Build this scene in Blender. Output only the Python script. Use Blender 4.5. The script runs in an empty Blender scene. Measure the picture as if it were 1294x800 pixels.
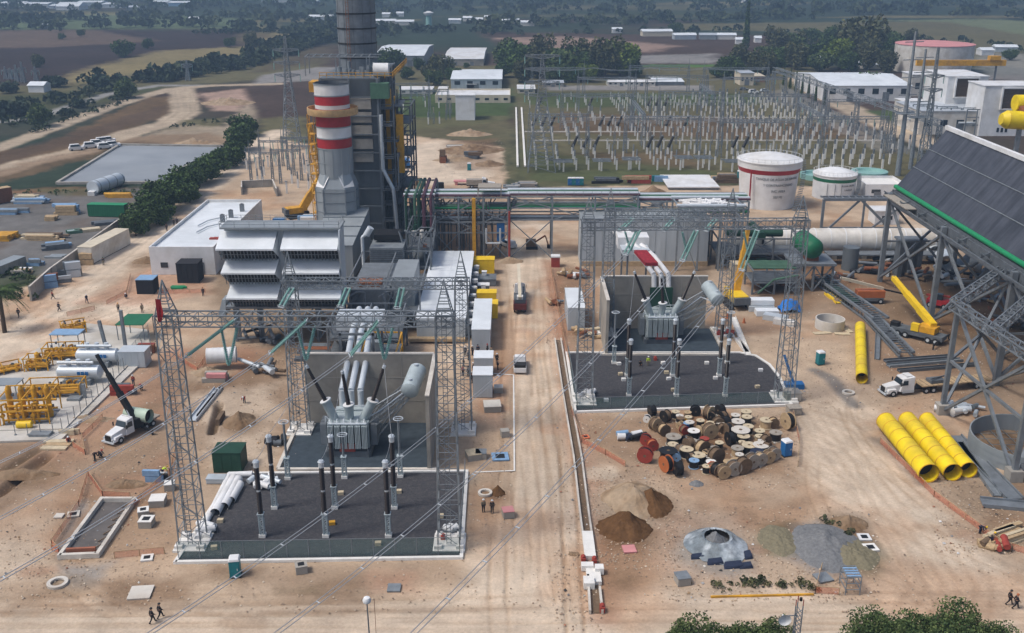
import bpy,math,random
import numpy as np
from mathutils import Vector,Matrix,Euler,noise as mnoise
rnd=random.Random(7)
S=bpy.context.scene
COL=S.collection
R=math.radians
# ---------------- camera ----------------
F,CH=1287.0,67.0
TH=math.atan(460/F)
cd=bpy.data.cameras.new('camera');cam=bpy.data.objects.new('camera',cd);COL.objects.link(cam)
cam.location=(0,0,CH);cam.rotation_euler=(math.pi/2-TH,0,0)
cd.sensor_width=36;cd.lens=F/1294*36;cd.clip_start=0.5;cd.clip_end=30000
S.camera=cam
# ---------------- overcast daylight ----------------
SUN_EL,SUN_AZ=R(58),R(250)
w=bpy.data.worlds.new('World');S.world=w;w.use_nodes=True
nt=w.node_tree;nt.nodes.clear()
sky=nt.nodes.new('ShaderNodeTexSky');sky.sky_type='NISHITA';sky.sun_disc=False
sky.sun_elevation=SUN_EL;sky.sun_rotation=SUN_AZ;sky.dust_density=4.0;sky.ozone_density=1.0;sky.air_density=1.0
bg=nt.nodes.new('ShaderNodeBackground');bg.inputs['Strength'].default_value=0.10
wo=nt.nodes.new('ShaderNodeOutputWorld');nt.links.new(sky.outputs[0],bg.inputs[0]);nt.links.new(bg.outputs[0],wo.inputs[0])
sl=bpy.data.lights.new('sun','SUN');sl.energy=1.5;sl.angle=R(14);sl.color=(1,.95,.88)
so=bpy.data.objects.new('sun',sl);COL.objects.link(so)
sdir=Vector((math.sin(SUN_AZ)*math.cos(SUN_EL),math.cos(SUN_AZ)*math.cos(SUN_EL),math.sin(SUN_EL)))
so.rotation_euler=sdir.to_track_quat('Z','Y').to_euler();so.location=(0,0,200)
S.view_settings.view_transform='Standard';S.view_settings.look='None';S.view_settings.gamma=1
S.view_settings.use_curve_mapping=False
S.view_settings.exposure=0.68
# ---------------- photo pixel -> world ----------------
def ray(px,py):
 a=(px-647)/F;b=(400-py)/F
 return a,math.cos(TH)+b*math.sin(TH),-math.sin(TH)+b*math.cos(TH)
def G(px,py,z=0.0):
 dx,dy,dz=ray(px,py);t=(z-CH)/dz
 return Vector((dx*t,dy*t,z))
def V(px,py,Y):
 dx,dy,dz=ray(px,py);t=Y/dy
 return Vector((dx*t,Y,CH+dz*t))
def HZ(px,pyb,pyt):
 """height of something standing at ground pixel (px, pyb) whose top shows at row pyt"""
 return V(px,pyt,G(px,pyb).y).z
# ---------------- tags ----------------
def tag(o,label=None,cat=None,group=None,kind=None):
 if label:o['label']=label
 if cat:o['category']=cat
 if group:o['group']=group
 if kind:o['kind']=kind
 return o
def thing(name,label,cat,loc=(0,0,0),rz=0.0,group=None):
 o=bpy.data.objects.new(name, None);COL.objects.link(o);o.empty_display_size=.5
 o.location=loc;o.rotation_euler=(0,0,rz)
 return tag(o,label,cat,group)
KIDS={}
def link(o,parent=None):
 COL.objects.link(o)
 if parent is not None:
  o.parent=parent;KIDS.setdefault(parent.name,[]).append(o)
 return o
def dup(root,loc,rz=0.0,label=None,group=None,scale=None):
 def cp(o,par):
  c=o.copy();link(c,par)
  for k in KIDS.get(o.name,[]):cp(k,c)
  return c
 r=cp(root, None);r.location=loc;r.rotation_euler=(0,0,rz)
 if label:r['label']=label
 if group:r['group']=group
 if scale:r.scale=scale if not isinstance(scale,(int,float)) else (scale,)*3
 return r
ORD=['first','second','third','fourth','fifth','sixth','seventh','eighth','ninth','tenth','eleventh','twelfth','thirteenth','fourteenth','fifteenth','sixteenth','seventeenth','eighteenth','nineteenth','twentieth','twenty first','twenty second','twenty third','twenty fourth','twenty fifth']
# ---------------- materials ----------------
M={}
def mat(name,c,rough=.7,metal=0.0,var=.18,scale=1.5,bump=0.0,bscale=8.0,c2=None,streak=0.0,attr=None,obvar=0.0,spec=.3):
 m=bpy.data.materials.new(name);m.use_nodes=True ;n=m.node_tree.nodes;l=m.node_tree.links
 p=n['Principled BSDF'];p.inputs['Roughness'].default_value=rough;p.inputs['Metallic'].default_value=metal
 p.inputs['Specular IOR Level'].default_value=spec
 tc=n.new('ShaderNodeTexCoord');geo=n.new('ShaderNodeNewGeometry')
 src=tc.outputs['Object']
 nz=n.new('ShaderNodeTexNoise');nz.inputs['Scale'].default_value=scale;nz.inputs['Detail'].default_value=6;nz.inputs['Roughness'].default_value=.65
 if streak:
  mp=n.new('ShaderNodeMapping');mp.inputs['Scale'].default_value=(1,1,streak);l.new(src,mp.inputs[0]);l.new(mp.outputs[0],nz.inputs['Vector'])
 else:l.new(src,nz.inputs['Vector'])
 rp=n.new('ShaderNodeMapRange');rp.inputs[1].default_value=.3;rp.inputs[2].default_value=.7
 rp.inputs[3].default_value=1-var;rp.inputs[4].default_value=1+var;l.new(nz.outputs[0],rp.inputs[0])
 if c2:
  mx=n.new('ShaderNodeMix');mx.data_type='RGBA';mx.inputs[6].default_value=(*c,1);mx.inputs[7].default_value=(*c2,1)
  n2=n.new('ShaderNodeTexNoise');n2.inputs['Scale'].default_value=scale*.37;n2.inputs['Detail'].default_value=5;l.new(src,n2.inputs['Vector'])
  r2=n.new('ShaderNodeMapRange');r2.inputs[1].default_value=.45;r2.inputs[2].default_value=.62;l.new(n2.outputs[0],r2.inputs[0]);l.new(r2.outputs[0],mx.inputs[0])
  base=mx.outputs[2]
 elif attr:
  at=n.new('ShaderNodeAttribute');at.attribute_name=attr;base=at.outputs['Color']
 else:
  rg=n.new('ShaderNodeRGB');rg.outputs[0].default_value=(*c,1);base=rg.outputs[0]
 vm=n.new('ShaderNodeVectorMath');vm.operation='SCALE';l.new(base,vm.inputs[0]);l.new(rp.outputs[0],vm.inputs['Scale'])
 out=vm.outputs[0]
 if obvar:
  oi=n.new('ShaderNodeObjectInfo');r3=n.new('ShaderNodeMapRange');r3.inputs[3].default_value=1-obvar;r3.inputs[4].default_value=1+obvar
  l.new(oi.outputs['Random'],r3.inputs[0]);v2=n.new('ShaderNodeVectorMath');v2.operation='SCALE';l.new(out,v2.inputs[0]);l.new(r3.outputs[0],v2.inputs['Scale']);out=v2.outputs[0]
 l.new(out,p.inputs['Base Color'])
 if bump:
  nb=n.new('ShaderNodeTexNoise');nb.inputs['Scale'].default_value=bscale;nb.inputs['Detail'].default_value=5;l.new(src,nb.inputs['Vector'])
  b=n.new('ShaderNodeBump');b.inputs['Strength'].default_value=bump;b.inputs['Distance'].default_value=.1;l.new(nb.outputs[0],b.inputs['Height']);l.new(b.outputs[0],p.inputs['Normal'])
 M[name]=m; return m
mat('steel',(.21,.235,.255),.55,.25,.22,1.2)
mat('steel_dark',(.115,.13,.145),.6,.2,.3,.6)
mat('steel_mid',(.165,.185,.205),.55,.2,.25,.5)
mat('cladding',(.42,.47,.51),.5,.15,.16,.5,streak=.12)
mat('cladding_grey',(.27,.30,.32),.5,.2,.14,.25,streak=.12)
mat('cladding_dark',(.12,.14,.155),.55,.2,.2,.2,streak=.2)
mat('silver',(.52,.57,.61),.4,.2,.08,.6)
mat('equipment_grey',(.36,.42,.44),.5,.05,.12,1.0)
mat('white',(.66,.67,.68),.55,0,.11,.4,c2=(.58,.575,.56))
mat('white_dirty',(.60,.58,.54),.6,0,.14,.5,c2=(.50,.46,.40))
mat('roof_white',(.66,.70,.735),.5,0,.09,.3,c2=(.58,.62,.65))
mat('cream',(.55,.49,.38),.7,0,.12,.6)
mat('concrete',(.34,.32,.285),.85,0,.16,.5,bump=.2,c2=(.26,.245,.22))
mat('concrete_light',(.55,.52,.47),.85,0,.12,.7,c2=(.45,.41,.36))
mat('concrete_white',(.68,.67,.64),.8,0,.10,1.0)
mat('slab',(.50,.48,.44),.85,0,.10,.35,c2=(.40,.37,.32))
mat('yellow',(.75,.50,.02),.45,0,.10,1.0)
mat('yellow_pipe',(.76,.57,.012),.45,0,.16,.45,c2=(.62,.45,.03),bump=.15,bscale=2)
mat('yellow_orange',(.60,.31,.02),.55,0,.22,1.0,c2=(.46,.24,.03))
mat('orange',(.40,.12,.04),.5,0,.15,1.0)
mat('orange_net',(.60,.16,.07),.8,0,.2,2.0)
mat('red',(.34,.022,.028),.5,0,.12,1.0)
mat('red_dull',(.30,.05,.035),.6,0,.2,1.0)
mat('rust',(.20,.075,.035),.85,0,.3,2.0)
mat('green',(.012,.12,.055),.5,0,.15,1.0)
mat('green_bright',(.012,.22,.085),.5,0,.1,1.0)
mat('green_dark',(.012,.05,.03),.6,0,.2,1.0)
mat('green_pipe',(.07,.15,.10),.6,0,.2,1.0)
mat('teal',(.22,.40,.37),.4,0,.12,2.0)
mat('teal_dark',(.01,.17,.20),.5,0,.1,2.0)
mat('blue',(.02,.13,.34),.5,0,.12,2.0)
mat('blue_tarp',(.02,.17,.55),.55,0,.15,2.0,bump=.6,bscale=1.5)
mat('blue_pale',(.20,.33,.50),.6,0,.15,2.0)
mat('purple',(.14,.05,.085),.6,0,.2,2.0)
mat('black',(.013,.013,.014),.5,0,.2,2.0)
mat('porcelain',(.022,.014,.011),.3,0,.2,2.0)
mat('rubber',(.02,.02,.02),.85,0,.2,2.0)
mat('glass',(.02,.03,.04),.12,0,.1,1.0,spec=.6)
mat('wire',(.42,.43,.44),.4,.6,.05,1.0)
mat('wood',(.40,.29,.17),.85,0,.25,2.0)
mat('wood_pale',(.50,.42,.29),.85,0,.2,2.0)
mat('wood_grey',(.30,.27,.23),.9,0,.25,2.0)
mat('wood_dark',(.14,.095,.06),.9,0,.3,2.0)
mat('tarp',(.16,.19,.21),.5,0,.4,1.2,bump=.8,bscale=1.5,c2=(.38,.42,.45))
mat('soil_dark',(.115,.062,.03),1,0,.3,1.2,bump=.9,bscale=3,spec=0)
mat('soil',(.24,.17,.11),1,0,.25,.8,bump=.9,bscale=3,c2=(.17,.11,.065),spec=0)
mat('soil_pale',(.34,.26,.18),1,0,.2,.8,bump=.9,bscale=3,c2=(.27,.19,.12),spec=0)
mat('gravel_grey',(.17,.175,.18),1,0,.25,3.0,bump=.8,bscale=6,spec=0)
mat('gravel_olive',(.19,.17,.115),1,0,.2,3.0,bump=.8,bscale=6,spec=0)
mat('ring_paint',(.55,.36,.17),.6,0,.2,1.0,c2=(.45,.30,.16))
mat('purple_pipe',(.10,.045,.065),.6,0,.2,2.0)
mat('bark',(.09,.065,.045),1,0,.3,3,spec=0)
mat('skin',(.35,.19,.12),.6,0,.05,3)
mat('cloth_navy',(.02,.028,.055),.9,0,.2,4)
mat('cloth_dark',(.018,.018,.022),.9,0,.2,4)
mat('cloth_khaki',(.20,.17,.12),.9,0,.2,4)
mat('vest_orange',(.72,.12,.02),.8,0,.1,4)
mat('vest_lime',(.45,.65,.04),.8,0,.1,4)
mat('brick',(.28,.16,.11),.9,0,.25,.4)
mat('roof_grey',(.42,.46,.50),.5,.1,.12,.15)
mat('pink_roof',(.55,.24,.24),.7,0,.15,.3)
mat('concrete_red',(.32,.12,.07),.9,0,.2,.5)
def leafmat(name,c,var=.45):
 m=mat(name,c,.75,0,.25,.7,attr='tint',obvar=.16,spec=.15)
 M[name]=m
# foliage colour is held in the crown's own vertex colours so leaf clumps differ from one another
leafmat('leaves',(.05,.08,.02))
# chain link mesh: thin wires with gaps between
def netmat(name,c,cover):
 m=bpy.data.materials.new(name);m.use_nodes=True ;n=m.node_tree.nodes;l=m.node_tree.links
 p=n['Principled BSDF'];p.inputs['Base Color'].default_value=(*c,1);p.inputs['Roughness'].default_value=.7
 t=n.new('ShaderNodeBsdfTransparent');mx=n.new('ShaderNodeMixShader')
 nz=n.new('ShaderNodeTexNoise');nz.inputs['Scale'].default_value=3
 rp=n.new('ShaderNodeMapRange');rp.inputs[3].default_value=cover-.08;rp.inputs[4].default_value=cover+.08
 l.new(nz.outputs[0],rp.inputs[0]);l.new(rp.outputs[0],mx.inputs[0]);l.new(t.outputs[0],mx.inputs[1]);l.new(p.outputs[0],mx.inputs[2])
 l.new(mx.outputs[0],n['Material Output'].inputs[0]);M[name]=m
netmat('net_green',(.10,.20,.19),.34)
netmat('net_orange',(.62,.17,.08),.42)
netmat('net_grey',(.30,.32,.33),.28)
# ---------------- mesh builder ----------------
class MB:
 def __init__(s):s.v=[];s.f=[];s.mi=[];s.c=0;s.sm=False
 def m(s,i):s.c=i; return s
 def add(s,vs,fs):
  b=len(s.v);s.v+=[tuple(p) for p in vs];s.f+=[tuple(b+i for i in f) for f in fs];s.mi+=[s.c]*len(fs); return s
 def box(s,x0,x1,y0,y1,z0,z1):
  return s.add([(x0,y0,z0),(x1,y0,z0),(x1,y1,z0),(x0,y1,z0),(x0,y0,z1),(x1,y0,z1),(x1,y1,z1),(x0,y1,z1)],
  [(0,3,2,1),(4,5,6,7),(0,1,5,4),(1,2,6,5),(2,3,7,6),(3,0,4,7)])
 def cb(s,x,y,z,sx,sy,sz,rz=0):
  c,n=math.cos(rz),math.sin(rz)
  vs=[(x+a*sx/2*c-b*sy/2*n,y+a*sx/2*n+b*sy/2*c,z+d*sz) for d in (0,1) for a,b in ((-1,-1),(1,-1),(1,1),(-1,1))]
  return s.add(vs,[(0,3,2,1),(4,5,6,7),(0,1,5,4),(1,2,6,5),(2,3,7,6),(3,0,4,7)])
 def tube(s,p,q,r,r2=None,n=10,cap=True):
  p,q=Vector(p),Vector(q);d=q-p
  if d.length<1e-6: return s
  if r2 is None:r2=r
  d.normalize();a=Vector((0,0,1)) if abs(d.z)<.9 else Vector((0,1,0))
  u=d.cross(a).normalized();w_=d.cross(u)
  off=math.pi/n if n==4 else 0
  cs=[(math.cos(2*math.pi*i/n+off),math.sin(2*math.pi*i/n+off)) for i in range(n)]
  vs=[p+u*(c*r)+w_*(k*r) for c,k in cs]+[q+u*(c*r2)+w_*(k*r2) for c,k in cs]
  fs=[(i,(i+1)%n,n+(i+1)%n,n+i) for i in range(n)]
  if cap:fs+=[tuple(range(n-1,-1,-1)),tuple(range(n,2*n))]
  if n>4:s.sm=True
  return s.add(vs,fs)
 def beam(s,p,q,w_=.15): return s.tube(p,q,w_*.707,n=4)
 def path(s,pts,r,n=8):
  for a,b in zip(pts[:-1],pts[1:]):s.tube(a,b,r,n=n)
  return s
 def lathe(s,c,prof,n=24,cap=True):
  b=[]
  for r,z in prof:b+=[(c[0]+r*math.cos(2*math.pi*i/n),c[1]+r*math.sin(2*math.pi*i/n),c[2]+z) for i in range(n)]
  fs=[(k*n+i,k*n+(i+1)%n,(k+1)*n+(i+1)%n,(k+1)*n+i) for k in range(len(prof)-1) for i in range(n)]
  if cap:fs+=[tuple(range(n-1,-1,-1)),tuple(range((len(prof)-1)*n,len(prof)*n))]
  s.sm=True
  return s.add(b,fs)
 def prism(s,poly,z0,z1):
  n=len(poly);ar=sum(poly[i][0]*poly[(i+1)%n][1]-poly[(i+1)%n][0]*poly[i][1] for i in range(n))
  if ar<0:poly=poly[::-1]
  vs=[(p[0],p[1],z0) for p in poly]+[(p[0],p[1],z1) for p in poly]
  return s.add(vs,[tuple(range(n-1,-1,-1)),tuple(range(n,2*n))]+[(i,(i+1)%n,n+(i+1)%n,n+i) for i in range(n)])
 def hexa(s,b4,t4):
  return s.add(list(b4)+list(t4),[(0,3,2,1),(4,5,6,7),(0,1,5,4),(1,2,6,5),(2,3,7,6),(3,0,4,7)])
 def truss(s,p,q,w0,w1=None,bays=8,leg=.16,br=.09,up=None,x=False,h0=None,h1=None):
  """square lattice between two points"""
  p,q=Vector(p),Vector(q);d=(q-p).normalized()
  if w1 is None:w1=w0
  h0=h0 or w0;h1=h1 or w1
  up=Vector(up) if up else (Vector((0,0,1)) if abs(d.z)<.9 else Vector((0,1,0)))
  u=d.cross(up).normalized();k=u.cross(d)
  def ring(t):
   c=p.lerp(q,t);a=(w0+(w1-w0)*t)/2;b=(h0+(h1-h0)*t)/2
   return [c-u*a-k*b,c+u*a-k*b,c+u*a+k*b,c-u*a+k*b]
  rs=[ring(i/bays) for i in range(bays+1)]
  for j in range(4):s.beam(rs[0][j],rs[-1][j],leg)
  for i in range(bays):
   for j in range(4):
    a,b=rs[i],rs[i+1];j2=(j+1)%4
    if x or i%2==0:s.beam(a[j],b[j2],br)
    if x or i%2:s.beam(a[j2],b[j],br)
    s.beam(b[j],b[j2],br)
  return s
 def build(s,name,mats,parent=None,world=False,bevel=0,loc=None):
  me=bpy.data.meshes.new(name);vs=s.v
  if world and parent is not None:
   l=parent.location;c,k=math.cos(-parent.rotation_euler.z),math.sin(-parent.rotation_euler.z)
   vs=[((a[0]-l.x)*c-(a[1]-l.y)*k,(a[0]-l.x)*k+(a[1]-l.y)*c,a[2]-l.z) for a in vs]
  if loc is not None:vs=[(a[0]-loc[0],a[1]-loc[1],a[2]-loc[2]) for a in vs]
  me.from_pydata(vs,[],s.f)
  if not isinstance(mats,(list,tuple)):mats=[mats]
  for m_ in mats:me.materials.append(M[m_] if isinstance(m_,str) else m_)
  if len(mats)>1:me.polygons.foreach_set('material_index',s.mi)
  if s.sm:
   me.shade_smooth()
   try:me.set_sharp_from_angle(angle=R(40))
   except Exception: pass
  me.update()
  o=bpy.data.objects.new(name,me);link(o,parent)
  if loc is not None:o.location=loc
  if bevel:
   b=o.modifiers.new('bevel','BEVEL');b.width=bevel;b.segments=2;b.limit_method='ANGLE'
  return o
def one(name,label,cat,mb,mats,loc=(0,0,0),rz=0.0,group=None,kind=None,bevel=0):
 """a thing made of a single mesh, geometry given relative to loc"""
 o=mb.build(name,mats,bevel=bevel);o.location=loc;o.rotation_euler=(0,0,rz)
 return tag(o,label,cat,group,kind)
def lumpy(rx,ry,h,seed,seg=84,rings=26,sharp=1.0,rough=.18,mats='soil'):
 """irregular heap"""
 mb=MB();vs=[(0,0,h)];fs=[]
 for i in range(1,rings+1):
  t=i/rings
  for j in range(seg):
   a=2*math.pi*j/seg
   wob=1+.22*mnoise.noise(Vector((math.cos(a)*1.3+seed*7.1,math.sin(a)*1.3,seed)))+.08*mnoise.noise(Vector((math.cos(a)*5+seed,math.sin(a)*5,seed*3)))
   x,y=rx*t*wob*math.cos(a),ry*t*wob*math.sin(a)
   z=h*max(0,1-t**sharp)*(.72+.28*(1-t)) if t<1 else -.05
   if t<1:z*=1+rough*2.6*mnoise.noise(Vector((x*.55+seed*3,y*.55,seed)));z+=(1-t*.6)*(.16*mnoise.noise(Vector((x*1.9,y*1.9,seed)))+.09*mnoise.noise(Vector((x*4.5,y*4.5,seed))))
   vs.append((x,y,max(z,-.05)))
 for j in range(seg):fs.append((0,1+j,1+(j+1)%seg))
 for i in range(rings-1):
  for j in range(seg):
   a=1+i*seg+j;b=1+i*seg+(j+1)%seg
   fs.append((a,a+seg,b+seg,b))
 mb.add(vs,fs);mb.sm=True
 return mb
# ======================= GROUND =======================
RS=np.random.RandomState(3)
_lat=RS.rand(256,256)
def vnoise(x,y):
 xi=np.floor(x).astype(int);yi=np.floor(y).astype(int);fx=x-xi;fy=y-yi
 fx=fx*fx*(3-2*fx);fy=fy*fy*(3-2*fy)
 a=_lat[xi&255,yi&255];b=_lat[(xi+1)&255,yi&255];c=_lat[xi&255,(yi+1)&255];d=_lat[(xi+1)&255,(yi+1)&255]
 return (a*(1-fx)+b*fx)*(1-fy)+(c*(1-fx)+d*fx)*fy
def fbm(x,y,o=4):
 s=0;a=.5
 for i in range(o):s=s+a*(vnoise(x*2**i+17.3*i,y*2**i+5.1*i)-.5);a*=.55
 return s*2
def rows(a,b,r):
 o=[a]
 while o[-1]<b:o.append(o[-1]*r)
 return o
ys=[-400,-100,0,30,50,65,74]+rows(80,330,1.0032)+rows(331,900,1.006)[0:]+rows(905,3200,1.012)+rows(3300,24000,1.15)
ys=np.array(sorted(set(ys)))
cs=np.concatenate([[-12,-5,-2.5,-1.5,-1.1,-.9,-.75,-.68],np.linspace(-.62,.62,780),[.68,.75,.9,1.1,1.5,2.5,5,12]])
NY,NX=len(ys),len(cs)
YY=np.repeat(ys[:, None],NX,1);XX=cs[ None,:]*np.maximum(ys[:, None],70)
X=XX.ravel();Y=YY.ravel()
Cc=np.zeros((X.size,3));Z=np.zeros(X.size)
n1=fbm(X/260,Y/130);n2=fbm(X/40+9,Y/40);n3=fbm(X/6,Y/6+3);n4=fbm(X/1.6,Y/1.6+31)
C_=dict(sand=(.445,.34,.245),sandl=(.54,.445,.345),sandd=(.27,.18,.115),brown=(.17,.105,.062),red=(.36,.165,.10),darks=(.125,.085,.05),
grass=(.05,.062,.03),olive=(.115,.105,.058),plough=(.045,.034,.033),plough2=(.07,.05,.042),dry=(.20,.165,.085),asph=(.15,.145,.14),
asph2=(.22,.21,.20),green=(.06,.16,.03),lawn=(.06,.085,.035),grey=(.25,.245,.235),gravel=(.11,.108,.108),beige=(.38,.31,.23),pink=(.34,.24,.19),fgreen=(.035,.05,.035))
base=np.where((n1>.08)[:, None],np.array(C_['olive'])[ None],np.array(C_['fgreen'])[ None])
t=np.clip(n1*2.5+.5,0,1)[:, None];Cc=np.array(C_['fgreen'])[ None]*(1-t)+np.array(C_['plough2'])[ None]*t
def wpts(pts): return np.array([tuple(G(*p))[:2] for p in pts])
def smooth(d,s): return np.clip(d/(2*s)+.5,0,1)
def segd(x,y,a,b):
 dx,dy=b-a;L=dx*dx+dy*dy+1e-9
 t=np.clip(((x-a[0])*dx+(y-a[1])*dy)/L,0,1)
 return np.hypot(x-a[0]-t*dx,y-a[1]-t*dy)
def zone(col,pts,soft=1.0,amp=1.5,op=1.0,world=False):
 P=np.array(pts,float) if world else wpts(pts)
 m=soft+amp*2+1
 k=np.where((X>P[:,0].min()-m)&(X<P[:,0].max()+m)&(Y>P[:,1].min()-m)&(Y<P[:,1].max()+m))[0]
 if k.size==0: return
 x,y=X[k],Y[k];ins=np.zeros(k.size,bool);d=np.full(k.size,1e9)
 for i in range(len(P)):
  a,b=P[i],P[(i+1)%len(P)]
  c=((a[1]>y)!=(b[1]>y));xs=(b[0]-a[0])*(y-a[1])/((b[1]-a[1])+1e-12)+a[0];ins^=c&(x<xs)
  d=np.minimum(d,segd(x,y,a,b))
 sd=np.where(ins,d,-d)+amp*(n3[k]*1.6+n4[k]*.5)
 w_=(smooth(sd,soft)*op)[:, None]
 Cc[k]=Cc[k]*(1-w_)+np.array(C_[col] if isinstance(col,str) else col)[ None]*w_
def line(col,pts,width,soft=.8,amp=.6,op=1.0,depth=0.0,ruts=0.0):
 P=wpts(pts);x,y=X,Y
 m=width+soft+amp*2+1
 k=np.where((X>P[:,0].min()-m)&(X<P[:,0].max()+m)&(Y>P[:,1].min()-m)&(Y<P[:,1].max()+m))[0]
 if k.size==0: return
 x,y=X[k],Y[k];d=np.full(k.size,1e9)
 for i in range(len(P)-1):d=np.minimum(d,segd(x,y,P[i],P[i+1]))
 sd=width/2-d+amp*(n3[k]+n4[k]*.4)
 w0=smooth(sd,soft);w_=(w0*op)[:, None]
 if col is not None:
  c=np.array(C_[col] if isinstance(col,str) else col)[ None]
  if ruts:c=c*(1+ruts*(vnoise(d*1.3,(x+y)*.04)[:, None]-.5)*2)
  Cc[k]=Cc[k]*(1-w_)+c*w_
 if depth:Z[k]+=depth*w0
# --- far fields ---
def fieldp(*a,**k):zone(*a,soft=6,amp=4,**k)
fieldp('fgreen',[(-300,30),(1600,30),(1600,-18),(-300,-18)])
fieldp('plough2',[(130,30),(310,22),(330,38),(0,40)],op=.5)
fieldp((.10,.13,.07),[(-100,38),(-100,18),(150,16),(330,24),(330,36)])
fieldp('plough',[(-200,39),(90,38),(300,40),(348,44),(330,60),(210,68),(110,92),(60,102),(-200,118)])
fieldp((.16,.115,.085),[(-200,39),(120,38),(200,52),(60,60),(-200,62)],op=.6)
fieldp('dry',[(78,98),(120,84),(205,64),(320,58),(348,42),(375,44),(345,68),(250,80),(185,92),(150,106),(88,110)])
fieldp('grey',[(140,106),(180,92),(225,84),(200,100),(160,112)],op=.4)
fieldp('dry',[(305,26),(352,24),(350,44),(322,60),(300,52)],op=.5)
fieldp('olive',[(-200,118),(90,106),(240,82),(380,62),(420,58),(400,95),(240,108),(215,112),(-200,196)])
fieldp('grass',[(-200,130),(60,118),(200,108),(215,114),(-200,196)],op=.7)
fieldp('plough2',[(600,40),(860,44),(1010,46),(1040,74),(900,78),(800,74),(640,62)])
fieldp('pink',[(620,48),(720,46),(860,58),(820,66),(690,62)],op=.7)
fieldp('asph2',[(800,70),(905,68),(905,80),(800,80)])
fieldp('olive',[(850,30),(1290,26),(1500,60),(1500,110),(1240,80),(1090,60),(1000,40),(860,38)])
fieldp((.14,.16,.09),[(1100,26),(1200,28),(1300,45),(1500,60),(1500,40),(1250,24)])
fieldp('grey',[(1236,66),(1500,74),(1500,110),(1236,100)],op=.6)
fieldp('plough2',[(400,55),(430,55),(430,60),(395,80),(340,90),(320,92)],op=.6)
zone('green',[(800,82),(900,82),(902,97),(806,99)],3,3)
fieldp('olive',[(480,82),(700,84),(1040,84),(1040,118),(480,128)])
for i in range(26):
 cx=rnd.uniform(-100,1400);cy=rnd.uniform(-12,30);ww=rnd.uniform(60,220);hh=rnd.uniform(2,5)
 fieldp(rnd.choice(['plough2','fgreen','olive','dry','plough','fgreen','grass']),[(cx-ww,cy),(cx-ww*.6,cy-hh),(cx+ww,cy-hh*.8),(cx+ww*.7,cy+hh*.3)],op=.6)
# --- left rural roads ---
line('grey',[(-60,160),(40,150),(90,134),(140,118),(200,108),(250,108)],7,2,1)
zone('darks',[(-200,215),(60,182),(190,122),(226,122),(228,140),(160,166),(40,205),(-200,260)],2,3)
zone('plough2',[(-50,205),(120,160),(220,128),(200,150),(60,190),(-60,228)],2,3,.5)
line('beige',[(-80,208),(0,187),(60,164),(130,138),(180,122),(218,112),(270,108),(350,106)],9,1.5,1)
line('beige',[(-80,240),(40,204),(100,192),(165,168),(215,155),(234,142),(230,112)],13,1.5,1,ruts=.15)
zone('pink',[(255,118),(310,112),(318,128),(300,140),(268,140)],3,2)
zone('olive',[(205,166),(235,152),(280,150),(282,158),(250,166)],2,2)
zone('beige',[(232,158),(285,160),(300,140),(320,128),(330,140),(290,186),(215,186),(160,178)],3,3,.7)
zone('brown',[(150,178),(200,170),(262,168),(290,175),(290,186),(150,188),(20,226),(-60,240),(-60,228)],2,3,.6)
zone('plough2',[(310,110),(390,105),(395,118),(385,150),(330,150)],2,2)
zone('olive',[(330,150),(385,146),(392,175),(330,195)],2,2)
# --- yard left ---
zone('brown',[(-200,262),(60,236),(220,238),(215,232),(240,240),(180,285),(60,340),(-200,430)],2,2)
zone('asph',[(-200,262),(30,245),(200,236),(195,250),(152,288),(60,345),(-200,430)],1.5,1.5)
zone('olive',[(40,238),(120,238),(190,240),(160,246),(60,247)],1.5,2,.8)
zone('grass',[(-60,350),(40,330),(50,350),(36,378),(-60,400)],1.5,2,.8)
# --- switchyard ---
zone('olive',[(650,108),(990,112),(1180,205),(1180,232),(652,236)],3,2)
zone('lawn',[(656,116),(800,118),(960,118),(960,132),(700,136),(668,132)],3,3,.8)
zone((.13,.075,.05),[(700,142),(960,150),(1090,160),(1110,176),(940,176),(700,168)],3,4,.55)
zone((.14,.085,.055),[(680,196),(860,190),(900,212),(720,216)],3,4,.45)
zone('lawn',[(660,190),(760,200),(930,220),(930,232),(660,232)],3,4,.6)
zone('asph2',[(960,118),(1000,112),(1150,190),(1120,196)],2,2,.5)
line('beige',[(1010,100),(1035,118),(1100,150),(1180,184),(1260,215)],13,1.5,1)
zone('lawn',[(1095,140),(1180,138),(1180,158),(1130,156)],2,2)
zone('asph2',[(690,108),(900,108),(900,114),(690,114)],2,1)
# --- admin area behind stack ---
zone('lawn',[(490,118),(578,112),(646,112),(650,150),(600,158),(495,166)],3,2)
zone('olive',[(495,150),(646,146),(650,232),(630,230),(630,180),(495,172)],2,2,.8)
# --- construction site sand ---
zone('sand',[(-900,840),(2300,840),(2300,420),(1400,300),(1130,236),(840,234),(656,238),(640,236),(632,186),(560,176),(495,170),(480,200),(330,172),(300,196),(150,305),(60,345),(-60,420),(-900,700)],1.2,1.2)
line('sandl',[(-120,500),(0,440),(120,352),(230,262),(330,182),(352,166)],9,1.5,.8,ruts=.12)
zone('sandl',[(500,185),(560,178),(632,190),(620,225),(560,235),(500,240),(520,210)],2,1.5)
zone('brown',[(560,180),(625,175),(628,215),(580,214),(560,200)],2,2,.6)
zone('asph2',[(330,95),(400,85),(430,85),(430,100),(320,106)],2,1)
zone('sandl',[(634,284),(690,284),(702,360),(718,460),(742,600),(772,790),(560,800),(610,690),(648,600),(652,470),(640,380)],1.5,1.2)
for kx,op in ((-9,.25),(0,.3),(10,.25),(24,.2)):
 line('sandd',[(664+kx*.3,300),(672+kx*.7,460),(680+kx*1.4,620),(684+kx*2.4,790)],.7,.5,.25,op)
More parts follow.
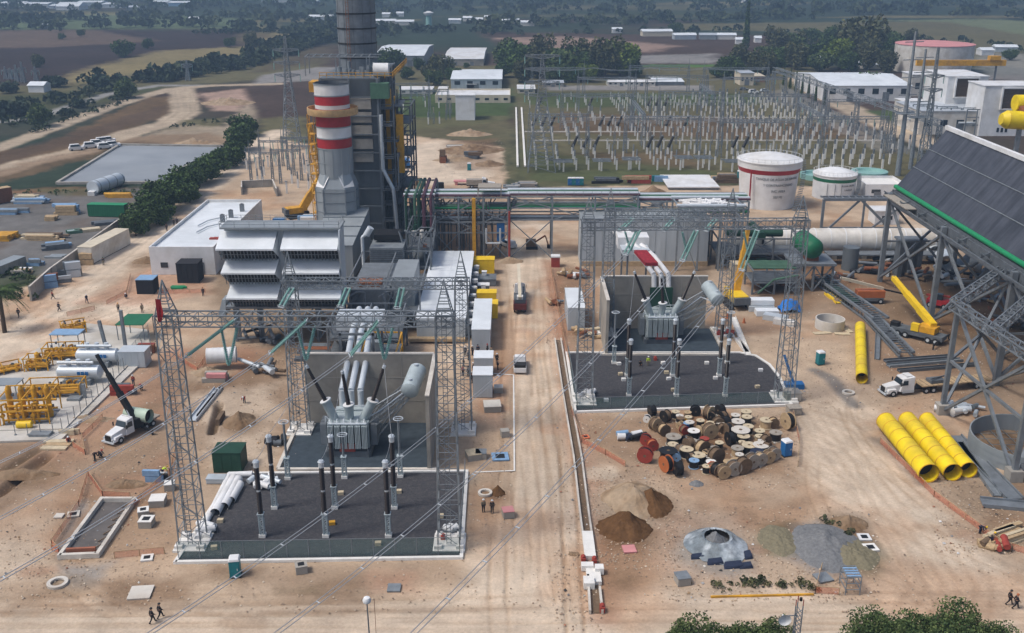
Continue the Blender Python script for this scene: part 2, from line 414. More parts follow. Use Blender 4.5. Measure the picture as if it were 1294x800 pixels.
zone('sandl',[(-200,800),(-200,762),(300,765),(640,755),(900,748),(1000,752),(1500,740),(1500,830),(-200,830)],1.5,1)
for i,yy in enumerate((766,771,779,786,795)):
 line('sandd',[(-100,yy+4),(300,yy+3),(640,yy),(1000,yy-2),(1400,yy-6)],.6,.5,.3,.22)
zone('sandl',[(990,520),(1080,500),(1140,600),(1240,690),(1400,740),(1400,790),(1100,780),(1050,650)],2,1.5,.9)
for i in range(6):
 o=i*13
 line('sandd',[(1005+o,520),(1060+o*1.2,600),(1120+o*1.4,680),(1150+o*1.6,740),(1120+o*2,790)],.5,.4,.3,.3)
zone('sandl',[(0,500),(-50,480),(60,420),(130,380),(190,380),(180,400),(100,410)],2,1)
# patches on site
zone('sandl',[(-60,640),(60,600),(120,570),(100,640),(60,720),(-60,750)],2,1.5,.8)
zone('brown',[(-60,560),(55,555),(70,600),(20,640),(-60,690)],1.5,1.5,.7)
zone('red',[(40,560),(120,500),(200,450),(225,440),(225,520),(150,560),(60,610)],2,2,.5)
zone('sandd',[(0,555),(250,430),(420,430),(420,600),(290,600),(200,720),(0,700)],4,3,.4)
zone('red',[(105,600),(170,596),(215,560),(235,600),(165,628),(110,626)],1.5,1.5,.5)
zone('brown',[(230,450),(340,450),(330,500),(240,500)],1.5,2,.45)
zone('sandd',[(690,520),(1000,520),(990,610),(700,620)],3,3,.45)
zone('brown',[(245,715),(560,712),(600,735),(300,745)],1.5,2,.35)
zone('sandd',[(490,232),(640,236),(640,262),(490,258)],2,2,.5)
zone('sandd',[(80,560),(220,545),(240,600),(215,690),(100,720),(60,700)],2,2,.6)
zone('grey',[(68,690),(95,640),(110,632),(75,715),(150,708),(120,738),(80,742)],.8,.8,.7)
zone('brown',[(130,735),(240,738),(235,760),(140,765)],1.2,1.5,.7)
zone('sandd',[(0,740),(70,735),(110,770),(10,772)],1.2,1.5,.6)
zone('brown',[(340,738),(440,730),(470,755),(450,765),(345,762)],1.2,1.5,.55)
zone('grass',[(340,744),(400,740),(405,752),(350,752)],1,1,.35)
zone('brown',[(270,712),(330,716),(330,735),(262,730)],1,1,.5)
zone('red',[(470,728),(520,726),(525,748),(468,750)],1.2,1,.35)
zone('red',[(90,385),(200,330),(270,330),(270,372),(190,385)],1.5,1.5,.4)
zone('brown',[(170,460),(320,440),(380,430),(380,560),(250,560),(200,520)],2,2,.4)
zone('sandl',[(240,500),(360,480),(340,590),(270,590)],2,2,.6)
zone('red',[(225,440),(330,440),(300,476),(230,476)],1.5,1.5,.4)
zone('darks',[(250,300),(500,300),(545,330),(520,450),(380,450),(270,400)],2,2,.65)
zone('brown',[(500,260),(640,260),(640,330),(500,330)],2,2,.8)
zone('brown',[(590,330),(640,330),(645,470),(600,470)],1.5,1.5,.35)
zone('sandd',[(588,460),(648,460),(650,600),(595,690),(590,600)],1.5,1.5,.4)
zone('red',[(604,460),(640,470),(640,540),(604,530)],1.5,1.5,.3)
zone('brown',[(690,330),(740,340),(760,440),(716,450),(700,400)],1.5,1.5,.6)
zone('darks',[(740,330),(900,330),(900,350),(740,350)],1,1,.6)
line('red',[(692,330),(706,420),(728,540),(744,640),(762,780)],3.2,1.0,.8,.35)
zone('sandd',[(730,530),(1000,525),(990,600),(850,600),(760,570)],1.5,1.5,.7)
zone('brown',[(850,530),(985,530),(980,590),(850,590)],1.5,1.5,.4)
zone('sandd',[(750,680),(830,670),(810,740),(770,770),(750,760)],1.2,1.5,.5)
zone('pink',[(800,640),(950,640),(960,730),(850,740)],2,2,.35)
zone('olive',[(960,660),(1005,655),(1010,700),(965,700)],1.2,1,.7)
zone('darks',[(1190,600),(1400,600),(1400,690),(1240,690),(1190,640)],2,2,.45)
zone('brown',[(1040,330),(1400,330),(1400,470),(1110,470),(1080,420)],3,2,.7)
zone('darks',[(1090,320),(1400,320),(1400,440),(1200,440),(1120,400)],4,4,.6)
zone('brown',[(930,320),(1090,320),(1100,400),(1040,400),(960,380)],3,3,.5)
zone('sandd',[(1100,440),(1400,440),(1400,560),(1240,520),(1100,500)],2,2,.5)
zone('brown',[(905,280),(1150,280),(1060,330),(1020,400),(960,400),(930,330)],2,2,.65)
line('asph',[(1030,468),(1050,478),(1068,500),(1080,512)],2.2,.6,.5,.8)
line('asph',[(1108,555),(1140,580),(1165,610)],2.4,.6,.5,.6)
zone('sandl',[(1120,240),(1150,240),(1200,300),(1120,300)],2,1,.4)
line('brown',[(-40,640),(0,622),(40,590),(60,575)],1.6,.5,.3,.9,depth=-1.0)
line('darks',[(-40,610),(10,590),(50,566)],1.2,.5,.3,.8,depth=-.7)
line('darks',[(268,546),(274,524),(277,510)],1.1,.3,.1,.9,depth=-1.2)
line('brown',[(300,766),(200,770),(-60,775)],.5,.4,.3,.5)
line('brown',[(330,773),(560,772),(680,768)],.5,.4,.3,.5)
line('darks',[(930,312),(1000,330)],2,1,.5,.4)
# discoloured ground round the heaps and tyre tracks
for hx_,hy_,hr_,hc_ in [(790,672,4.3,'soil1'),(800,640,5.2,'soil2'),(826,640,3.6,'soil1'),(629,625,1.5,'soil1'),(303,538,3.8,'soil3'),(1045,694,6.2,'gr'),(1078,702,4.4,'ol'),(1072,664,3.2,'soil3'),(985,684,3.6,'ol'),(905,694,5.0,'gr2'),(185,332,4.5,'soil3'),(262,472,4,'soil2'),(40,600,4,'soil3')]:
 c0_=G(hx_,hy_);cc_=dict(soil1=(.17,.10,.055),soil2=(.36,.28,.20),soil3=(.22,.15,.095),gr=(.20,.205,.21),gr2=(.27,.25,.22),ol=(.21,.185,.12))[hc_]
 zone(cc_,[(c0_.x+hr_*math.cos(a_*.7),c0_.y+hr_*1.05*math.sin(a_*.7)) for a_ in range(9)],1.1,1.1,.75,world=True)
rt=random.Random(77)
def track(x0_,y0_,an_,L_,cur_,op_,col_):
 for off in (-.95,.95):
  pts_=[];a_=an_;x_,y_=x0_-math.sin(an_)*off,y0_+math.cos(an_)*off
  for i_ in range(9):pts_.append((x_,y_));x_+=math.cos(a_)*L_/8;y_+=math.sin(a_)*L_/8;a_+=cur_/8
  P=np.array(pts_);m_=2;k=np.where((X>P[:,0].min()-m_)&(X<P[:,0].max()+m_)&(Y>P[:,1].min()-m_)&(Y<P[:,1].max()+m_))[0]
  if k.size==0: continue
  d=np.full(k.size,1e9)
  for i_ in range(8):d=np.minimum(d,segd(X[k],Y[k],P[i_],P[i_+1]))
  w_=np.clip(1.25-d/.3,0,1)*op_*(.6+.8*np.clip(n4[k]+.5,0,1));Cc[k]=Cc[k]*(1-w_[:, None])+Cc[k]*np.array(col_)[ None]*w_[:, None];Z[k]-=.05*np.clip(1.2-d/.3,0,1)
DK,LT=(.78,.73,.68),(1.15,1.15,1.15)
for i_ in range(34):yy_=rt.uniform(86,200);track(rt.uniform(-2,7)+(yy_-86)*.01,yy_,math.pi/2+rt.uniform(-.04,.04),rt.uniform(25,60),rt.uniform(-.06,.06),rt.uniform(.25,.55),DK if i_%3 else LT)
for i_ in range(30):track(rt.uniform(-70,55),rt.uniform(89.5,97),rt.uniform(-.04,.04),rt.uniform(20,50),rt.uniform(-.1,.1),rt.uniform(.25,.5),DK if i_%3 else LT)
for i_ in range(26):track(rt.uniform(40,62),rt.uniform(92,135),rt.uniform(1.7,2.3),rt.uniform(15,40),rt.uniform(-.8,.8),rt.uniform(.25,.5),DK if i_%3 else LT)
for i_ in range(22):a0_=G(rt.uniform(10,150),rt.uniform(440,340));track(a0_.x,a0_.y,math.atan2(150,60)+rt.uniform(-.1,.1)-.12,rt.uniform(20,60),rt.uniform(-.1,.1),rt.uniform(.2,.45),DK if i_%3 else LT)
for i_ in range(40):a0_=G(rt.uniform(0,1250),rt.uniform(430,790));track(a0_.x,a0_.y,rt.uniform(0,3.1),rt.uniform(6,18),rt.uniform(-1.6,1.6),rt.uniform(.2,.45),DK if i_%2 else LT)
for i_ in range(16):a0_=G(rt.uniform(520,880),rt.uniform(236,260));track(a0_.x,a0_.y,rt.uniform(-.3,.3),rt.uniform(20,60),rt.uniform(-.4,.4),.35,DK)
for i_ in range(60):
 a0_=G(rt.uniform(0,1290),rt.uniform(400,795));r_=rt.uniform(.5,2.2);zone(rt.choice([(.20,.15,.10),(.25,.17,.11),(.30,.27,.22),(.5,.43,.34),(.33,.19,.12)]),[(a0_.x+r_*1.6*math.cos(k_*1.05),a0_.y+r_*math.sin(k_*1.05)) for k_ in range(6)],.6,.9,rt.uniform(.3,.6),world=True)
# trampled variation over everything
Cc*=(1+.16*n2+.16*n3+.12*n4)[:, None]
hk=np.clip((fbm(X/14+50,Y/14)-.05)*3,0,1)[:, None]*(Y<300)[:, None]*.6;Cc=Cc*(1-hk)+Cc*np.array([[.80,.62,.50]])*hk
near=np.clip((420-Y)/200,0,1)
Z+=(n3*.05+n4*.03)*near
Z+=np.clip((Y-2600)/9000,0,1)*60*(1+fbm(X/2500,Y/2500))
# basin and bay recesses are kept clear under their own kerbs
def sink(x0,x1,y0,y1,d):
 k=(X>x0)&(X<x1)&(Y>y0)&(Y<y1);Z[k]=np.minimum(Z[k],d)
me=bpy.data.meshes.new('ground')
vv=np.stack([X,Y,Z-.02],1).astype(np.float32)
ii=(np.arange(NY-1)[:, None]*NX+np.arange(NX-1)[ None]).ravel()
ff=np.stack([ii,ii+1,ii+NX+1,ii+NX],1).astype(np.int32)
def fast_mesh(name,vv,ff,col=None,colname='tint',smooth_=False):
 me=bpy.data.meshes.new(name);k=ff.shape[1]
 me.vertices.add(len(vv));me.vertices.foreach_set('co',np.asarray(vv,np.float32).ravel())
 me.loops.add(ff.size);me.loops.foreach_set('vertex_index',ff.ravel().astype(np.int32))
 me.polygons.add(len(ff));me.polygons.foreach_set('loop_start',(np.arange(len(ff))*k).astype(np.int32))
 try:me.polygons.foreach_set('loop_total',np.full(len(ff),k,np.int32))
 except Exception: pass
 if smooth_:me.polygons.foreach_set('use_smooth',np.ones(len(ff),bool))
 if col is not None:
  a=me.attributes.new(colname,'FLOAT_COLOR','POINT')
  c4=np.ones((len(vv),4),np.float32);c4[:,:3]=col;a.data.foreach_set('color',c4.ravel())
 me.update(calc_edges=True); return me
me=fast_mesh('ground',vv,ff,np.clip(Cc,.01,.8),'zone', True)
gm=bpy.data.materials.new('earth');gm.use_nodes=True ;n=gm.node_tree.nodes;l=gm.node_tree.links
p=n['Principled BSDF'];p.inputs['Roughness'].default_value=1;p.inputs['Specular IOR Level'].default_value=0
at=n.new('ShaderNodeAttribute');at.attribute_name='zone';tc=n.new('ShaderNodeTexCoord')
def nz_(sc,lo,hi,det=6,rough=.6):
 a=n.new('ShaderNodeTexNoise');a.inputs['Scale'].default_value=sc;a.inputs['Detail'].default_value=det;a.inputs['Roughness'].default_value=rough;l.new(tc.outputs['Object'],a.inputs['Vector'])
 b=n.new('ShaderNodeMapRange');b.inputs[1].default_value=.3;b.inputs[2].default_value=.7;b.inputs[3].default_value=lo;b.inputs[4].default_value=hi;l.new(a.outputs[0],b.inputs[0]); return a,b
a1,b1=nz_(.22,.86,1.13);a2,b2=nz_(2.6,.78,1.2,9,.8);a3,b3=nz_(.035,.9,1.1)
m1=n.new('ShaderNodeMath');m1.operation='MULTIPLY';l.new(b1.outputs[0],m1.inputs[0]);l.new(b2.outputs[0],m1.inputs[1])
m2=n.new('ShaderNodeMath');m2.operation='MULTIPLY';l.new(m1.outputs[0],m2.inputs[0]);l.new(b3.outputs[0],m2.inputs[1])
vm=n.new('ShaderNodeVectorMath');vm.operation='SCALE';l.new(at.outputs['Color'],vm.inputs[0]);l.new(m2.outputs[0],vm.inputs['Scale'])
l.new(vm.outputs[0],p.inputs['Base Color'])
bp=n.new('ShaderNodeBump');bp.inputs['Strength'].default_value=.5;bp.inputs['Distance'].default_value=.15;l.new(a2.outputs[0],bp.inputs['Height']);l.new(bp.outputs[0],p.inputs['Normal'])
me.materials.append(gm)
g=bpy.data.objects.new('ground',me);COL.objects.link(g);g['kind']='structure'
del vv,ff
# ======================= FOLIAGE =======================
def leaf_quads(cen,size,tint,rs,flat=.0):
 n_=len(cen);u=rs.normal(size=(n_,3));u/=np.linalg.norm(u,axis=1)[:, None]
 k=rs.normal(size=(n_,3));k-=(k*u).sum(1)[:, None]*u;k/=np.linalg.norm(k,axis=1)[:, None]
 s1=(size*rs.uniform(.7,1.3,n_))[:, None];s2=(size*rs.uniform(.45,.9,n_))[:, None]
 q=np.stack([cen-u*s1,cen-k*s2,cen+u*s1*.9,cen+k*s2],1).reshape(-1,3)
 f=np.arange(n_*4).reshape(-1,4)
 return q,f,np.repeat(tint,4,0)
PAL=dict(dark=[(.028,.052,.016),(.05,.085,.024),(.075,.12,.033)],mid=[(.035,.06,.022),(.06,.09,.03),(.10,.13,.045)],
light=[(.09,.14,.02),(.14,.19,.03),(.11,.15,.03)],far=[(.02,.034,.02),(.032,.048,.024),(.05,.064,.03)],
olive=[(.05,.06,.03),(.08,.09,.045),(.11,.11,.05)],bluegreen=[(.02,.035,.025),(.03,.05,.035),(.05,.07,.04)])
def crown_mesh(name,blobs,n_,size,pal,seed):
 rs=np.random.RandomState(seed);cs_,ts_=[],[];pal=np.array(PAL[pal])
 tot=sum(b[3]*b[4] for b in blobs);q_all=[]
 for b in blobs:
  m_=max(12,int(n_*b[3]*b[4]/tot));d=rs.normal(size=(m_,3));d/=np.linalg.norm(d,axis=1)[:, None]
  r=rs.uniform(.55,1.08,m_)**.7
  ph=np.sin(d[:,0]*5+seed)*np.cos(d[:,1]*4+b[0])*.12+1
  cs_.append(np.array(b[:3])[ None]+d*np.array([b[3],b[3],b[4]])[ None]*(r*ph)[:, None])
  cl=(np.sin(d[:,0]*4+b[1]*3)+np.cos(d[:,1]*5+b[2]))*.5+rs.normal(0,.5,m_)
  ix=np.clip(np.round(cl+1),0,2).astype(int);ts_.append(pal[ix]*rs.uniform(.8,1.25,(m_,1)))
 c=np.concatenate(cs_);t_=np.concatenate(ts_)
 q,f,tt=leaf_quads(c,size,t_,rs)
 me=fast_mesh(name,q,f,tt);me.materials.append(M['leaves']); return me
def make_tree(name,label,cat,kind,seed):
 t=thing(name,label,cat)
 r_=random.Random(seed);mb=MB()
 if kind=='cypress':
  mb.tube((0,0,-.2),(0,0,3),.35,.2);blobs=[(0,0,2+i*2.1,1.5-.14*i,2.2) for i in range(8)];me=crown_mesh('crown',blobs,900,.45,'dark',seed)
 elif kind=='palm':
  mb.tube((0,0,-.2),(.2,.1,7),.38,.28)
  rs=np.random.RandomState(seed);P_,F_,T_=[],[],[]
  for i in range(60):
   a=r_.uniform(0,6.28);up=r_.uniform(-.5,1.1);L=r_.uniform(3.2,4.2);prev=None ;d=Vector((math.cos(a),math.sin(a),0));s_=Vector((-d.y,d.x,0))
   for j in range(8):
    u=j/7;c=Vector((.2,.1,7))+d*(L*u*math.cos(up*.6))+Vector((0,0,L*(math.sin(up)*u-.75*u*u)))
    if prev is not None:
     for sg in (-1,1):
      for h_ in range(3):
       q0=prev.lerp(c,h_/3);tip=q0+s_*sg*.7*(1.1-u)+d*.35+Vector((0,0,-.25));b=len(P_)
       P_+=[tuple(q0),tuple(q0+d*.09),tuple(tip),tuple(tip-d*.04)];F_.append((b,b+1,b+2,b+3));T_+=[PAL['dark'][r_.randrange(3)]]*4
    prev=c
  me=fast_mesh('crown',np.array(P_),np.array(F_),np.array(T_));me.materials.append(M['leaves'])
 else:
  H_,Rr,pal,nl,ls=dict(round=(7,4.6,'mid',2400,.45),dark=(8,5.0,'dark',2800,.45),light=(9,5.0,'light',2400,.48),tall=(10,4.6,'olive',2400,.5),bush=(2.2,2.4,'bluegreen',700,.34),near=(4.5,3.4,'mid',9000,.13))[kind]
  if kind!='bush':
   mb.tube((0,0,-.2),(.1,0,H_*.45),.28,.18)
   for i in range(5):
    a=i*1.3+seed;mb.tube((.1,0,H_*(.3+.03*i)),(math.cos(a)*Rr*.6,math.sin(a)*Rr*.6,H_*.72),.13,.05,n=6)
  else:mb.tube((0,0,-.1),(0,0,1.0),.1,.05,n=6)
  blobs=[]
  for i in range(15 if kind!='bush' else 6):
   a=r_.uniform(0,6.28);q=r_.uniform(.15,.75)*Rr;s=r_.uniform(.38,.58)*Rr
   blobs.append((math.cos(a)*q,math.sin(a)*q,H_*r_.uniform(.26,.85),s,s*(.75 if kind!='tall' else 1.25)))
  blobs.append((0,0,H_*.72,Rr*.6,H_*.28))
  me=crown_mesh('crown',blobs,nl,ls,pal,seed)
 mb.build('trunk','bark',t)
 link(bpy.data.objects.new('crown',me),t)
 return t
TREES={}
def tree(kind,p,sc=1.0,label=None,name=None,cat='tree',group=None,var=0,rz=None):
 nm=name or dict(cypress='cypress_tree',palm='palm_tree',bush='bush',near='bush').get(kind,'tree')
 key=(kind,var);z=rnd.uniform(0,6.28) if rz is None else rz
 if key not in TREES:
  TREES[key]=make_tree(nm,label,cat,kind,11+var*7);o=TREES[key];o.location=p;o.rotation_euler=(0,0,z);o.scale=(sc,)*3
  tag(o,label,cat,group); return o
 o=dup(TREES[key],p,z,label,group,sc);o.name=nm;o['category']=cat
 if group is None and 'group' in o: del o['group']
 return o
def px_scale(py,pxw,wide): return pxw/sc_(py)/wide
def sc_(py):
 y=G(647,py).y; return F/(y*math.cos(TH)+CH*math.sin(TH))
# far woods and hedgerows that read as masses
def woods(name,label,bands,pal='far',seed=1,per=34,group=None):
 rs=np.random.RandomState(seed);C0,S0,T0=[],[],[];pl=np.array(PAL[pal])
 for (pts,wid,hgt,dens) in bands:
  P=wpts(pts)
  for a,b in zip(P[:-1],P[1:]):
   L=np.hypot(*(b-a));m_=max(1,int(L*dens))
   for i in range(m_):
    t_=rs.rand();c=a+(b-a)*t_+rs.normal(0,wid/2,2);hh=hgt*rs.uniform(.5,1.2);rr=hh*rs.uniform(.5,.85)
    if rs.rand()<.12:hh*=1.5
    d=rs.normal(size=(per,3));d/=np.linalg.norm(d,axis=1)[:, None];d[:,2]=np.abs(d[:,2])*1.0-.15
    C0.append(np.stack([c[0]+d[:,0]*rr,c[1]+d[:,1]*rr,hh*(.35+.6*d[:,2])],1));S0.append(np.full(per,rr*.42))
    T0.append(pl[rs.randint(0,3)]*rs.uniform(.75,1.3,(per,1)))
 q,f,tt=leaf_quads(np.concatenate(C0),np.concatenate(S0),np.concatenate(T0),rs)
 me=fast_mesh(name,q,f,tt);me.materials.append(M['leaves'])
 o=bpy.data.objects.new(name,me);COL.objects.link(o);tag(o,label,'woodland', None,'stuff'); return o
woods('woodland','dark hazy woodland belts stretching across the plain towards the horizon',[
([(-60,26),(60,27),(180,24),(300,20),(420,26)],60,9,.2),([(-60,38),(60,37),(170,35),(240,32),(300,36),(350,34)],26,9,.16),
([(420,20),(600,16),(700,13)],60,10,.08),([(590,40),(640,36),(760,32),(870,28),(1000,22)],30,9,.13),
([(650,18),(800,14),(950,12),(1290,14)],60,10,.07),([(960,22),(1100,15),(1250,20),(1400,34)],40,10,.12),
([(-60,4),(200,2),(500,3),(800,0),(1300,2)],120,12,.12),([(-60,14),(300,11),(650,8),(1000,8),(1300,9)],110,10,.12),([(620,30),(800,26),(1000,24)],40,9,.14),([(380,50),(430,40),(470,48)],20,7,.3),([(250,44),(330,40),(420,46)],12,6,.3),
([(-60,-8),(650,-8),(1350,-9)],200,14,.05),([(0,-14),(650,-14),(1350,-14)],260,16,.045),
([(700,42),(780,43),(900,40),(1010,42)],16,6,.10),([(1010,50),(1100,48),(1230,55),(1320,72)],16,5,.10),([(370,38),(430,32),(480,42),(560,40),(640,44)],25,8,.16)],seed=4)
woods('hedgerow','long dark hedgerow running beside the far dirt track',[
([(120,112),(180,104),(225,98),(300,80),(370,62),(430,50)],7,6,.45),([(200,104),(300,88),(385,62)],6,4.5,.5),
([(330,64),(420,44),(430,40)],12,7,.3)],'far',8)
woods('scrub','rough scrub growing in clumps between the two dirt tracks',[
([(-60,118),(30,112),(85,108)],10,5,.2),([(-60,150),(30,140),(100,124),(160,114)],9,5,.22),([(-60,176),(60,150),(130,130),(190,118)],8,3,.15),
([(40,168),(100,146),(170,124)],3,2,.3),([(205,164),(240,158),(280,154)],4,1.6,.5)],'far',9,per=26)
woods('scrub','low weeds and rubble plants along the edge of the old yard',[([(20,246),(100,242),(180,244)],3,1.0,.9),([(0,352),(20,340),(34,362),(20,380)],3,1.3,1.2)],'mid',10,per=20)
for i,(x,y,pw,k) in enumerate([(157,72,26,'dark'),(187,62,15,'dark'),(79,50,10,'dark'),(103,46,10,'dark'),(50,85,14,'tall'),(291,60,14,'dark'),(317,60,16,'tall'),
(12,118,26,'bush'),(70,110,30,'bush'),(150,104,20,'bush'),(193,103,16,'bush'),(213,90,18,'bush'),(235,86,20,'bush'),(252,82,16,'bush'),(267,78,16,'bush'),
(125,114,34,'bush'),(10,148,44,'bush'),(42,138,26,'bush'),(100,136,24,'bush'),(50,160,32,'round'),(85,146,20,'bush'),(158,124,28,'olive_')]):
 kk='round' if k=='olive_' else k;wd=dict(dark=9.6,tall=8.5,bush=4.8,round=8.6)[kk]
 desc=['large lone dark tree in the ploughed field','second lone dark tree right of the large one in the ploughed field','small tree on the far edge of the ploughed field','small dark tree beside the far hedge of the ploughed field','tall brownish tree by the left pylons',
 'dark tree on the rise beyond the hedgerow','tall olive tree at the end of the dry grass field','broad dark bush at the left edge beside the grey road','broad dark bush beside the small white shed by the grey road','round dark bush left of the dry field corner','small round bush standing alone on the dry field edge',
 'nearest of the four hedge bushes by the track junction','second of the four hedge bushes by the track junction','third of the four hedge bushes by the track junction','farthest of the four hedge bushes by the track junction',
 'wide dark thicket bush above the grey road bend','big dark bush at the left edge under the grey road','upright green bush left of the grey road bend','dense round bush just below the grey road','spreading tree between the grey road and the pale dirt track','small low bush beside the spreading tree','yellowish green tree above the pale dirt track']
 tree(kk,G(x,y),pw/sc_(y)/wd*1.0,desc[i],var=i%2)
# dense row of trees along the left site road
ROWT=[(310,172,30),(308,190,36),(296,206,30),(285,212,30),(272,222,32),(260,230,34),(246,236,34),(236,246,36),(224,254,38),(212,264,40),(200,270,40),(190,280,40),(180,290,36),(172,298,30),(240,256,26),(206,282,28)]
for i,(x,y,pw) in enumerate(ROWT):
 tree('dark',G(x,y),pw/sc_(y)/8.6,'tall full dark tree standing apart at the far end of the road-side row' if i==0 else 'bushy dark green tree, '+ORD[i]+' from the far end of the road-side row',group='dark trees lining the left road',var=i%3)
PAW=[(490,90,34,'dark'),(515,100,18,'dark'),(540,98,14,'tall'),(560,100,26,'tall'),(548,108,22,'round'),(590,86,8,'dark'),(640,84,30,'round'),(655,96,34,'dark'),(676,98,26,'tall'),(706,99,36,'round'),(728,92,26,'tall'),
(750,95,26,'dark'),(765,98,30,'tall'),(783,97,34,'light'),(742,104,18,'light'),(800,98,18,'dark'),(735,102,14,'round'),(925,100,26,'dark'),(915,92,16,'dark'),(960,98,22,'tall'),(942,62,10,'cypress'),(978,72,22,'tall'),(1000,70,26,'round'),
(1037,70,16,'tall'),(1060,88,30,'light'),(1085,80,50,'tall'),(1108,80,24,'dark'),(1130,76,24,'dark'),(1150,60,20,'tall'),(1100,118,24,'dark'),(1058,112,18,'dark'),(1128,120,20,'round'),(975,92,24,'dark'),(1275,76,16,'dark'),(1150,70,16,'dark'),(1025,56,18,'dark'),(906,98,14,'dark'),(903,52,0,'dark'),(853,42,12,'dark'),(650,90,26,'dark'),(668,90,24,'round'),(690,96,28,'dark'),(716,92,26,'dark'),(772,92,26,'tall'),(758,90,24,'dark'),(790,92,24,'light'),(702,104,20,'round'),(662,104,18,'tall'),(1010,66,22,'tall'),(1045,74,26,'dark'),(1070,74,26,'dark'),(1095,88,26,'tall'),(990,66,20,'dark'),(950,88,18,'dark'),(966,84,22,'round'),(500,86,22,'dark'),(528,88,16,'dark'),(574,104,20,'dark'),(1018,84,24,'dark'),(1036,90,22,'round'),(1074,92,22,'dark'),(1120,92,24,'tall'),(1004,88,20,'tall'),(1050,62,24,'dark'),(1122,66,24,'round'),(984,84,22,'dark'),(932,90,20,'tall'),(744,98,24,'dark'),(686,84,24,'tall'),(722,104,18,'dark'),(636,98,18,'dark'),(1028,52,12,'dark'),(604,70,0,'dark')]
AT={'dark':'dark dense','tall':'tall loose olive','round':'rounded green','light':'bright yellow green','cypress':'slender pointed'}
cnt={}
for i,(x,y,pw,k) in enumerate(sorted(PAW)):
 if pw==0: continue
 reg='by the white sheds from the left' if x<610 else 'behind the switchyard from the left' if x<820 else 'right of the green field from the left' if x<1010 else 'by the old plant from the left'
 kk=(AT[k],reg);cnt[kk]=cnt.get(kk,0)+1
 wd=dict(dark=9.2,tall=8.5,round=8.6,light=9.4,cypress=4.2)[k]
 tree(k,G(x,y),pw/sc_(y)/wd*(1.3 if reg[:6]!='by the' or x>990 and x<1140 and k!='tall' else 1.0),'%s tree %s, %s such'%(AT[k],reg,ORD[cnt[kk]-1]),var=i%2)
for i,(x,y,s,lb) in enumerate([(868,842,.95,'leafy green bush at the bottom edge, left of the dish mast'),(905,850,1.1,'leafy green bush crown at the bottom edge beside the leftmost one'),(945,846,1.0,'third leafy bush at the bottom edge just left of the dish mast'),(975,842,1.0,'leafy bush under the dish mast at the bottom edge'),
(1115,840,1.1,'leafy bush at the bottom edge right of the dish mast'),(1160,838,1.1,'tallest leafy bush of the bottom right clump'),(1205,834,1.15,'leafy bush at the right end of the bottom right clump'),(1245,848,1.0,'low outlying bush at the far right of the bottom clump')]):
 tree('near',G(x,y),s,lb,group='bushes along the bottom edge',var=i%3)
tree('palm',G(6,420),1.15,'dark palm tree at the left edge beside the yard wall')
tree('palm',G(-6,405),.8,'smaller palm half out of frame behind the left palm')
# ======================= BACKGROUND BUILDINGS =======================
def xr(px0,px1,pyb): return G(px0,pyb).x,G(px1,pyb).x,G((px0+px1)/2,pyb).y
def building(name,label,px0,px1,pyb,pyf,pyt,wall='white',roof='roof_white',style='flat',wins=0,doors=0,cat='building',group=None,rz=0,overh=.3,maxd=80,shift=0):
 x0,x1,y0=xr(px0,px1,pyb);h=V((px0+px1)/2,pyf,y0).z
 d=min(maxd,max(4,G((px0+px1)/2,pyt,h).y-y0));W=x1-x0
 t=thing(name,label,cat,((x0+x1)/2,y0,0),rz,group);w2=W/2
 mb=MB()
 if style=='gable_x':
  rh=h*.25;mb.box(-w2,w2,0,d,0,h-rh);mb.add([(-w2,0,h-rh),(-w2,d,h-rh),(-w2,d/2,h),(w2,0,h-rh),(w2,d,h-rh),(w2,d/2,h)],[(0,2,1),(3,4,5)]);mb.build('wall',wall,t)
  q=MB();th=.15
  for s_ in (0,1):
   ya=-overh if s_==0 else d+overh
   q.hexa([(-w2-overh,ya,h-rh-.02),(w2+overh,ya,h-rh-.02),(w2+overh,d/2,h+.02),(-w2-overh,d/2,h+.02)],[(-w2-overh,ya,h-rh+th),(w2+overh,ya,h-rh+th),(w2+overh,d/2,h+th+.02),(-w2-overh,d/2,h+th+.02)])
  for i in range(int(W/3)):q.box(-w2+i*3,-w2+i*3+.12,d/2-.1,d/2+.1,h+.1,h+.3)
  q.build('roof',roof,t)
 elif style=='arch':
  mb.box(-w2,w2,0,d,0,h*.62);mb.build('wall',wall,t);q=MB();n_=10;vs=[]
  for i in range(n_+1):
   a=math.pi*i/n_;vs+=[(-w2*1.01*math.cos(a),-.3,h*.62+h*.38*math.sin(a)),(-w2*1.01*math.cos(a),d+.3,h*.62+h*.38*math.sin(a))]
  q.add(vs,[(2*i,2*i+1,2*i+3,2*i+2) for i in range(n_)]+[tuple(range(0,2*n_+2,2)),tuple(range(2*n_+1,0,-2))]);q.build('roof',roof,t)
 elif style=='parapet':
  mb.box(-w2,w2,0,d,0,h-.8)
  for a in ((-w2,w2,0,.3),(-w2,w2,d-.3,d),(-w2,-w2+.3,.3,d-.3),(w2-.3,w2,.3,d-.3)):mb.box(*a,h-.8,h)
  mb.build('wall',wall,t);MB().box(-w2+.3,w2-.3,.3,d-.3,h-.8,h-.74).build('roof',roof,t)
 else:
  mb.box(-w2,w2,0,d,0,h-.3);mb.build('wall',wall,t)
  q=MB().box(-w2-overh,w2+overh,-overh,d+overh,h-.3,h);q.build('roof',roof,t)
 for i in range(wins):
  cx=-w2+W*(i+.5)/wins;f=MB();f.box(cx-W/wins*.22,cx+W/wins*.22,-.08,-.003,h*.35,h*.62);f.build('window','glass',t)
 for i in range(doors):
  cx=-w2+W*(i+.7)/(doors+.4);MB().box(cx-.1*h-.6,cx+.1*h+.6,-.1,-.004,0.02,h*.45).build('door','steel_mid',t)
 return t,W,d,h
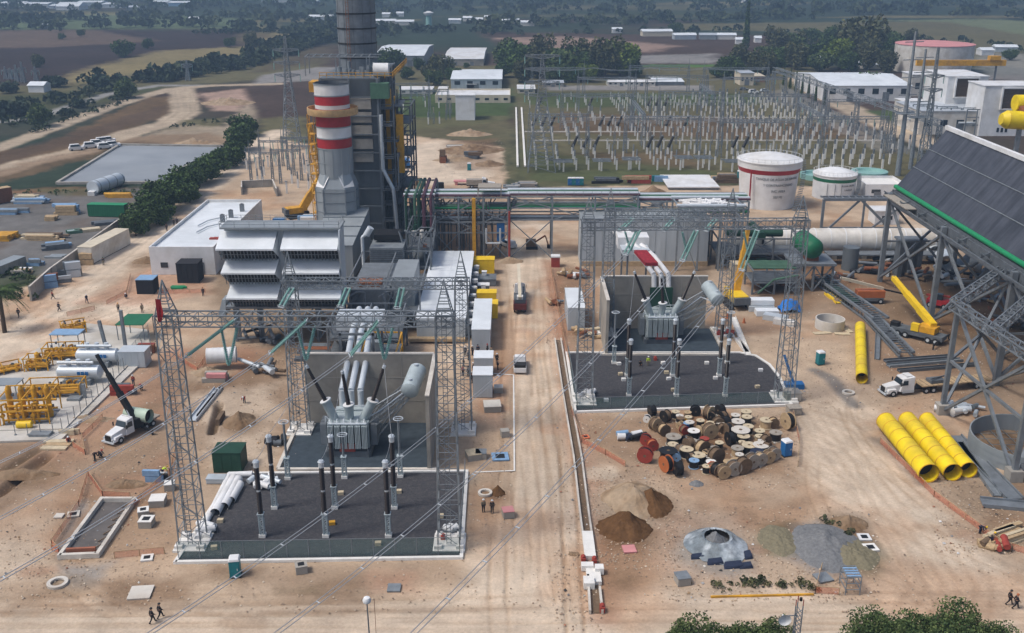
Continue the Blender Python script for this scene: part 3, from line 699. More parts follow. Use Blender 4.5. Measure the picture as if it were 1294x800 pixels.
building('warehouse','long pale grey warehouse with sloping roof right of the big chimney',474,536,84,66,51,'cladding_grey','roof_white','gable_x',0,2)
building('warehouse','bright white roofed warehouse behind the row of white sheds',561,611,83,72,52,'concrete','white','gable_x',0,2)
building('warehouse','wide white vaulted shed in front of the bright white warehouse',570,634,113,96,84,'cladding','roof_white','gable_x',4,1)
building('building','long low white control building with cream front',550,645,130,120,112,'cream','white','parapet',8,1)
building('building','small white block on top of the low control building',590,602,113,106,103,'white','white','flat',0,0)
building('building','small white block at the left end of the low control building',554,565,121,112,109,'white','white','flat',0,0)
building('building','low white shelter left of the control building',505,546,119,113,109,'white_dirty','white','flat',4,1)
building('storage_tank','tall white box shaped tank in front of the control building',576,600,152,120,116,'white','white','flat',0,0,'tank')
building('guard_hut','small white roofed hut at the near left corner of the switchyard road',654,676,118,112,107,'cream','white','flat',2,1,'hut')
building('building','long low white shed beyond the switchyard',768,828,109,102,99,'white_dirty','white','gable_x',9,2)
building('building','open white canopy with cars parked under it beyond the switchyard',826,864,108,102,96,'steel_mid','roof_white','gable_x',0,0,'canopy')
building('building','grey roofed shed partly hidden behind the switchyard pylon',686,712,110,103,100,'concrete','roof_grey','gable_x',2,1)
building('house','cream house with red brown annex right of the dark grove',935,952,108,92,88,'cream','roof_grey','flat',3,1,'house')
building('house','tan house block beside the cypress',950,966,104,96,92,'brick','cream','flat',3,1,'house')
building('house','brick coloured long house among the trees left of the old plant',990,1050,83,74,68,'brick','roof_grey','gable_x',5,1,'house')
building('building','white and pale blue roofed hall of the old plant',1042,1150,128,102,86,'white','roof_white','gable_x',6,2)
building('building','curved white awning building behind the white and pale blue hall',1090,1140,87,82,75,'white_dirty','roof_white','flat',3,0)
building('building','small white gabled block at the right edge of the old plant yard',1150,1180,150,132,124,'white_dirty','white','flat',2,1)
# pink topped tank of the old plant
c0,c1,cy=xr(1140,1236,93);hh=V(1188,58,cy).z;r_=(c1-c0)/2
t=thing('storage_tank','very wide white storage tank with a pink roof beyond the old plant','tank',((c0+c1)/2,cy+r_*.6,0))
MB().lathe((0,0,0),[(r_*.97,0),(r_,hh*.5),(r_,hh)],40).build('tank_wall','white_dirty',t)
MB().lathe((0,0,hh),[(r_*1.01,0),(r_*1.01,.35),(r_*.5,1.4),(.1,1.9)],40).build('roof','pink_roof',t)
# old plant boxes with louvres
def louvre_block(label,px0,px1,pyb,pyf,pyt,lx0,lx1,ly0,ly1,n_):
 t,W,d,h=building('plant_building',label,px0,px1,pyb,pyf,pyt,'white','white','flat',0,0)
 f=W/(px1-px0);x0=-W/2+(lx0-px0)*f;x1=-W/2+(lx1-px0)*f;y0=t.location.y
 z1,z0=V(px0,ly0,y0).z,V(px0,ly1,y0).z
 fr=MB();fr.box(x0-.5,x1+.5,-1.2,-.01,z0-.5,z0);fr.box(x0-.5,x1+.5,-1.2,-.01,z1,z1+.5);fr.box(x0-.5,x0,-1.2,-.01,z0,z1);fr.box(x1,x1+.5,-1.2,-.01,z0,z1);fo=fr.build('intake_frame','white',t)
 q=MB();k=max(4,int((z1-z0)/.5))
 for i in range(k):zz=z0+(z1-z0)*i/k;q.box(x0,x1,-.8,-.35,zz,zz+.18)
 q.box(x0,x1,-.3,-.02,z0,z1);q.build('louvres','wood_dark',t)
 for i in range(3):MB().box(x0+i*1.6,x0+i*1.6+.9,-.1,-.004,1.5,3.2).build('window','glass',t)
 return t
louvre_block('white air intake block with two stacked dark louvre panels in the old plant',1190,1240,160,96,88,1200,1227,99,122,8)
louvre_block('nearer white air intake block with one large dark louvre panel in the old plant',1236,1310,172,108,102,1258,1291,112,137,8)
building('plant_building','low white plant block crowded with pipes between the two air intake blocks',1160,1262,170,140,128,'white_dirty','roof_grey','flat',5,1)
building('plant_building','white upper plant block under the yellow gantry beam',1150,1200,122,94,90,'white_dirty','white','flat',3,0)
p_=G(1215,128)
t=thing('overhead_crane','ochre yellow gantry crane beam above the old plant blocks','crane',(p_.x,p_.y,0))
zt=V(1215,83,p_.y).z;MB().box(-24,18,-1,1,zt,zt+2.6).build('girder','yellow_orange',t)
MB().box(10,15,-1.6,1.6,zt+2.6,zt+4.5).build('trolley','yellow_orange',t)
for s_ in (-20,14):MB().beam((s_,0,0),(s_,0,zt),.7).build('leg','steel_mid',t)
# clutter of pipes on the old plant
for i,(x,y,a) in enumerate([(1165,165,'leftmost'),(1195,168,'middle'),(1228,170,'rightmost')]):
 p_=G(x,y);t=thing('pipe_gantry','grey steel pipe frame in front of the old plant blocks, %s of three'%a,'pipe gantry',p_,group='old plant pipe frames')
 q=MB()
 for xx in (-4,0,4):
  for yy in (-2,2):q.beam((xx,yy,0),(xx,yy,10),.4)
 for z in (4,7,10):
  q.beam((-4,-2,z),(4,-2,z),.35);q.beam((-4,2,z),(4,2,z),.35)
 q.build('frame','steel',t)
 MB().path([(-6,0,4.5),(3,0,4.5),(3,0,8),(6,1,8)],.5).build('pipe','silver',t)
 MB().path([(-5,1,7.5),(1,1,7.5),(1,1,1)],.35).build('pipe','blue_pale',t)
# far sheds and houses, each a thing
FAR=[(0,30,9,'white','long'),(30,60,10,'white','long'),(62,69,11,'cladding','small'),(71,100,13,'white','domed'),(98,128,8,'roof_grey','long'),(128,156,10,'cladding','long'),(160,176,13,'cladding_grey','dark'),(190,212,6,'white','long'),(213,240,8,'blue_pale','bluish'),(240,262,3,'cladding_grey','dim'),
(330,350,3,'cladding','pale'),(352,374,3,'white','long'),(385,402,4,'cladding','pale'),(238,256,28,'cladding','small'),(50,60,37,'cladding_grey','small'),(390,420,26,'cladding','long'),
(472,500,31,'white_dirty','low'),(500,523,32,'white_dirty','low'),(483,493,22,'white','small'),(501,510,21,'white','small'),(567,582,30,'cladding','low'),(585,596,27,'white_dirty','small'),(598,610,29,'white_dirty','low'),(612,624,26,'cream','small'),(626,640,31,'white_dirty','low'),(642,656,30,'cream','low'),(658,675,33,'white_dirty','low'),
(774,786,42,'white','steep white'),(812,850,46,'cream','long tan'),(852,880,50,'cladding','low'),(884,905,50,'cladding_grey','low'),(906,930,50,'white_dirty','low'),(930,940,56,'white','small'),(954,962,54,'white','small'),(942,950,6,'white','small'),(1044,1052,59,'white','small'),(1240,1256,70,'white','low'),(1258,1285,66,'cladding','low'),(36,56,117,'white','small roadside')]
def FW(a,y):
 L_=sorted(q[0] for q in FAR if (q[2]<16)==(y<16));k=L_.index(a)
 return '%s, %s from the %s'%('on the horizon band' if y<16 else 'in the middle plain',ORD[k] if k<13 else ORD[len(L_)-1-k],'left' if k<13 else 'right')
for i,(a,b,y,m_,d_) in enumerate(FAR):
 x0,x1,yy=xr(a,b,y);W=x1-x0;h=max(3.5,min(9,W*.16));t=thing('shed','%s %s building far off %s'%('pale' if m_!='blue_pale' else 'blue',d_,FW(a,y)),'building',((x0+x1)/2,yy,0),rnd.uniform(-.1,.1),'distant buildings on the plain')
 d=max(8,W*.5) if y>20 else 30
 MB().box(-W/2,W/2,0,d,0,h).build('wall',m_ if m_!='roof_grey' else 'cladding',t)
 q=MB();q.add([(-W/2-.4,-.4,h+.01),(W/2+.4,-.4,h+.01),(W/2+.4,d/2,h+(W*.16 if d_ in ('domed','steep white') else 1.6)),(-W/2-.4,d/2,h+(W*.16 if d_ in ('domed','steep white') else 1.6)),(-W/2-.4,d+.4,h+.01),(W/2+.4,d+.4,h+.01)],[(0,1,2,3),(3,2,5,4),(0,3,4),(1,5,2),(0,4,5,1)]);q.build('roof','roof_white' if m_!='cladding_grey' else 'roof_grey',t)
# water tower
p_=G(542,32);z_=V(542,14,p_.y).z
t=thing('water_tower','pale water tower with a white top standing over the far village','water tower',p_)
MB().lathe((0,0,0),[(3.2,0),(2.6,z_*.65),(3.6,z_*.7)],16).build('shaft','teal',t);MB().lathe((0,0,z_*.7),[(3.6,0),(5,2),(5,z_*.2),(1,z_*.3)],16).build('tank','white',t)
# lined pond and its kerb
pl=[G(*q) for q in [(72,233),(152,184),(290,186),(226,216),(214,232)]]
o=one('pond_liner','wide grey lined evaporation pond beyond the old yard','pond',MB().prism([(q.x,q.y) for q in pl],.01,.12),mat('liner',(.20,.22,.245),.5,0,.12,.05,c2=(.27,.29,.31)))
q_=MB()
for a,b in zip(pl,pl[1:]+pl[:1]):q_.beam(a+Vector((0,0,.3)),b+Vector((0,0,.3)),.9)
one('kerb','pale concrete kerb running round the grey lined pond','kerb',q_,'concrete')
# paved tracks of planting strips across the junction, and parked white vans
def simple_car(name,label,p,rz,body='white',L=4.6,W=1.8,H=1.5,group=None,pickup=False):
 t=thing(name,label,'pickup' if pickup else 'van' if H>1.9 else 'car',p,rz,group)
 q=MB();q.prism([(-L/2,-W/2),(L/2-.15,-W/2),(L/2,-W/2+.3),(L/2,W/2-.3),(L/2-.15,W/2),(-L/2,W/2)],.35,H*.58);q.build('body',body,t,bevel=.06)
 r=MB();c0,c1=(-.1,L/2-1.2) if pickup else (-L/2+.3,L/2-1.1)
 r.hexa([(c0,-W/2+.05,H*.58),(c1,-W/2+.05,H*.58),(c1,W/2-.05,H*.58),(c0,W/2-.05,H*.58)],[(c0+.2,-W/2+.2,H),(c1-.55,-W/2+.2,H),(c1-.55,W/2-.2,H),(c0+.2,W/2-.2,H)])
 r.build('cabin',body,t,bevel=.05)
 g_=MB();g_.hexa([(c1-.14,-W/2+.16,H*.62),(c1+.03,-W/2+.16,H*.62),(c1+.03,W/2-.16,H*.62),(c1-.14,W/2-.16,H*.62)],[(c1-.6,-W/2+.25,H-.06),(c1-.46,-W/2+.25,H-.06),(c1-.46,W/2-.25,H-.06),(c1-.6,W/2-.25,H-.06)])
 g_.build('windscreen','glass',t)
 for s_ in (-1,1):MB().hexa([(c0+.3,s_*(W/2-.1)-.06,H*.64),(c1-.25,s_*(W/2-.1)-.06,H*.64),(c1-.25,s_*(W/2-.1)+.06,H*.64),(c0+.3,s_*(W/2-.1)+.06,H*.64)],[(c0+.4,s_*(W/2-.2)-.06,H-.1),(c1-.6,s_*(W/2-.2)-.06,H-.1),(c1-.6,s_*(W/2-.2)+.06,H-.1),(c0+.4,s_*(W/2-.2)+.06,H-.1)]).build('side_window','glass',t)
 for sx in (-1,1):
  for sy in (-1,1):MB().tube((sx*L*.31,sy*(W/2-.2),.36),(sx*L*.31,sy*(W/2+.02),.36),.36,n=16).build('wheel','rubber',t)
 if pickup:
  MB().box(-L/2+.12,-.2,-W/2+.1,W/2-.1,H*.58+.003,H*.58+.03).build('cargo_bed','black',t)
  MB().box(-L/2+.1,-L/2+.25,-W/2+.1,W/2-.1,H*.58+.04,H*.58+.5).build('tailgate','black',t)
  for s_ in (-1,1):MB().beam((-L/2+.3,s_*(W/2-.08),H*.58+.4),(-.1,s_*(W/2-.08),H*.58+.45),.09).build('bed_rail','black',t)
 return t
for i,(x,y) in enumerate([(97,190),(115,187),(123,184),(130,181),(137,180),(133,188),(143,186),(46,116)]):
 lb=['lone white van apart at the left of the vans on the dirt track']+['white van, %s in the row of four parked on the dirt track'%k for k in ('leftmost','second','third','rightmost')]+['white van nearer than the row of four, left one of two','white van nearer than the row of four, right one of two','white lorry parked by the small roadside shed far left']
 simple_car('parked_van',lb[i],G(x,y),.5,'white',5.2,2.0,2.3, None if i==7 else 'white vans parked on the dirt track')
# ======================= TANKS =======================
def stripes_tank(label,px0,px1,pyb,pyf,stripe,lines,z1f,z0f,taper=1.0,tsize=1.0,toff=0):
 c0,c1,cy=xr(px0,px1,pyb);r=(c1-c0)/2;h=V(px0,pyf,cy).z
 t=thing('storage_tank',label,'tank',((c0+c1)/2,cy+r*.95,0))
 q=MB();q.m(0);q.lathe((0,0,0),[(r*taper,0),(r*(taper*.4+.6),h*z0f)],56, False);q.m(1);q.lathe((0,0,0),[(r*(taper*.4+.6),h*z0f),(r,h*z1f)],56, False);q.m(0);q.lathe((0,0,0),[(r,h*z1f),(r*1.01,h)],56, False)
 q.build('tank_wall',['white',stripe],t)
 MB().lathe((0,0,h),[(r*1.03,-.15),(r*1.03,.1),(r*.9,.5),(r*.5,1.3),(.2,1.8)],56).build('roof','white',t)
 q=MB();N=32
 for i in range(N):
  a,b=2*math.pi*i/N,2*math.pi*(i+1)/N;p0=Vector((r*math.cos(a),r*math.sin(a),h));p1=Vector((r*math.cos(b),r*math.sin(b),h))
  q.beam(p0,p0+Vector((0,0,1.1)),.06);q.beam(p0+Vector((0,0,1.1)),p1+Vector((0,0,1.1)),.06)
 q.build('guard_rail','white',t)
 q=MB();a0=-.9;n_=30
 for i in range(n_):
  a=a0+.9*i/n_;q.cb((r+.7)*math.cos(a),(r+.7)*math.sin(a),h*i/n_,1.2,.5,.12,a)
 q.build('stairway','steel',t)
 for k,s_ in enumerate(lines):
  cu=bpy.data.curves.new('txt','FONT');cu.body=s_;cu.size=tsize;cu.align_x='CENTER';cu.extrude=.02
  ob=bpy.data.objects.new('txt',cu);COL.objects.link(ob);dg=bpy.context.evaluated_depsgraph_get();m2=bpy.data.meshes.new_from_object(ob.evaluated_get(dg));bpy.data.objects.remove(ob)
  zz=h*z0f-tsize*(1.5+1.75*k)
  for v in m2.vertices:
   rr=r*(taper+(1-taper)*min(1,(v.co.y+zz)/(h*z0f))*.4+(0 if taper==1 else 0)) if False else None
   a=-math.pi/2+(v.co.x+toff)/r;zc=v.co.y+zz;fr=taper+(taper*.4+.6-taper)*max(0,min(1,zc/(h*z0f)));d_=r*fr+.06+v.co.z
   v.co=(d_*math.cos(a),d_*math.sin(a),zc)
  m2.materials.clear();m2.materials.append(M['steel_dark']);link(bpy.data.objects.new('lettering',m2),t)
 return t,r,h
t,r,h=stripes_tank('large white water tank with a dark red stripe and lettering',937,1017,267,208,'red',['TANQUE DE AGUA DE SERVICIO','Y CONTRAINCENDIO','INC. AREA','503 M3'],.86,.76,.86,.95,1.2)
MB().beam((-r*.72,-r*.72,h*.2),(-r*.74,-r*.74,h*.84),.35).build('riser_pipe','red',t)
t,r,h=stripes_tank('smaller white water tank with a green stripe',1033,1087,254,224,'green',['AGUA CRUDA','TANQUE'],.88,.74,.97,.7,2.6)
for xx in (-.6,-.25,.05):MB().beam((r*math.sin(xx),-r*math.cos(xx)-.1,1),(r*math.sin(xx),-r*math.cos(xx)-.1,h*.7),.12).build('level_gauge','steel',t)
# circular water basin with green tiled rim behind the small tank
for x,y,rr,lb in ((1032,225,4,'left'),(1098,222,4.5,'right')):
 one('basin','round green tinted basin on the %s side behind the green striped tank'%lb,'basin',MB().lathe((0,0,0),[(rr+1.2,0),(rr+1.2,1.6),(rr,1.6),(rr-.3,.8)],28),'teal',G(x,y))
building('building','white flat roofed pump house with raised parapets right of the small tank',1093,1145,250,233,222,'white','concrete_white','parapet',2,2)
building('building','low white cabin in front of the pump house',1105,1135,284,266,260,'white','white','flat',1,1)
building('shed','large clean white low roofed shed behind the pipe rack',845,908,240,236,221,'steel_mid','white','flat',0,0,'shed')
# ======================= SWITCHYARD =======================
def eq(name,kind):
 t=thing(name, None, None)
 if kind=='plain':
  MB().cb(0,0,-.1,.48,.48,3.8).build('pillar','concrete_white',t);MB().cb(0,0,3.5,.75,.75,.2).build('cap','steel',t)
 elif kind=='iso':
  MB().cb(0,0,-.1,.52,.52,2.9).build('pillar','concrete_white',t);q=MB()
  for i in range(8):q.tube((0,0,2.6+i*.3),(0,0,2.82+i*.3),.3,.2,n=8)
  q.tube((0,0,2.6),(0,0,5.1),.13,n=6);q.build('insulator','steel_mid',t)
 elif kind=='dark':
  MB().cb(0,0,-.1,.7,.7,2.4).build('pillar','concrete_white',t);q=MB();q.tube((0,0,2.3),(1.8,.9,6.0),.6,.45,n=8);q.build('insulator','black',t);MB().tube((1.8,.9,6.0),(2.0,1.0,6.4),.4,n=8).build('cap','steel',t)
 elif kind=='steel':
  MB().truss((0,0,0),(0,0,4.5),.6,.6,5,.12,.07).build('pedestal','steel',t);MB().tube((0,0,4.5),(0,0,6.8),.16,n=6).build('insulator','wood_grey',t)
 return t
EQ={'plain':eq('switchyard_post','plain'),'iso':eq('post_insulator','iso'),'dark':eq('circuit_breaker','dark'),'steel':eq('instrument_transformer','steel')}
EL=dict(plain=('short white concrete post standing in the switchyard grass','post','plain white concrete posts of the switchyard'),iso=('white concrete post topped by a ribbed grey insulator in the switchyard','insulator','insulator posts of the switchyard'),
dark=('white pedestal with a slanted black breaker pole in the switchyard','circuit breaker','black breaker poles of the switchyard'),steel=('slim lattice pedestal with a grey instrument on top in the switchyard','transformer','lattice pedestals of the switchyard'))
rest=MB()
used=set();rs2=random.Random(21);N_=0
for bay in range(11):
 bx_=8+bay*13.2
 for row in range(19):
  yy=330+row*9.4
  rowk=['plain','iso','iso','dark','plain','steel','iso','plain','dark','iso','plain','plain','iso','steel','dark','plain','iso','plain','plain'][row]
  for ph in range(3):
   xx=bx_+ph*3.7+rs2.uniform(-.2,.2)
   if rs2.random()>.78+.15*(2<bay<9) or xx>150-(yy-350)*.12 or (bay<3 and row>11 and rs2.random()<.5): continue
   if rowk=='dark' and (bay+row)%2:k='plain'
   else:k=rowk
   p_=(xx,yy+rs2.uniform(-.3,.3),0);N_+=1
   if N_>285:
    w_=.28;rest.box(p_[0]-w_,p_[0]+w_,p_[1]-w_,p_[1]+w_,0,3.6);rest.m(1).box(p_[0]-.25,p_[0]+.25,p_[1]-.25,p_[1]+.25,3.6,5.2).m(0); continue
   lb,ct,gr=EL[k]
   if k not in used:used.add(k);o=EQ[k];o.location=p_
   else:o=dup(EQ[k],p_,0)
   tag(o,lb,ct,gr)
one('switchyard_posts','mass of far white and grey apparatus posts at the back of the switchyard','posts',rest,['concrete_white','steel_mid'],kind='stuff')
def portal(x0,y0,x1,y1,h,label,w_=1.4):
 t=thing('steel_portal',label,'portal frame',(x0,y0,0),group='steel portals spanning the switchyard')
 d=Vector((x1-x0,y1-y0,0))
 for p_ in (Vector((0,0,0)),d):MB().truss(p_,p_+Vector((0,0,h)),w_,w_*.55,8,.15,.09).build('column','steel',t);MB().tube(p_+Vector((0,0,h)),p_+Vector((0,0,h+3.5)),.14,.05,n=5).build('spike','steel',t)
 MB().truss((0,0,h-.6),d+Vector((0,0,h-.6)),w_*.7, None,max(6,int(d.length/2)),.14,.08).build('beam','steel',t)
 for i in range(3):
  c=d*((i+.5)/3)+Vector((0,0,h-1));MB().tube(c,c-Vector((0,0,2.2)),.14,n=6).build('insulator_string','teal',t)
PT=[(6,352,26,352,15),(40,360,66,360,13),(72,352,98,352,13),(104,360,132,360,13),(20,412,48,412,14),(60,420,86,420,14),(92,412,120,412,14),(124,404,146,404,13),(30,470,56,470,14),(62,478,90,478,14),(96,470,124,470,14),(10,520,36,520,13),(60,530,90,530,13),(96,520,128,520,13),
(48,372,48,408,12),(112,368,112,402,12),(84,430,84,462,12)]
for i,a in enumerate(PT):
 portal(*a,'grey lattice portal in the switchyard, %s from the left %s'%(('first','second','third','fourth','first','second','third','fourth','first','second','third','first','second','third','first','third','second')[i],'in the nearest row' if i<4 else 'in the second row' if i<8 else 'in the third row' if i<11 else 'in the back row' if i<14 else 'among those running lengthwise'))
# cable trench kerbs across the yard
q=MB()
for x0,x1,y in ((8,140,384),(30,135,441),(5,60,404)):q.box(x0,x1,y,y+.8,0,.35)
one('cable_trench','pale concrete cable trench lines crossing the switchyard','cable trench',q,'concrete_light')
q=MB()
for xx in (1.5,4.0):q.box(xx,xx+.7,335,470,0,.5)
one('cable_trench','long white parallel trench kerbs along the left switchyard edge','cable trench',q,'concrete_white')
for i,(x,y) in enumerate([(712,217),(797,214),(863,212),(888,212),(760,216),(925,217)]):
 p_=G(x,y);t=thing('bus_support','grey three bar bus support table in the front switchyard row, %s'%['leftmost','third from the left','fourth from the left','fifth from the left','second from the left','rightmost'][i],'bus support',p_,group='bus support tables')
 q=MB();q.cb(0,0,0,.5,.5,3.4);q.build('pillar','concrete_white',t);q=MB()
 for yy in (-2.2,0,2.2):q.box(-3,3,yy-.2,yy+.2,3.4,3.7)
 q.box(-.2,.2,-2.4,2.4,3.3,3.4);q.build('crossbars','steel',t)
# overhead wires of the switchyard
for i,(xa,xb_,yy,z_) in enumerate([(8,98,356,12.6),(20,120,416,13.0),(30,124,474,13.2),(40,146,362,11.4),(60,146,410,11.2),(12,128,524,12.2)]):
 for k in range(3):
  a_=Vector((xa,yy+k*2.4,z_));t=thing('busbar_wire','sagging bare conductor across the switchyard, %s set from the front, %s of three'%(ORD[i],ORD[k]),'cable',a_,group='overhead conductors of the switchyard');n_=28;d_=xb_-xa;q=MB()
  q.path([(d_*u/n_,0,-1.3*abs(math.sin(math.pi*4*u/n_))) for u in range(n_+1)],.07,4);q.build('wire','wire',t)
# pylons
def pylon(label,x,yb,ytop,w_,arms=3,armw=5.5,col='steel'):
 p_=G(x,yb);h=V(x,ytop,p_.y).z;t=thing('lattice_pylon',label,'pylon',p_)
 MB().truss((0,0,0),(0,0,h*.62),w_,w_*.35,9,.28,.16).build('lower_body',col,t);MB().truss((0,0,h*.62),(0,0,h),w_*.35,.5,10,.2,.12).build('upper_body',col,t)
 for i in range(arms):
  z=h*(.66+.11*i);q=MB()
  for s_ in (-1,1):q.truss((0,0,z),(s_*armw,0,z+.3),1.3,.3,4,.14,.1)
  a=q.build('cross_arm',col,t)
  q=MB()
  for s_ in (-1,1):q.tube((s_*armw,0,z),(s_*armw,0,z-2.2),.14,n=6)
  q.build('insulator_string','teal',t)
pylon('tall lattice pylon at the left end of the switchyard',684,215,70,9,4,5.5)
pylon('lattice pylon on the left beside the site road behind the stack',370,188,46,6,3,4.5)
pylon('slim pylon beside the left field hedge, nearer of two',238,102,76,2.4,2,3)
pylon('slim lattice mast standing in the old plant yard',1165,215,60,3.0,2,3)
for i,(x,y,yt) in enumerate([(8,100,84),(22,103,82),(30,104,78),(46,102,84),(14,100,86)]):
 pylon('small distribution pylon of the substation far left, %s from the left'%['first','third','fourth','fifth','second'][i],x,y,yt,2.2,1,2.2)
# twin tubular pole right of the switchyard
for i,(x,yb,yt,lb) in enumerate([(1134,222,40,'tall tubular steel transmission pole with working platforms beside the panelled condenser'),(1150,214,62,'shorter steel transmission pole just behind the tall tubular one')]):
 p_=G(x,yb);xt=V(1157 if i==0 else 1164,yt,p_.y);t=thing('transmission_pole',lb,'pole',p_);h=xt.z
 MB().tube((0,0,0),(0,0,h),.9-.2*i,.35,n=12).build('shaft','steel',t)
 for k in range(5):MB().tube((-2.8,0,h*(.45+.12*k)),(2.8,0,h*(.45+.12*k)+.2),.16,n=6).build('cross_arm','steel',t)
 q=MB();q.cb(0,0,h*.44,5.5,3,.25);q.build('platform','steel',t)
 q=MB()
 for k in range(14):q.beam((-.9,-.5,h*.05*k),(.9,-.5,h*.05*k),.12)
 q.build('ladder','steel',t)
# fence of conifers / posts along the right road
q=MB()
P0,P1=G(985,112),G(1185,215)
t=thing('perimeter_fence','long grey perimeter fence along the pale road right of the switchyard','fence',P0)
n_=60;d_=P1-P0
for i in range(n_+1):q.beam(d_*(i/n_),d_*(i/n_)+Vector((0,0,2.6)),.18)
q.build('posts','steel',t)
MB().add([(0,0,.1),tuple(d_+Vector((0,0,.1))),tuple(d_+Vector((0,0,2.5))),(0,0,2.5)],[(0,1,2,3)]).build('mesh_panel','net_grey',t)
for i,(x,y) in enumerate([(990,108),(998,112),(1005,116),(1013,120),(1021,124),(1030,129),(1041,133)]):
 tree('cypress',G(x,y),.55,'small dark conifer by the pale road, %s from the far end'%ORD[i],group='conifers along the pale road')
# long overhead lattice busbar above the right road
pa,pb=G(975,128),G(1180,214)
t=thing('overhead_gantry','long lattice gantry running above the conifers beside the pale road','gantry',pa);dd=pb-pa
MB().truss((0,0,15),(dd.x,dd.y,15),1.8, None,40,.18,.11).build('beam','steel',t)
for k in range(6):MB().truss((dd.x*k/5,dd.y*k/5,0),(dd.x*k/5,dd.y*k/5,14),2,1.2,6,.22,.12).build('column','steel',t)
# ======================= STACKS, BOILER, FILTER HOUSE =======================
def railing(q,pts,h=1.1,step=2.2,w_=.07,closed=False):
 P=[Vector(p) for p in pts]
 if closed:P.append(P[0])
 for a,b in zip(P[:-1],P[1:]):
  n_=max(1,int((b-a).length/step))
  for i in range(n_+1):c=a.lerp(b,i/n_);q.beam(c,c+Vector((0,0,h)),w_)
  for k in (.5,1.0):q.beam(a+Vector((0,0,h*k)),b+Vector((0,0,h*k)),w_)
SY=224.0
def zs(py): return V(425,py,SY-3.6).z
cxs=V(421,150,SY).x
t=thing('chimney_stack','round chimney with red and white bands and a yellow ring platform','chimney',(cxs,SY,0));r=3.75
q=MB();bands=[(225,189,2),(189,176,1),(176,162,0),(162,139,1),(139,134,0),(134,122,1),(122,108,0)]
for a,b,m_ in bands:q.m(m_).lathe((0,0,0),[(r,zs(a)),(r,zs(b))],48, False)
q.m(3).lathe((0,0,0),[(r,zs(108)),(r,zs(106.5))],48, False);q.m(3).lathe((0,0,0),[(r-.25,zs(106.5)),(r-.25,zs(135))],48, False)
q.build('shaft',['white','red','cladding_grey','steel_dark'],t)
q=MB()
for a in (225,207,189,176,162,148,122,108):q.lathe((0,0,0),[(r+.12,zs(a)-.12),(r+.12,zs(a)+.12)],48, False)
for i in range(12):an=i*math.pi/6;q.beam((r*1.01*math.cos(an),r*1.01*math.sin(an),zs(225)),(r*1.01*math.cos(an),r*1.01*math.sin(an),zs(190)),.14)
q.build('stiffener','cladding_grey',t)
q=MB();z0=zs(147);q.lathe((0,0,0),[(r+.05,z0),(r+1.6,z0),(r+1.75,z0+.2),(r+1.75,z0+1.5),(r+1.6,z0+1.5),(r+1.6,z0+.3),(r+.05,z0+.3)],40, False);q.build('ring_platform','ring_paint',t)
q=MB()
for i in range(26):
 a=z0-2.2*i
 if a<6: break
 q.box(-r-1.7,-r-.3,-1.2,1.2,a,a+.1)
 for sx in (-r-1.7,-r-.4):q.beam((sx,-1.2,a),(sx,-1.2,a-2.2),.12);q.beam((sx,1.2,a),(sx,1.2,a-2.2),.12)
 q.beam((-r-1.7,-1.2,a-2.2*(i%2)),(-r-1.7,1.2,a-2.2*(1-i%2)),.1)
q.build('ladder_cage','yellow_orange',t)
# tapered lower casing of the stack
zc_=zs(226);w2=4.35
q=MB();oc=[(w2,-w2*.55),(w2,w2*.55),(w2*.55,w2),(-w2*.55,w2),(-w2,w2*.55),(-w2,-w2*.55),(-w2*.55,-w2),(w2*.55,-w2)]
q.prism(oc,3,zc_-2.2)
vs=[(x,y,zc_-2.2) for x,y in oc]+[(r*math.cos(a),r*math.sin(a),zc_+1) for a in [math.atan2(y,x) for x,y in oc]]
q.add(vs,[(i,(i+1)%8,8+(i+1)%8,8+i) for i in range(8)]);q.build('lower_casing','cladding_grey',t)
q=MB()
for x,y in oc:q.beam((x*1.01,y*1.01,3),(x*1.01,y*1.01,zc_-2.2),.22)
for k in range(7):
 z=4+k*(zc_-7)/6
 for a,b in zip(oc,oc[1:]+oc[:1]):q.beam((a[0]*1.01,a[1]*1.01,z),(b[0]*1.01,b[1]*1.01,z),.14)
q.build('casing_ribs','steel',t)
q=MB();q.add([(-w2*.98,-w2*.6,zc_-1.9),(-w2*.5,-w2*1.03,zc_-1.9),(-1,-r*.97,zc_+.5),(-r*.9,-1.6,zc_+.7)],[(0,1,2,3)]);q.add([(w2*.98,-w2*.6,zc_-1.9),(w2*.5,-w2*1.03,zc_-1.9),(1,-r*.97,zc_+.5),(r*.9,-1.6,zc_+.7)],[(0,3,2,1)])
q.build('flashing','white',t)
for x,y in ((-4,-4),(4,-4),(-4,4),(4,4)):MB().beam((x,y,0),(x,y,3),.7).build('leg','steel_dark',t)
MB().box(-5.2,5.6,-5.4,-4.5,5.5,5.8).build('walkway','yellow_orange',t)
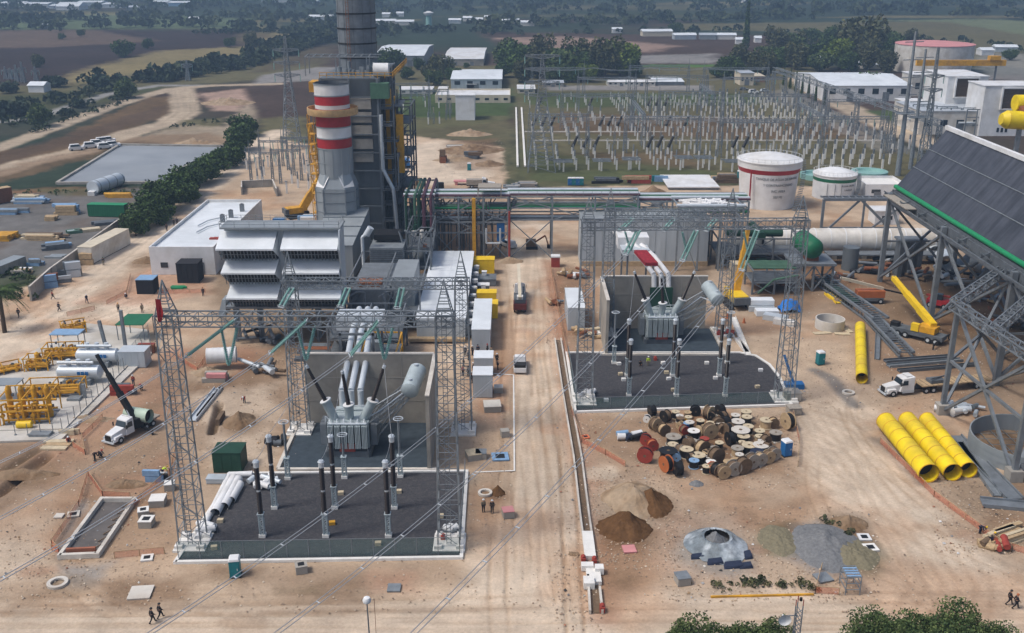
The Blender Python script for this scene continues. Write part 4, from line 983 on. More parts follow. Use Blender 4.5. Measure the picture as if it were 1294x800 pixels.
# big steel chimney
B=V(452,60,254);zt=V(452,-60,254).z
t=thing('chimney_stack','very wide plain steel chimney with dark bands cut off by the top of the picture','chimney',(B.x,254,0));z0=V(452,92,250).z;r=4.6
MB().lathe((0,0,0),[(r,z0-14),(r,zt)],56, False).build('shaft','steel_mid',t)
for py in (17,36,55,73):
 z=V(452,py,250).z;MB().lathe((0,0,0),[(r+.16,z-.25),(r+.16,z+.1)],56, False).build('band','black',t)
q=MB()
for k in range(12):a=-2.6+k*.5;q.beam((1.005*r*math.cos(a),1.005*r*math.sin(a),z0),(1.005*r*math.cos(a),1.005*r*math.sin(a),zt),.09)
q.build('plate_seams','steel_dark',t)
q=MB()
for k in range(36):zz=z0+k*.9;q.beam((-1.7,-r-.2,zz),(-1.1,-r-.2,zz),.07)
q.beam((-1.7,-r-.25,z0),(-1.7,-r-.25,zt),.1);q.beam((-1.1,-r-.25,z0),(-1.1,-r-.25,zt),.1);q.build('ladder','rust',t)
# heat recovery boiler
X0,X1,Y0,Y1,ZT=-43.0,-30.2,233.0,266.0,V(470,98,234).z
t=thing('boiler_block','tall dark steel boiler block behind the red and white chimney','boiler',((X0+X1)/2,Y0,0));hx=(X1-X0)/2;D=Y1-Y0
MB().box(-hx,hx,0,D,2,ZT).build('casing','cladding_dark',t)
q=MB()
for k in range(5):
 z=ZT-4.5-k*3.0;q.box(-hx+1,hx-1.6,-.8,-.02,z-2.3,z)
q.build('cladding_panels','concrete',t)
q=MB()
for x in (-hx,0,hx):
 q.beam((x,-.9,0),(x,-.9,ZT),.45);q.beam((x,D,0),(x,D,ZT),.45)
for y in range(0,int(D)+1,6):q.beam((hx+.3,y,0),(hx+.3,y,ZT),.4)
for k in range(10):
 z=3+k*(ZT-3)/9;q.beam((-hx,-.9,z),(hx,-.9,z),.28);q.beam((hx+.3,0,z),(hx+.3,D,z),.28)
q.build('steel_frame','steel_mid',t)
# side galleries, right flank
def gallery(q,x0,x1,y0,y1,z,rail):q.box(x0,x1,y0,y1,z,z+.12);railing(rail,[(x0,y0,z),(x1,y0,z),(x1,y1,z)],1.1,2.0,.08)
q=MB();rl=MB();rg=random.Random(5)
for k in range(9):
 z=4+k*3.7;a=hx+.4;b=hx+3.2+1.0*(k%3==0);gallery(q,a,b,-.5-(k%2),D*(.5+.05*(k%4)),z,rl)
 if k:q.hexa([(b-.9,1,z-3.7),(b,1,z-3.7),(b,1.3,z-3.7),(b-.9,1.3,z-3.7)],[(b-.9,6,z),(b,6,z),(b,6.3,z),(b-.9,6.3,z)])
for y in (-.5,8,16):q.beam((hx+3.4,y,0),(hx+3.4,y,37),.3)
q.build('gallery','steel_dark',t);rl.build('handrail','steel',t)
q=MB();q.path([(hx+.6,-1.2,ZT-8),(hx+.6,-1.2,20),(hx+2.8,-1.6,15.5),(hx+3.4,-1.8,6)],.42,10);q.build('steam_pipe','silver',t)
q=MB();q.box(hx+1.2,hx+2.4,3,5,16,ZT-3);q.box(hx+2.6,hx+3.0,6,8,12,ZT-5);q.build('cable_ladder','yellow_orange',t)
q=MB()
for i in range(26):
 x=hx+rg.uniform(.4,4.4);y=rg.uniform(-1.5,14);z=rg.uniform(2,30);L=rg.uniform(2,9)
 if i%2:q.tube((x,y,z),(x,y,min(z+L,33)),rg.uniform(.1,.25),n=7)
 else:q.tube((x,y,z),(x,y+L,z),rg.uniform(.1,.25),n=7)
q.build('small_pipes','steel_mid',t)
q=MB()
for i in range(18):
 x=rg.uniform(-hx,hx);y=rg.uniform(0,12);h=rg.uniform(.8,2.6);MB().tube((x,y,ZT),(x,y,ZT+h),rg.uniform(.15,.5),n=8).build('roof_vent','steel',t)
q=MB();railing(q,[(-hx,-.8,ZT),(hx+3.4,-.8,ZT),(hx+3.4,D,ZT)],1.3,1.6,.1);q.build('roof_rail','yellow_orange',t)
MB().tube((hx-1,2,ZT+1.6),(hx+2.4,2,ZT+1.6),1.5,n=18).build('steam_drum','white',t)
MB().box(hx-1.5,hx+2.6,-1.6,1.2,ZT-4.4,ZT-1).build('control_box','green_pipe',t)
q=MB()
for k in range(9):q.beam((-hx-4+k*1.8,4,ZT+4.2),(-hx-4+k*1.8,9,ZT+4.4),.16)
for x in (-hx-4,-hx+3,-hx+10):q.beam((x,4,ZT),(x,4,ZT+4.2),.22);q.beam((x,9,ZT),(x,9,ZT+4.2),.22)
q.beam((-hx-4,4,ZT+4.2),(hx,4,ZT+4.2),.25);q.beam((-hx-4,9,ZT+4.3),(hx,9,ZT+4.3),.25);q.build('roof_frame','steel',t)
MB().box(-hx-2.5,-hx+3,-1,4,ZT-3,ZT-.8).build('scaffold_deck','yellow_orange',t)
# steel mast cluster right of boiler roof
for i,px in enumerate((487,493)):
 p_=V(px,100,246);one('lattice_mast','slim lattice mast at the top right of the boiler, %s one'%('left','right')[i],'mast',MB().truss((0,0,0),(0,0,V(px,82,246).z),.9,.7,30,.14,.08),'steel',(p_.x,246+i,0))
# open steel tower with brown pipework right of the boiler
p_=G(492,330);t=thing('pipe_tower','dark open steel tower full of pipes between the boiler and the pipe rack','steel frame',(V(496,200,236).x,236,0));zt=V(490,135,236).z
q=MB()
for x in (0,4.4):
 for y in (0,6,12):q.beam((x,y,0),(x,y,zt),.35)
for k in range(9):
 z=(k+1)*zt/9
 for y in (0,6,12):q.beam((0,y,z),(4.4,y,z),.25)
 for x in (0,4.4):q.beam((x,0,z),(x,12,z),.25)
 q.beam((0,0,z-zt/9),(4.4,0,z) if k%2 else (4.4,0,z-.1),.18)
 q.box(.2,4.2 if k%2 else 2.4,.3,11,z,z+.1)
q.build('frame','steel_dark',t)
q=MB()
for i in range(14):x=rg.uniform(.4,4);y=rg.uniform(.5,5);z=rg.uniform(1,zt-9);q.tube((x,y,z),(x,y,z+rg.uniform(3,9)),rg.uniform(.12,.3),n=7)
q.build('pipes','steel',t)
MB().box(1.2,2.8,-.8,.6,zt*.55,zt*.95).build('scaffold','yellow_orange',t)
# filter house
FY=171.0;t=thing('filter_house','huge air intake filter house with three tiers of white hoods','filter house',(V(350,340,FY).x,FY,0))
L0,R0=V(274,300,FY).x-t.location.x,V(428,300,FY).x-t.location.x;D=5.6
ztop,zbot=V(350,291,FY).z,V(350,390,FY).z
MB().box(L0+.6,R0,2.6,D,zbot,ztop).build('casing','cladding',t)
q=MB();q.box(L0+.4,R0+.25,.6,D+.3,ztop,ztop+.3);q.build('roof','cladding_grey',t)
# right side panel wedge shape
q=MB();xs=R0
prof=[(-.2,ztop),(2.6,ztop),(2.6,zbot+.5),(.9,zbot+.3),(.4,ztop-9.5),(-1.4,ztop-3.2)]
q.add([(xs,y,z) for y,z in prof]+[(xs+.25,y,z) for y,z in prof],[tuple(range(6))[::-1],tuple(range(6,12))]+[(i,(i+1)%6,6+(i+1)%6,6+i) for i in range(6)]);q.build('side_panel','cladding',t)
rowsf=[(294,317,329),(329,347,359),(360,379,386)]
mid=(L0+R0)/2
for bay,(a,b) in enumerate(((L0,mid-.6),(mid+.6,R0-.1))):
 for k,(ya,yb,yc) in enumerate(rowsf):
  z1=V(350,ya,FY+1.4).z;z2=V(350,yb,FY-1.6).z;z3=V(350,yc,FY+1.2).z;sh=k*.5 if bay==0 else k*-.3
  aa=a+(sh if bay==0 else 0);
  q=MB();q.hexa([(aa,-1.6,z2),(b,-1.6,z2),(b,2.6,z1-.5),(aa,2.6,z1-.5)],[(aa,-1.6,z2+.3),(b,-1.6,z2+.3),(b,2.6,z1),(aa,2.6,z1)])
  q.add([(aa,-1.6,z2),(aa,2.6,z1),(aa,2.6,z3)],[(0,1,2)]);q.add([(b,-1.6,z2),(b,2.6,z1),(b,2.6,z3)],[(0,2,1)])
  hood=q.build('hood','roof_white',t)
  q=MB();q.box(aa+.1,b-.1,2.2,2.58,z3,z2+1.2);q.build('filter_opening','black',t)
  q=MB();n_=16
  for i in range(n_+1):x=aa+.2+(b-aa-.4)*i/n_;q.beam((x,.9,z3+.1),(x,-.2,z2+.2),.12)
  q.beam((aa,.4,(z2+z3)/2),(b,.4,(z2+z3)/2),.1);q.build('filter_frames','steel_mid',t)
q=MB()
for x in (L0+1,(L0+mid)/2,mid,(R0+mid)/2,R0-.5):
 for y in (3,D-.5):q.beam((x,y,0),(x,y,zbot),.45)
 q.beam((x,3,.2),(x,D-.5,zbot-.3),.2)
for i,x in enumerate((L0+1,(L0+mid)/2,mid,(R0+mid)/2)):
 x2=(L0+mid)/2 if i==0 else mid if i==1 else (R0+mid)/2 if i==2 else R0-.5
 q.beam((x,3,.2),(x2,3,zbot-.2),.22);q.beam((x2,3,.2),(x,3,zbot-.2),.22)
q.box(L0,R0,1.0,D,zbot-.4,zbot);q.build('support_frame','steel_mid',t)
q=MB();q.hexa([(L0+4,D,zbot+1),(R0-2,D,zbot+1),(R0-5,D+12,3),(L0+8,D+12,3)],[(L0+4,D,ztop-5),(R0-2,D,ztop-5),(R0-5,D+12,10),(L0+8,D+12,10)]);q.build('transition_duct','cladding_grey',t)
q=MB();railing(q,[(L0+.4,.8,ztop+.3),(R0,.8,ztop+.3),(R0,D,ztop+.3),(L0+.4,D,ztop+.3)],1.0,2.5,.06, True);q.build('roof_rail','steel',t)
q=MB();q.hexa([(L0-1.6,1.5,zbot-1.8),(L0-.2,1.5,zbot-1.8),(L0-.2,5,zbot-1.8),(L0-1.6,5,zbot-1.8)],[(L0-.8,2,zbot+1),(L0-.2,2,zbot+1),(L0-.2,4.6,zbot+1),(L0-.8,4.6,zbot+1)]);q.build('side_hopper','cladding_grey',t)
# turbine hall equipment behind / right of the filter house
def frame_block(name,label,cat,x0,x1,y0,y1,zt,levels,mf='steel_mid',deck='steel_dark',loc=None,xb=True,w_=.28,decks=True,cols=None):
 t=thing(name,label,cat,((x0+x1)/2,y0,0));a=(x1-x0)/2;d=y1-y0;q=MB();n_=cols or max(1,round((x1-x0)/6));xs_=[-a+2*a*i/n_ for i in range(n_+1)]
 for x in xs_:
  for y in (0,d):q.beam((x,y,0),(x,y,zt),w_*1.3)
 for k in levels:
  for y in (0,d):q.beam((-a,y,k),(a,y,k),w_)
  for x in xs_:q.beam((x,0,k),(x,d,k),w_)
 if xb:
  ks=[0]+list(levels)
  for i in range(len(xs_)-1):
   for u,v in zip(ks[:-1],ks[1:]):
    if (i+ks.index(u))%2==0:q.beam((xs_[i],0,u),(xs_[i+1],0,v),w_*.7);q.beam((xs_[i+1],0,u),(xs_[i],0,v),w_*.7)
 q.build('frame',mf,t)
 if decks:
  q=MB()
  for k in levels[:-1]:q.box(-a,a,.3,d-.3,k+.1,k+.2)
  q.build('deck',deck,t)
 return t,a,d
t,a,d=frame_block('turbine_platform','grey steel platform with gas turbine casing right of the filter house','platform',-31,-17,178,204,9,[3.5,8.5],w_=.22)
MB().box(-a+1,a-6,3,20,3.7,7.8).build('turbine_enclosure','steel_mid',t)
MB().box(-a+2,a-7.5,4,8,7.8,8.6).build('rusty_cover','rust',t)
MB().box(a-5.6,a-1.5,5,17,3.7,9.4).build('grey_enclosure','cladding_grey',t)
q=MB()
for i in range(22):x=rg.uniform(-a,a);y=rg.uniform(-1,8);q.path([(x,y,.4),(x,y,rg.uniform(2,8)),(x+rg.uniform(-3,3),y,8)],rg.uniform(.1,.3),7)
q.build('pipes','steel',t)
# exhaust duct climbing to the boiler
t=thing('exhaust_duct','dark sloping exhaust duct leading from the turbine platform up to the chimney casing','duct',(-37,206,0))
MB().hexa([(-3.5,0,2),(3.5,0,2),(5,17,3),(-5,17,3)],[(-3.5,0,9),(3.5,0,9),(5,17,13),(-5,17,13)]).build('duct','cladding_grey',t)
q=MB()
for k in range(5):f=k/4;q.beam((-3.6-1.4*f,17*f,9.1+4*f),(3.6+1.4*f,17*f,9.1+4*f),.25)
q.build('ribs','steel',t)
for s_ in (-3,3):MB().beam((s_,2,0),(s_,2,2.2),.5).build('leg','steel_dark',t)
# grey louvred module on legs with silencer
t,a,d=frame_block('louvred_module','grey louvred module on a steel frame right of the chimney foot','module',-29.5,-22.5,203,210,6,[3,6],w_=.2,decks=False)
MB().box(-a,a,0,d,6,9.5).build('casing','steel',t);q=MB()
for k in range(7):q.box(-a+.1,a-.1,-.15,-.01,6.3+k*.45,6.5+k*.45)
q.build('louvres','steel_dark',t)
MB().path([(-a-1.5,1,2),(-a-1.5,1,11.5),(-a-.2,1,12.5)],.35,10).build('silencer_pipe','silver',t);MB().tube((-a-.6,1,12),(-a+.4,1,13.6),.7,n=14).build('silencer','silver',t)
MB().box(-a+.5,a-1,4,d+2,10,11.2).build('black_top_box','black',t)
for x0_,x1_,y0_,y1_,z_,lb,m_ in ((-24,-18.5,150,160,7,'yellow ochre scaffolded frame between the left blast wall and the long enclosure','yellow_orange'),(-31,-19,160,172,8,'grey steel frame carrying equipment behind the left blast wall','steel_mid'),(-22,-17,206,220,12,'tall dark pipe frame right of the louvred module','steel_dark')):
 t,a,d=frame_block('equipment_scaffold',lb,'steel frame',x0_,x1_,y0_,y1_,z_,[z_*.35,z_*.7,z_],m_ if m_!='yellow_orange' else 'yellow_orange','steel_dark',w_=.22)
 for i in range(10):
  x=rg.uniform(-a+.6,a-.6);y=rg.uniform(.6,d-1);zz=rg.choice([.1,z_*.35+.2,z_*.7+.2]);s_=rg.uniform(.5,1.3)
  if i%2:MB().cb(x,y,zz,s_*1.5,s_,s_*1.2).build('equipment_box',rg.choice(['steel_mid','cladding_grey','rust','white_dirty','black']),t)
  else:MB().tube((x,y,zz),(x,y,min(z_,zz+s_*2)),s_*.4,n=12).build('vessel',rg.choice(['silver','steel_mid','green_dark','white_dirty']),t)
 q=MB()
 for i in range(16):x=rg.uniform(-a,a);y=rg.uniform(-.6,d*.4);q.path([(x,y,rg.uniform(.2,2)),(x,y,rg.uniform(3,z_)),(x+rg.uniform(-3,3),y,z_-.3)],rg.uniform(.07,.2),6)
 q.build('pipes','steel',t)
# long white enclosure
x0=G(527,431).x;x1=G(588,431).x;y0=G(550,431).y;zt=V(550,402,y0).z;yl=G(565,317,zt).y
t=thing('equipment_enclosure','very long white flat roofed enclosure behind the left transformer bay','enclosure',((x0+x1)/2,y0,0));a=(x1-x0)/2;L=yl-y0
MB().box(-a,a,0,L,.5,zt-.25).build('wall','cladding',t);q=MB();n_=6
for i in range(n_):q.box(-a-.15,a+.15,L*i/n_+.04,L*(i+1)/n_-.04,zt-.25,zt)
q.box(-.08,.08,0,L,zt,zt+.06);q.build('roof','roof_white',t)
q=MB()
for i in range(9):y=L*(i+.3)/9;q.box(a+.01,a+1.3,y,y+2.0,.5,rg.uniform(1.5,3.2))
q.build('side_cabinets','steel_mid',t)
for i in range(9):y=L*(i+.3)/9;MB().tube((a+.9,y+1,2.6),(a+.9,y+1,3.3),.6,n=12).build('fan','white',t)
MB().box(-a-1.5,a,-1.4,-.02,.4,.9).build('plinth','wood',t)
MB().box(-a,a,0,L,0,.49).build('base','concrete',t)
# ======================= PIPE RACK =======================
RY=227.0
def pipe_rack(label,px0,px1,Y,zt,lv,nb,d=8,pipes=(),extra=None):
 x0,x1=V(px0,262,Y).x,V(px1,262,Y).x
 t,a,dd=frame_block('pipe_rack',label,'pipe rack',x0,x1,Y,Y+d,zt,lv,'steel','steel_dark',cols=nb,w_=.3,decks=False)
 for i,(m_,y,z,r) in enumerate(pipes):MB().tube((-a-.5,y,z),(a+.5,y,z),r,n=10).build('pipe',m_,t)
 return t,a,dd
zr=V(650,250,RY).z
PIPES=[('purple_pipe',.8,zr+.35,.28),('silver',1.9,zr+.45,.38),('steel',3.0,zr+.3,.25),('green_pipe',4.2,zr+.4,.32),('silver',5.4,zr+.45,.4),('steel',6.8,zr+.35,.3),('green_bright',.9,zr-2.6,.26),('green_pipe',2.0,zr-2.5,.34),('green_pipe',3.2,zr-2.6,.3),('steel',4.6,zr-2.5,.4),('steel_dark',1.2,zr-5.4,.34),('silver',2.6,zr-5.3,.4),('rust',4.2,zr-5.4,.3)]
t,a,d=pipe_rack('dense multi level pipe rack between the boiler and the main road',548,642,RY,zr,[zr-8.2,zr-5.7,zr-3,zr],3,8,PIPES)
q=MB()
for i in range(30):x=rg.uniform(-a,a);y=rg.uniform(.4,7);q.path([(x,y,rg.uniform(0,3)),(x,y,rg.uniform(4,zr-1)),(x+rg.uniform(-4,4),y,zr-1)],rg.uniform(.1,.22),6)
q.build('branch_pipes','steel_dark',t)
MB().box(a-8.2,a-7.4,-1,0,.5,zr).build('scaffold_tower','yellow_orange',t)
q=MB();q.box(a-6.8,a-1.6,-.5,4,zr+2.2,zr+2.5)
for x in (a-6.8,a-1.6):q.beam((x,-.5,zr),(x,-.5,zr+2.2),.2);q.beam((x,4,zr),(x,4,zr+2.2),.2)
q.build('top_platform','wood_grey',t)
q=MB();q.path([(a-5,-.6,7.5),(a-5,-.6,4),(a-1.8,-.6,4),(a-1.8,-.6,7.5)],.22,8);q.build('expansion_loop','silver',t)
MB().box(a-2.6,a-.8,.2,1.6,4.2,8.6).build('blue_sheeting','blue',t)
MB().tube((a+.3,-.7,0),(a+.3,-.7,zr-3),.25,n=10).build('riser','red_dull',t)
t,a,d=pipe_rack('pipe rack section bridging over the main road',644,806,RY+1,zr,[zr-5.4,zr-2.6,zr],3,8,PIPES)
q=MB();railing(q,[(-a,0,zr+.2),(a,0,zr+.2)],1.1,2,.07);q.build('handrail','steel',t)
t,a,d=pipe_rack('pipe rack corner with purple and green risers next to the boiler tower',512,546,RY-6,zr+1.5,[4,7.5,11,zr+1.5],2,18,[(m_,y,z+1.2,r) for m_,y,z,r in PIPES[:6]])
for x,m_,r in ((-a+4.2,'purple_pipe',.42),(a-.2,'purple_pipe',.33),(-a+.3,'green_dark',.3),(-a+2.2,'green_pipe',.3),(-a+3.1,'green_dark',.4)):
 MB().path([(x,17,zr+2),(x,-.8,zr+2),(x,-.8,6),(x-.8,-2.0,2),(x-1,-2.2,.2)],r,9).build('riser',m_,t)
q=MB()
for i in range(24):x=rg.uniform(-a,a);y=rg.uniform(.5,16);q.tube((x,y,rg.uniform(0,4)),(x,y,rg.uniform(7,zr)),rg.uniform(.15,.4),n=7)
q.build('branch_pipes','green_dark',t)
t,a,d=pipe_rack('pipe rack behind the right grey hall',808,946,RY+3,zr-1.6,[zr-5,zr-3.4,zr-1.6],4,9,[(m_,y,z-1.6,r) for m_,y,z,r in PIPES[:9]])
Yb=G(900,262,zr).y
t,a,d=pipe_rack('farther U shaped pipe rack holding white valves',858,940,Yb,zr,[zr-3,zr],3,9,[('silver',.4,zr+.3,.4),('silver',8.4,zr+.3,.4)])
q=MB()
for i in range(26):q.tube((rg.uniform(-a+1,a-1),rg.uniform(1.2,7.5),zr-.2),(rg.uniform(-a+1,a-1),rg.uniform(1.2,7.5),zr+.3),.25,n=7)
q.build('valves','white',t)
# right grey hall and its neighbours
t,W,D,H=building('machine_hall','big pale grey windowless hall behind the right transformer bay',733,893,336,276,265,'cladding','cladding_grey','flat',0,0,'hall',overh=.1)
q=MB();q.box(-W/2-.1,W/2+.1,-.25,-.02,0,1.1);q.build('plinth','wood',t)
q=MB()
for i in range(1,12):q.box(-W/2+W*i/12,-W/2+W*i/12+.06,-.05,-.005,1.2,H-.3)
q.build('panel_seams','cladding_grey',t)
# ======================= AIR COOLED CONDENSER =======================
xb,zb=81.0,20.0
def onb(py):
 return G(1200,py,zb).y
Yf,Yn=211.0,118.0
rp=V(1197,163,Yf);xr_,zr_=rp.x,rp.z
t=thing('air_cooled_condenser','huge dark panelled sloping condenser wall with a green lower pipe at the right edge','condenser',(xb,Yf,0));ax,az,L=xr_-xb,zr_-zb,Yf-Yn
q=MB();q.hexa([(.3,-L,zb+.6),(ax,-L,zr_-.5),(ax,0,zr_-.5),(.3,0,zb+.6)],[(0,-L,zb+.9),(ax,-L,zr_),(ax,0,zr_),(0,0,zb+.9)])
mat('fin_panel',(.062,.066,.08),.45,.2,.25,.35)
mm=M['fin_panel'];n=mm.node_tree.nodes;l=mm.node_tree.links
wv=n.new('ShaderNodeTexNoise');wv.inputs['Scale'].default_value=1.0;wv.inputs['Detail'].default_value=3
mp_=n.new('ShaderNodeMapping');mp_.inputs['Scale'].default_value=(.05,.9,.05);tcc=n.new('ShaderNodeTexCoord');l.new(tcc.outputs['Object'],mp_.inputs[0]);l.new(mp_.outputs[0],wv.inputs['Vector'])
rr_=n.new('ShaderNodeMapRange');rr_.inputs[1].default_value=.3;rr_.inputs[2].default_value=.7;rr_.inputs[3].default_value=.6;rr_.inputs[4].default_value=1.25;l.new(wv.outputs[0],rr_.inputs[0])
v2=n.new('ShaderNodeVectorMath');v2.operation='SCALE';old=n['Principled BSDF'].inputs['Base Color'].links[0].from_socket;l.new(old,v2.inputs[0]);l.new(rr_.outputs[0],v2.inputs['Scale']);l.new(v2.outputs[0],n['Principled BSDF'].inputs['Base Color'])
q.build('fin_panel','fin_panel',t)
q=MB()
for f in (.33,.64):q.beam((ax*f-.1,-L,zb+.9+(az-.9)*f+.08),(ax*f-.1,0,zb+.9+(az-.9)*f+.08),.14)
q.build('panel_joints','steel',t)
MB().beam((ax,-L,zr_+.3),(ax,.3,zr_+.3),.8).build('ridge_cap','white',t)
MB().tube((-.2,-L,zb+.6),(-.2,.2,zb+.6),.45,n=14).build('condensate_pipe','green_bright',t)
q=MB();q.add([(0,0,zb),(ax,0,zr_),(ax,0,zb)],[(0,2,1)]);q.add([(0,0,zb),(ax*2,0,zb),(ax,0,zr_)],[(0,1,2)]);q.build('end_wall','cladding_grey',t)
q=MB();q.hexa([(ax,-L,zr_-.5),(ax*2,-L,zb+.6),(ax*2,0,zb+.6),(ax,0,zr_-.5)],[(ax,-L,zr_),(ax*2+.3,-L,zb+.9),(ax*2+.3,0,zb+.9),(ax,0,zr_)]);q.build('far_panel','fin_panel',t)
q=MB();q.box(-.6,ax*2,-L,0,zb-.5,zb);q.box(-.8,-.3,-L,.2,zb-2.2,zb-.5);q.beam((-2.6,-L,zb-1.4),(-2.6,-4,zb-1.4),.35)
for k in range(11):y=-L+k*L/10;q.beam((-2.6,y,zb-1.4),(-.6,y,zb-.4),.3);q.beam((-2.4,y,zb-.9),(ax*2,y,zb-1.2),.5);q.beam((-2.6,y,zb-.3),(-.4,y-1.5,zb-1.9),.2)
q.build('fan_deck','steel_dark',t)
MB().box(-3.0,-.9,-14,-1,zb-1.0,zb-.8).build('walkway','wood_grey',t)
q=MB();cy_=[-1,-29,-57,-85]
for xx in (-1.5,14,28):
 for y in cy_:
  q.beam((xx,y,0),(xx,y,zb-.5),.9 if xx<0 else .7)
 for y0_,y1_ in zip(cy_[:-1],cy_[1:]):
  m_=(y0_+y1_)/2
  if xx<20:q.beam((xx,y0_,zb-2),(xx,y1_,1),.45);q.beam((xx,y1_,zb-2),(xx,y0_,1),.45)
  q.beam((xx,y0_,zb-2.4),(xx,y1_,zb-2.4),.45)
for y in cy_:
 q.beam((-1.5,y,zb-2),(14,y,1),.45);q.beam((14,y,zb-2),(-1.5,y,1),.45);q.beam((-1.5,y,zb-2.4),(28,y,zb-2.4),.45)
 q.beam((-1.5,y,zb*.45),(14,y,zb*.45),.35)
q.build('support_trestle','steel_mid',t)
# lower girder frame left of the condenser
p0=G(1036,303);z1=V(1042,252,p0.y).z;x1_=xb-1.5
t=thing('girder_frame','tall grey girder frame with diagonal braces spanning above the white steam duct','steel frame',p0);dx=20.0
q=MB();q.beam((0,0,0),(0,0,z1),.6);q.beam((dx/2,0,0),(dx/2,0,z1),.45);q.beam((0,0,z1),(dx,0,z1),.7);q.beam((0,3,z1),(dx,3,z1),.4)
for k in range(13):q.beam((dx*k/12,0,z1+.2),(dx*k/12,3,z1+.2),.2)
q.beam((0,0,1),(dx*.45,0,z1),.45);q.beam((dx*.45,0,z1),(dx,0,0),.6);q.beam((dx*.5,0,1),(dx,0,z1-1),.4);q.beam((0,0,z1*.3),(dx,0,z1*.3),.4)
q.build('frame','steel_mid',t)
# second bay under construction, near right
c1,c2,c3=G(1190,522),G(1280,606),G(1258,452);zt=V(1217,386,c1.y).z
t=thing('condenser_frame','unfinished braced steel trestle with lattice deck standing over the flatbed lorry','steel frame',c1)
e=Vector((c2.x-c1.x,c2.y-c1.y,0));fx=Vector((c3.x-c1.x+1,c3.y-c1.y,0));q=MB();up=Vector((0,0,zt))
f2=Vector((fx.x*.98+e.x,fx.y+e.y,0))
for p_ in (Vector(),e,fx,f2):q.beam(p_,p_+up,.65)
def xbr(p,r_,lo=.02,hi=.98):q.beam(p+up*lo,r_+up*hi,.42);q.beam(r_+up*lo,p+up*hi,.42);q.beam(p+up*.5,r_+up*.5,.4)
xbr(Vector(),e);xbr(Vector(),fx);xbr(fx,f2);xbr(e,f2)
q.build('trestle','steel_mid',t)
q=MB()
for a_,b_ in ((Vector((-.5,.5,0)),e*1.5),(Vector((-.5,.5,0)),fx*1.6),(fx,fx+e*1.5),(e,e+fx*1.5),(e*.5,e*.5+fx*1.5)):q.truss(a_+up,b_+up,1.3, None,max(6,int((b_-a_).length/1.8)),.17,.11)
q.build('lattice_deck','steel_mid',t)
[MB().cb(v_.x,v_.y,0,1.8,1.8,1.6).build('footing','concrete',t) for v_ in (Vector(),e)]
# yellow pipes above the condenser ridge
a_=V(1272,151,214);t=thing('cooling_duct','bright yellow rounded duct end poking in at the right edge above the condenser','duct',(a_.x,214,0));q=MB();q.lathe((0,0,0),[(.1,0),(1.4,.3),(2,1.2),(2.1,2)],20)
q=MB();q.tube((0,0,a_.z),(14,1,a_.z-1),1.9,n=20);q.tube((-1.2,0,a_.z+.1),(0,0,a_.z),1.2,1.9,n=20);q.tube((2.6,3,a_.z+3),(14,3,a_.z+3),1.7,n=20);q.build('duct','yellow_pipe',t)
q=MB();q.beam((3,0,0),(3,0,a_.z-2),.8);q.beam((10,0,0),(10,0,a_.z-2),.8);q.build('support','steel',t)
MB().tube((3.2,2,a_.z+.4),(4.6,2,a_.z+.6),2.3,n=20).build('flange','rust',t)
# white steam duct, green vessel, platform
A,B=G(928,303,4.2),G(1190,303,4.2);t=thing('steam_duct','fat white horizontal steam duct running to the condenser','duct',(A.x,A.y,0));L=B.x-A.x;q=MB()
q.tube((0,0,4.2),(L,0,4.2),2.7,n=32);q.tube((-1.0,0,4.2),(0,0,4.2),1.6,2.7,n=32);q.build('duct','white_dirty',t);q=MB()
for k in range(14):q.tube((1+k*L/14,0,4.2),(1.25+k*L/14,0,4.2),2.78,n=32)
q.build('ring','white',t);q=MB()
for k in range(7):q.box(2+k*L/7,3+k*L/7,-2,2,0,1.9)
q.build('saddle','concrete',t)
MB().tube((L*.12,0,4.2),(L*.13,0,4.2),2.85,n=32).build('black_joint','black',t)
MB().box(20,L,-6.5,-3.2,2.2,2.5).build('side_deck','steel_mid',t)
A=G(1026,330,6);t=thing('pressure_vessel','dark green domed vessel lying on a grey platform','vessel',(A.x,A.y,0));q=MB()
q.tube((-1.4,4.5,9.5),(0,0,8.7),2.2,n=28)
for k in range(6):a0,a1=k*math.pi/12,(k+1)*math.pi/12;d_=Vector((1.4,-4.5,-.8)).normalized();c=Vector((0,0,8.7));q.tube(c+d_*1.6*math.sin(a0),c+d_*1.6*math.sin(a1),2.2*math.cos(a0),max(.05,2.2*math.cos(a1)),n=28,cap=k==5)
q.build('shell','green',t);q=MB();q.cb(0,1.5,5.6,9,8,.5)
for x in (-4,0,4):
 for y in (-2,5):q.beam((x,y,0),(x,y,5.6),.4)
for x in (-4,0):q.beam((x,-2,0),(x+4,-2,5.6),.25);q.beam((x+4,-2,0),(x,-2,5.6),.25)
q.build('platform','steel_mid',t);MB().cb(0,1.5,6.1,2.6,3.6,.9).build('saddle','rust',t)
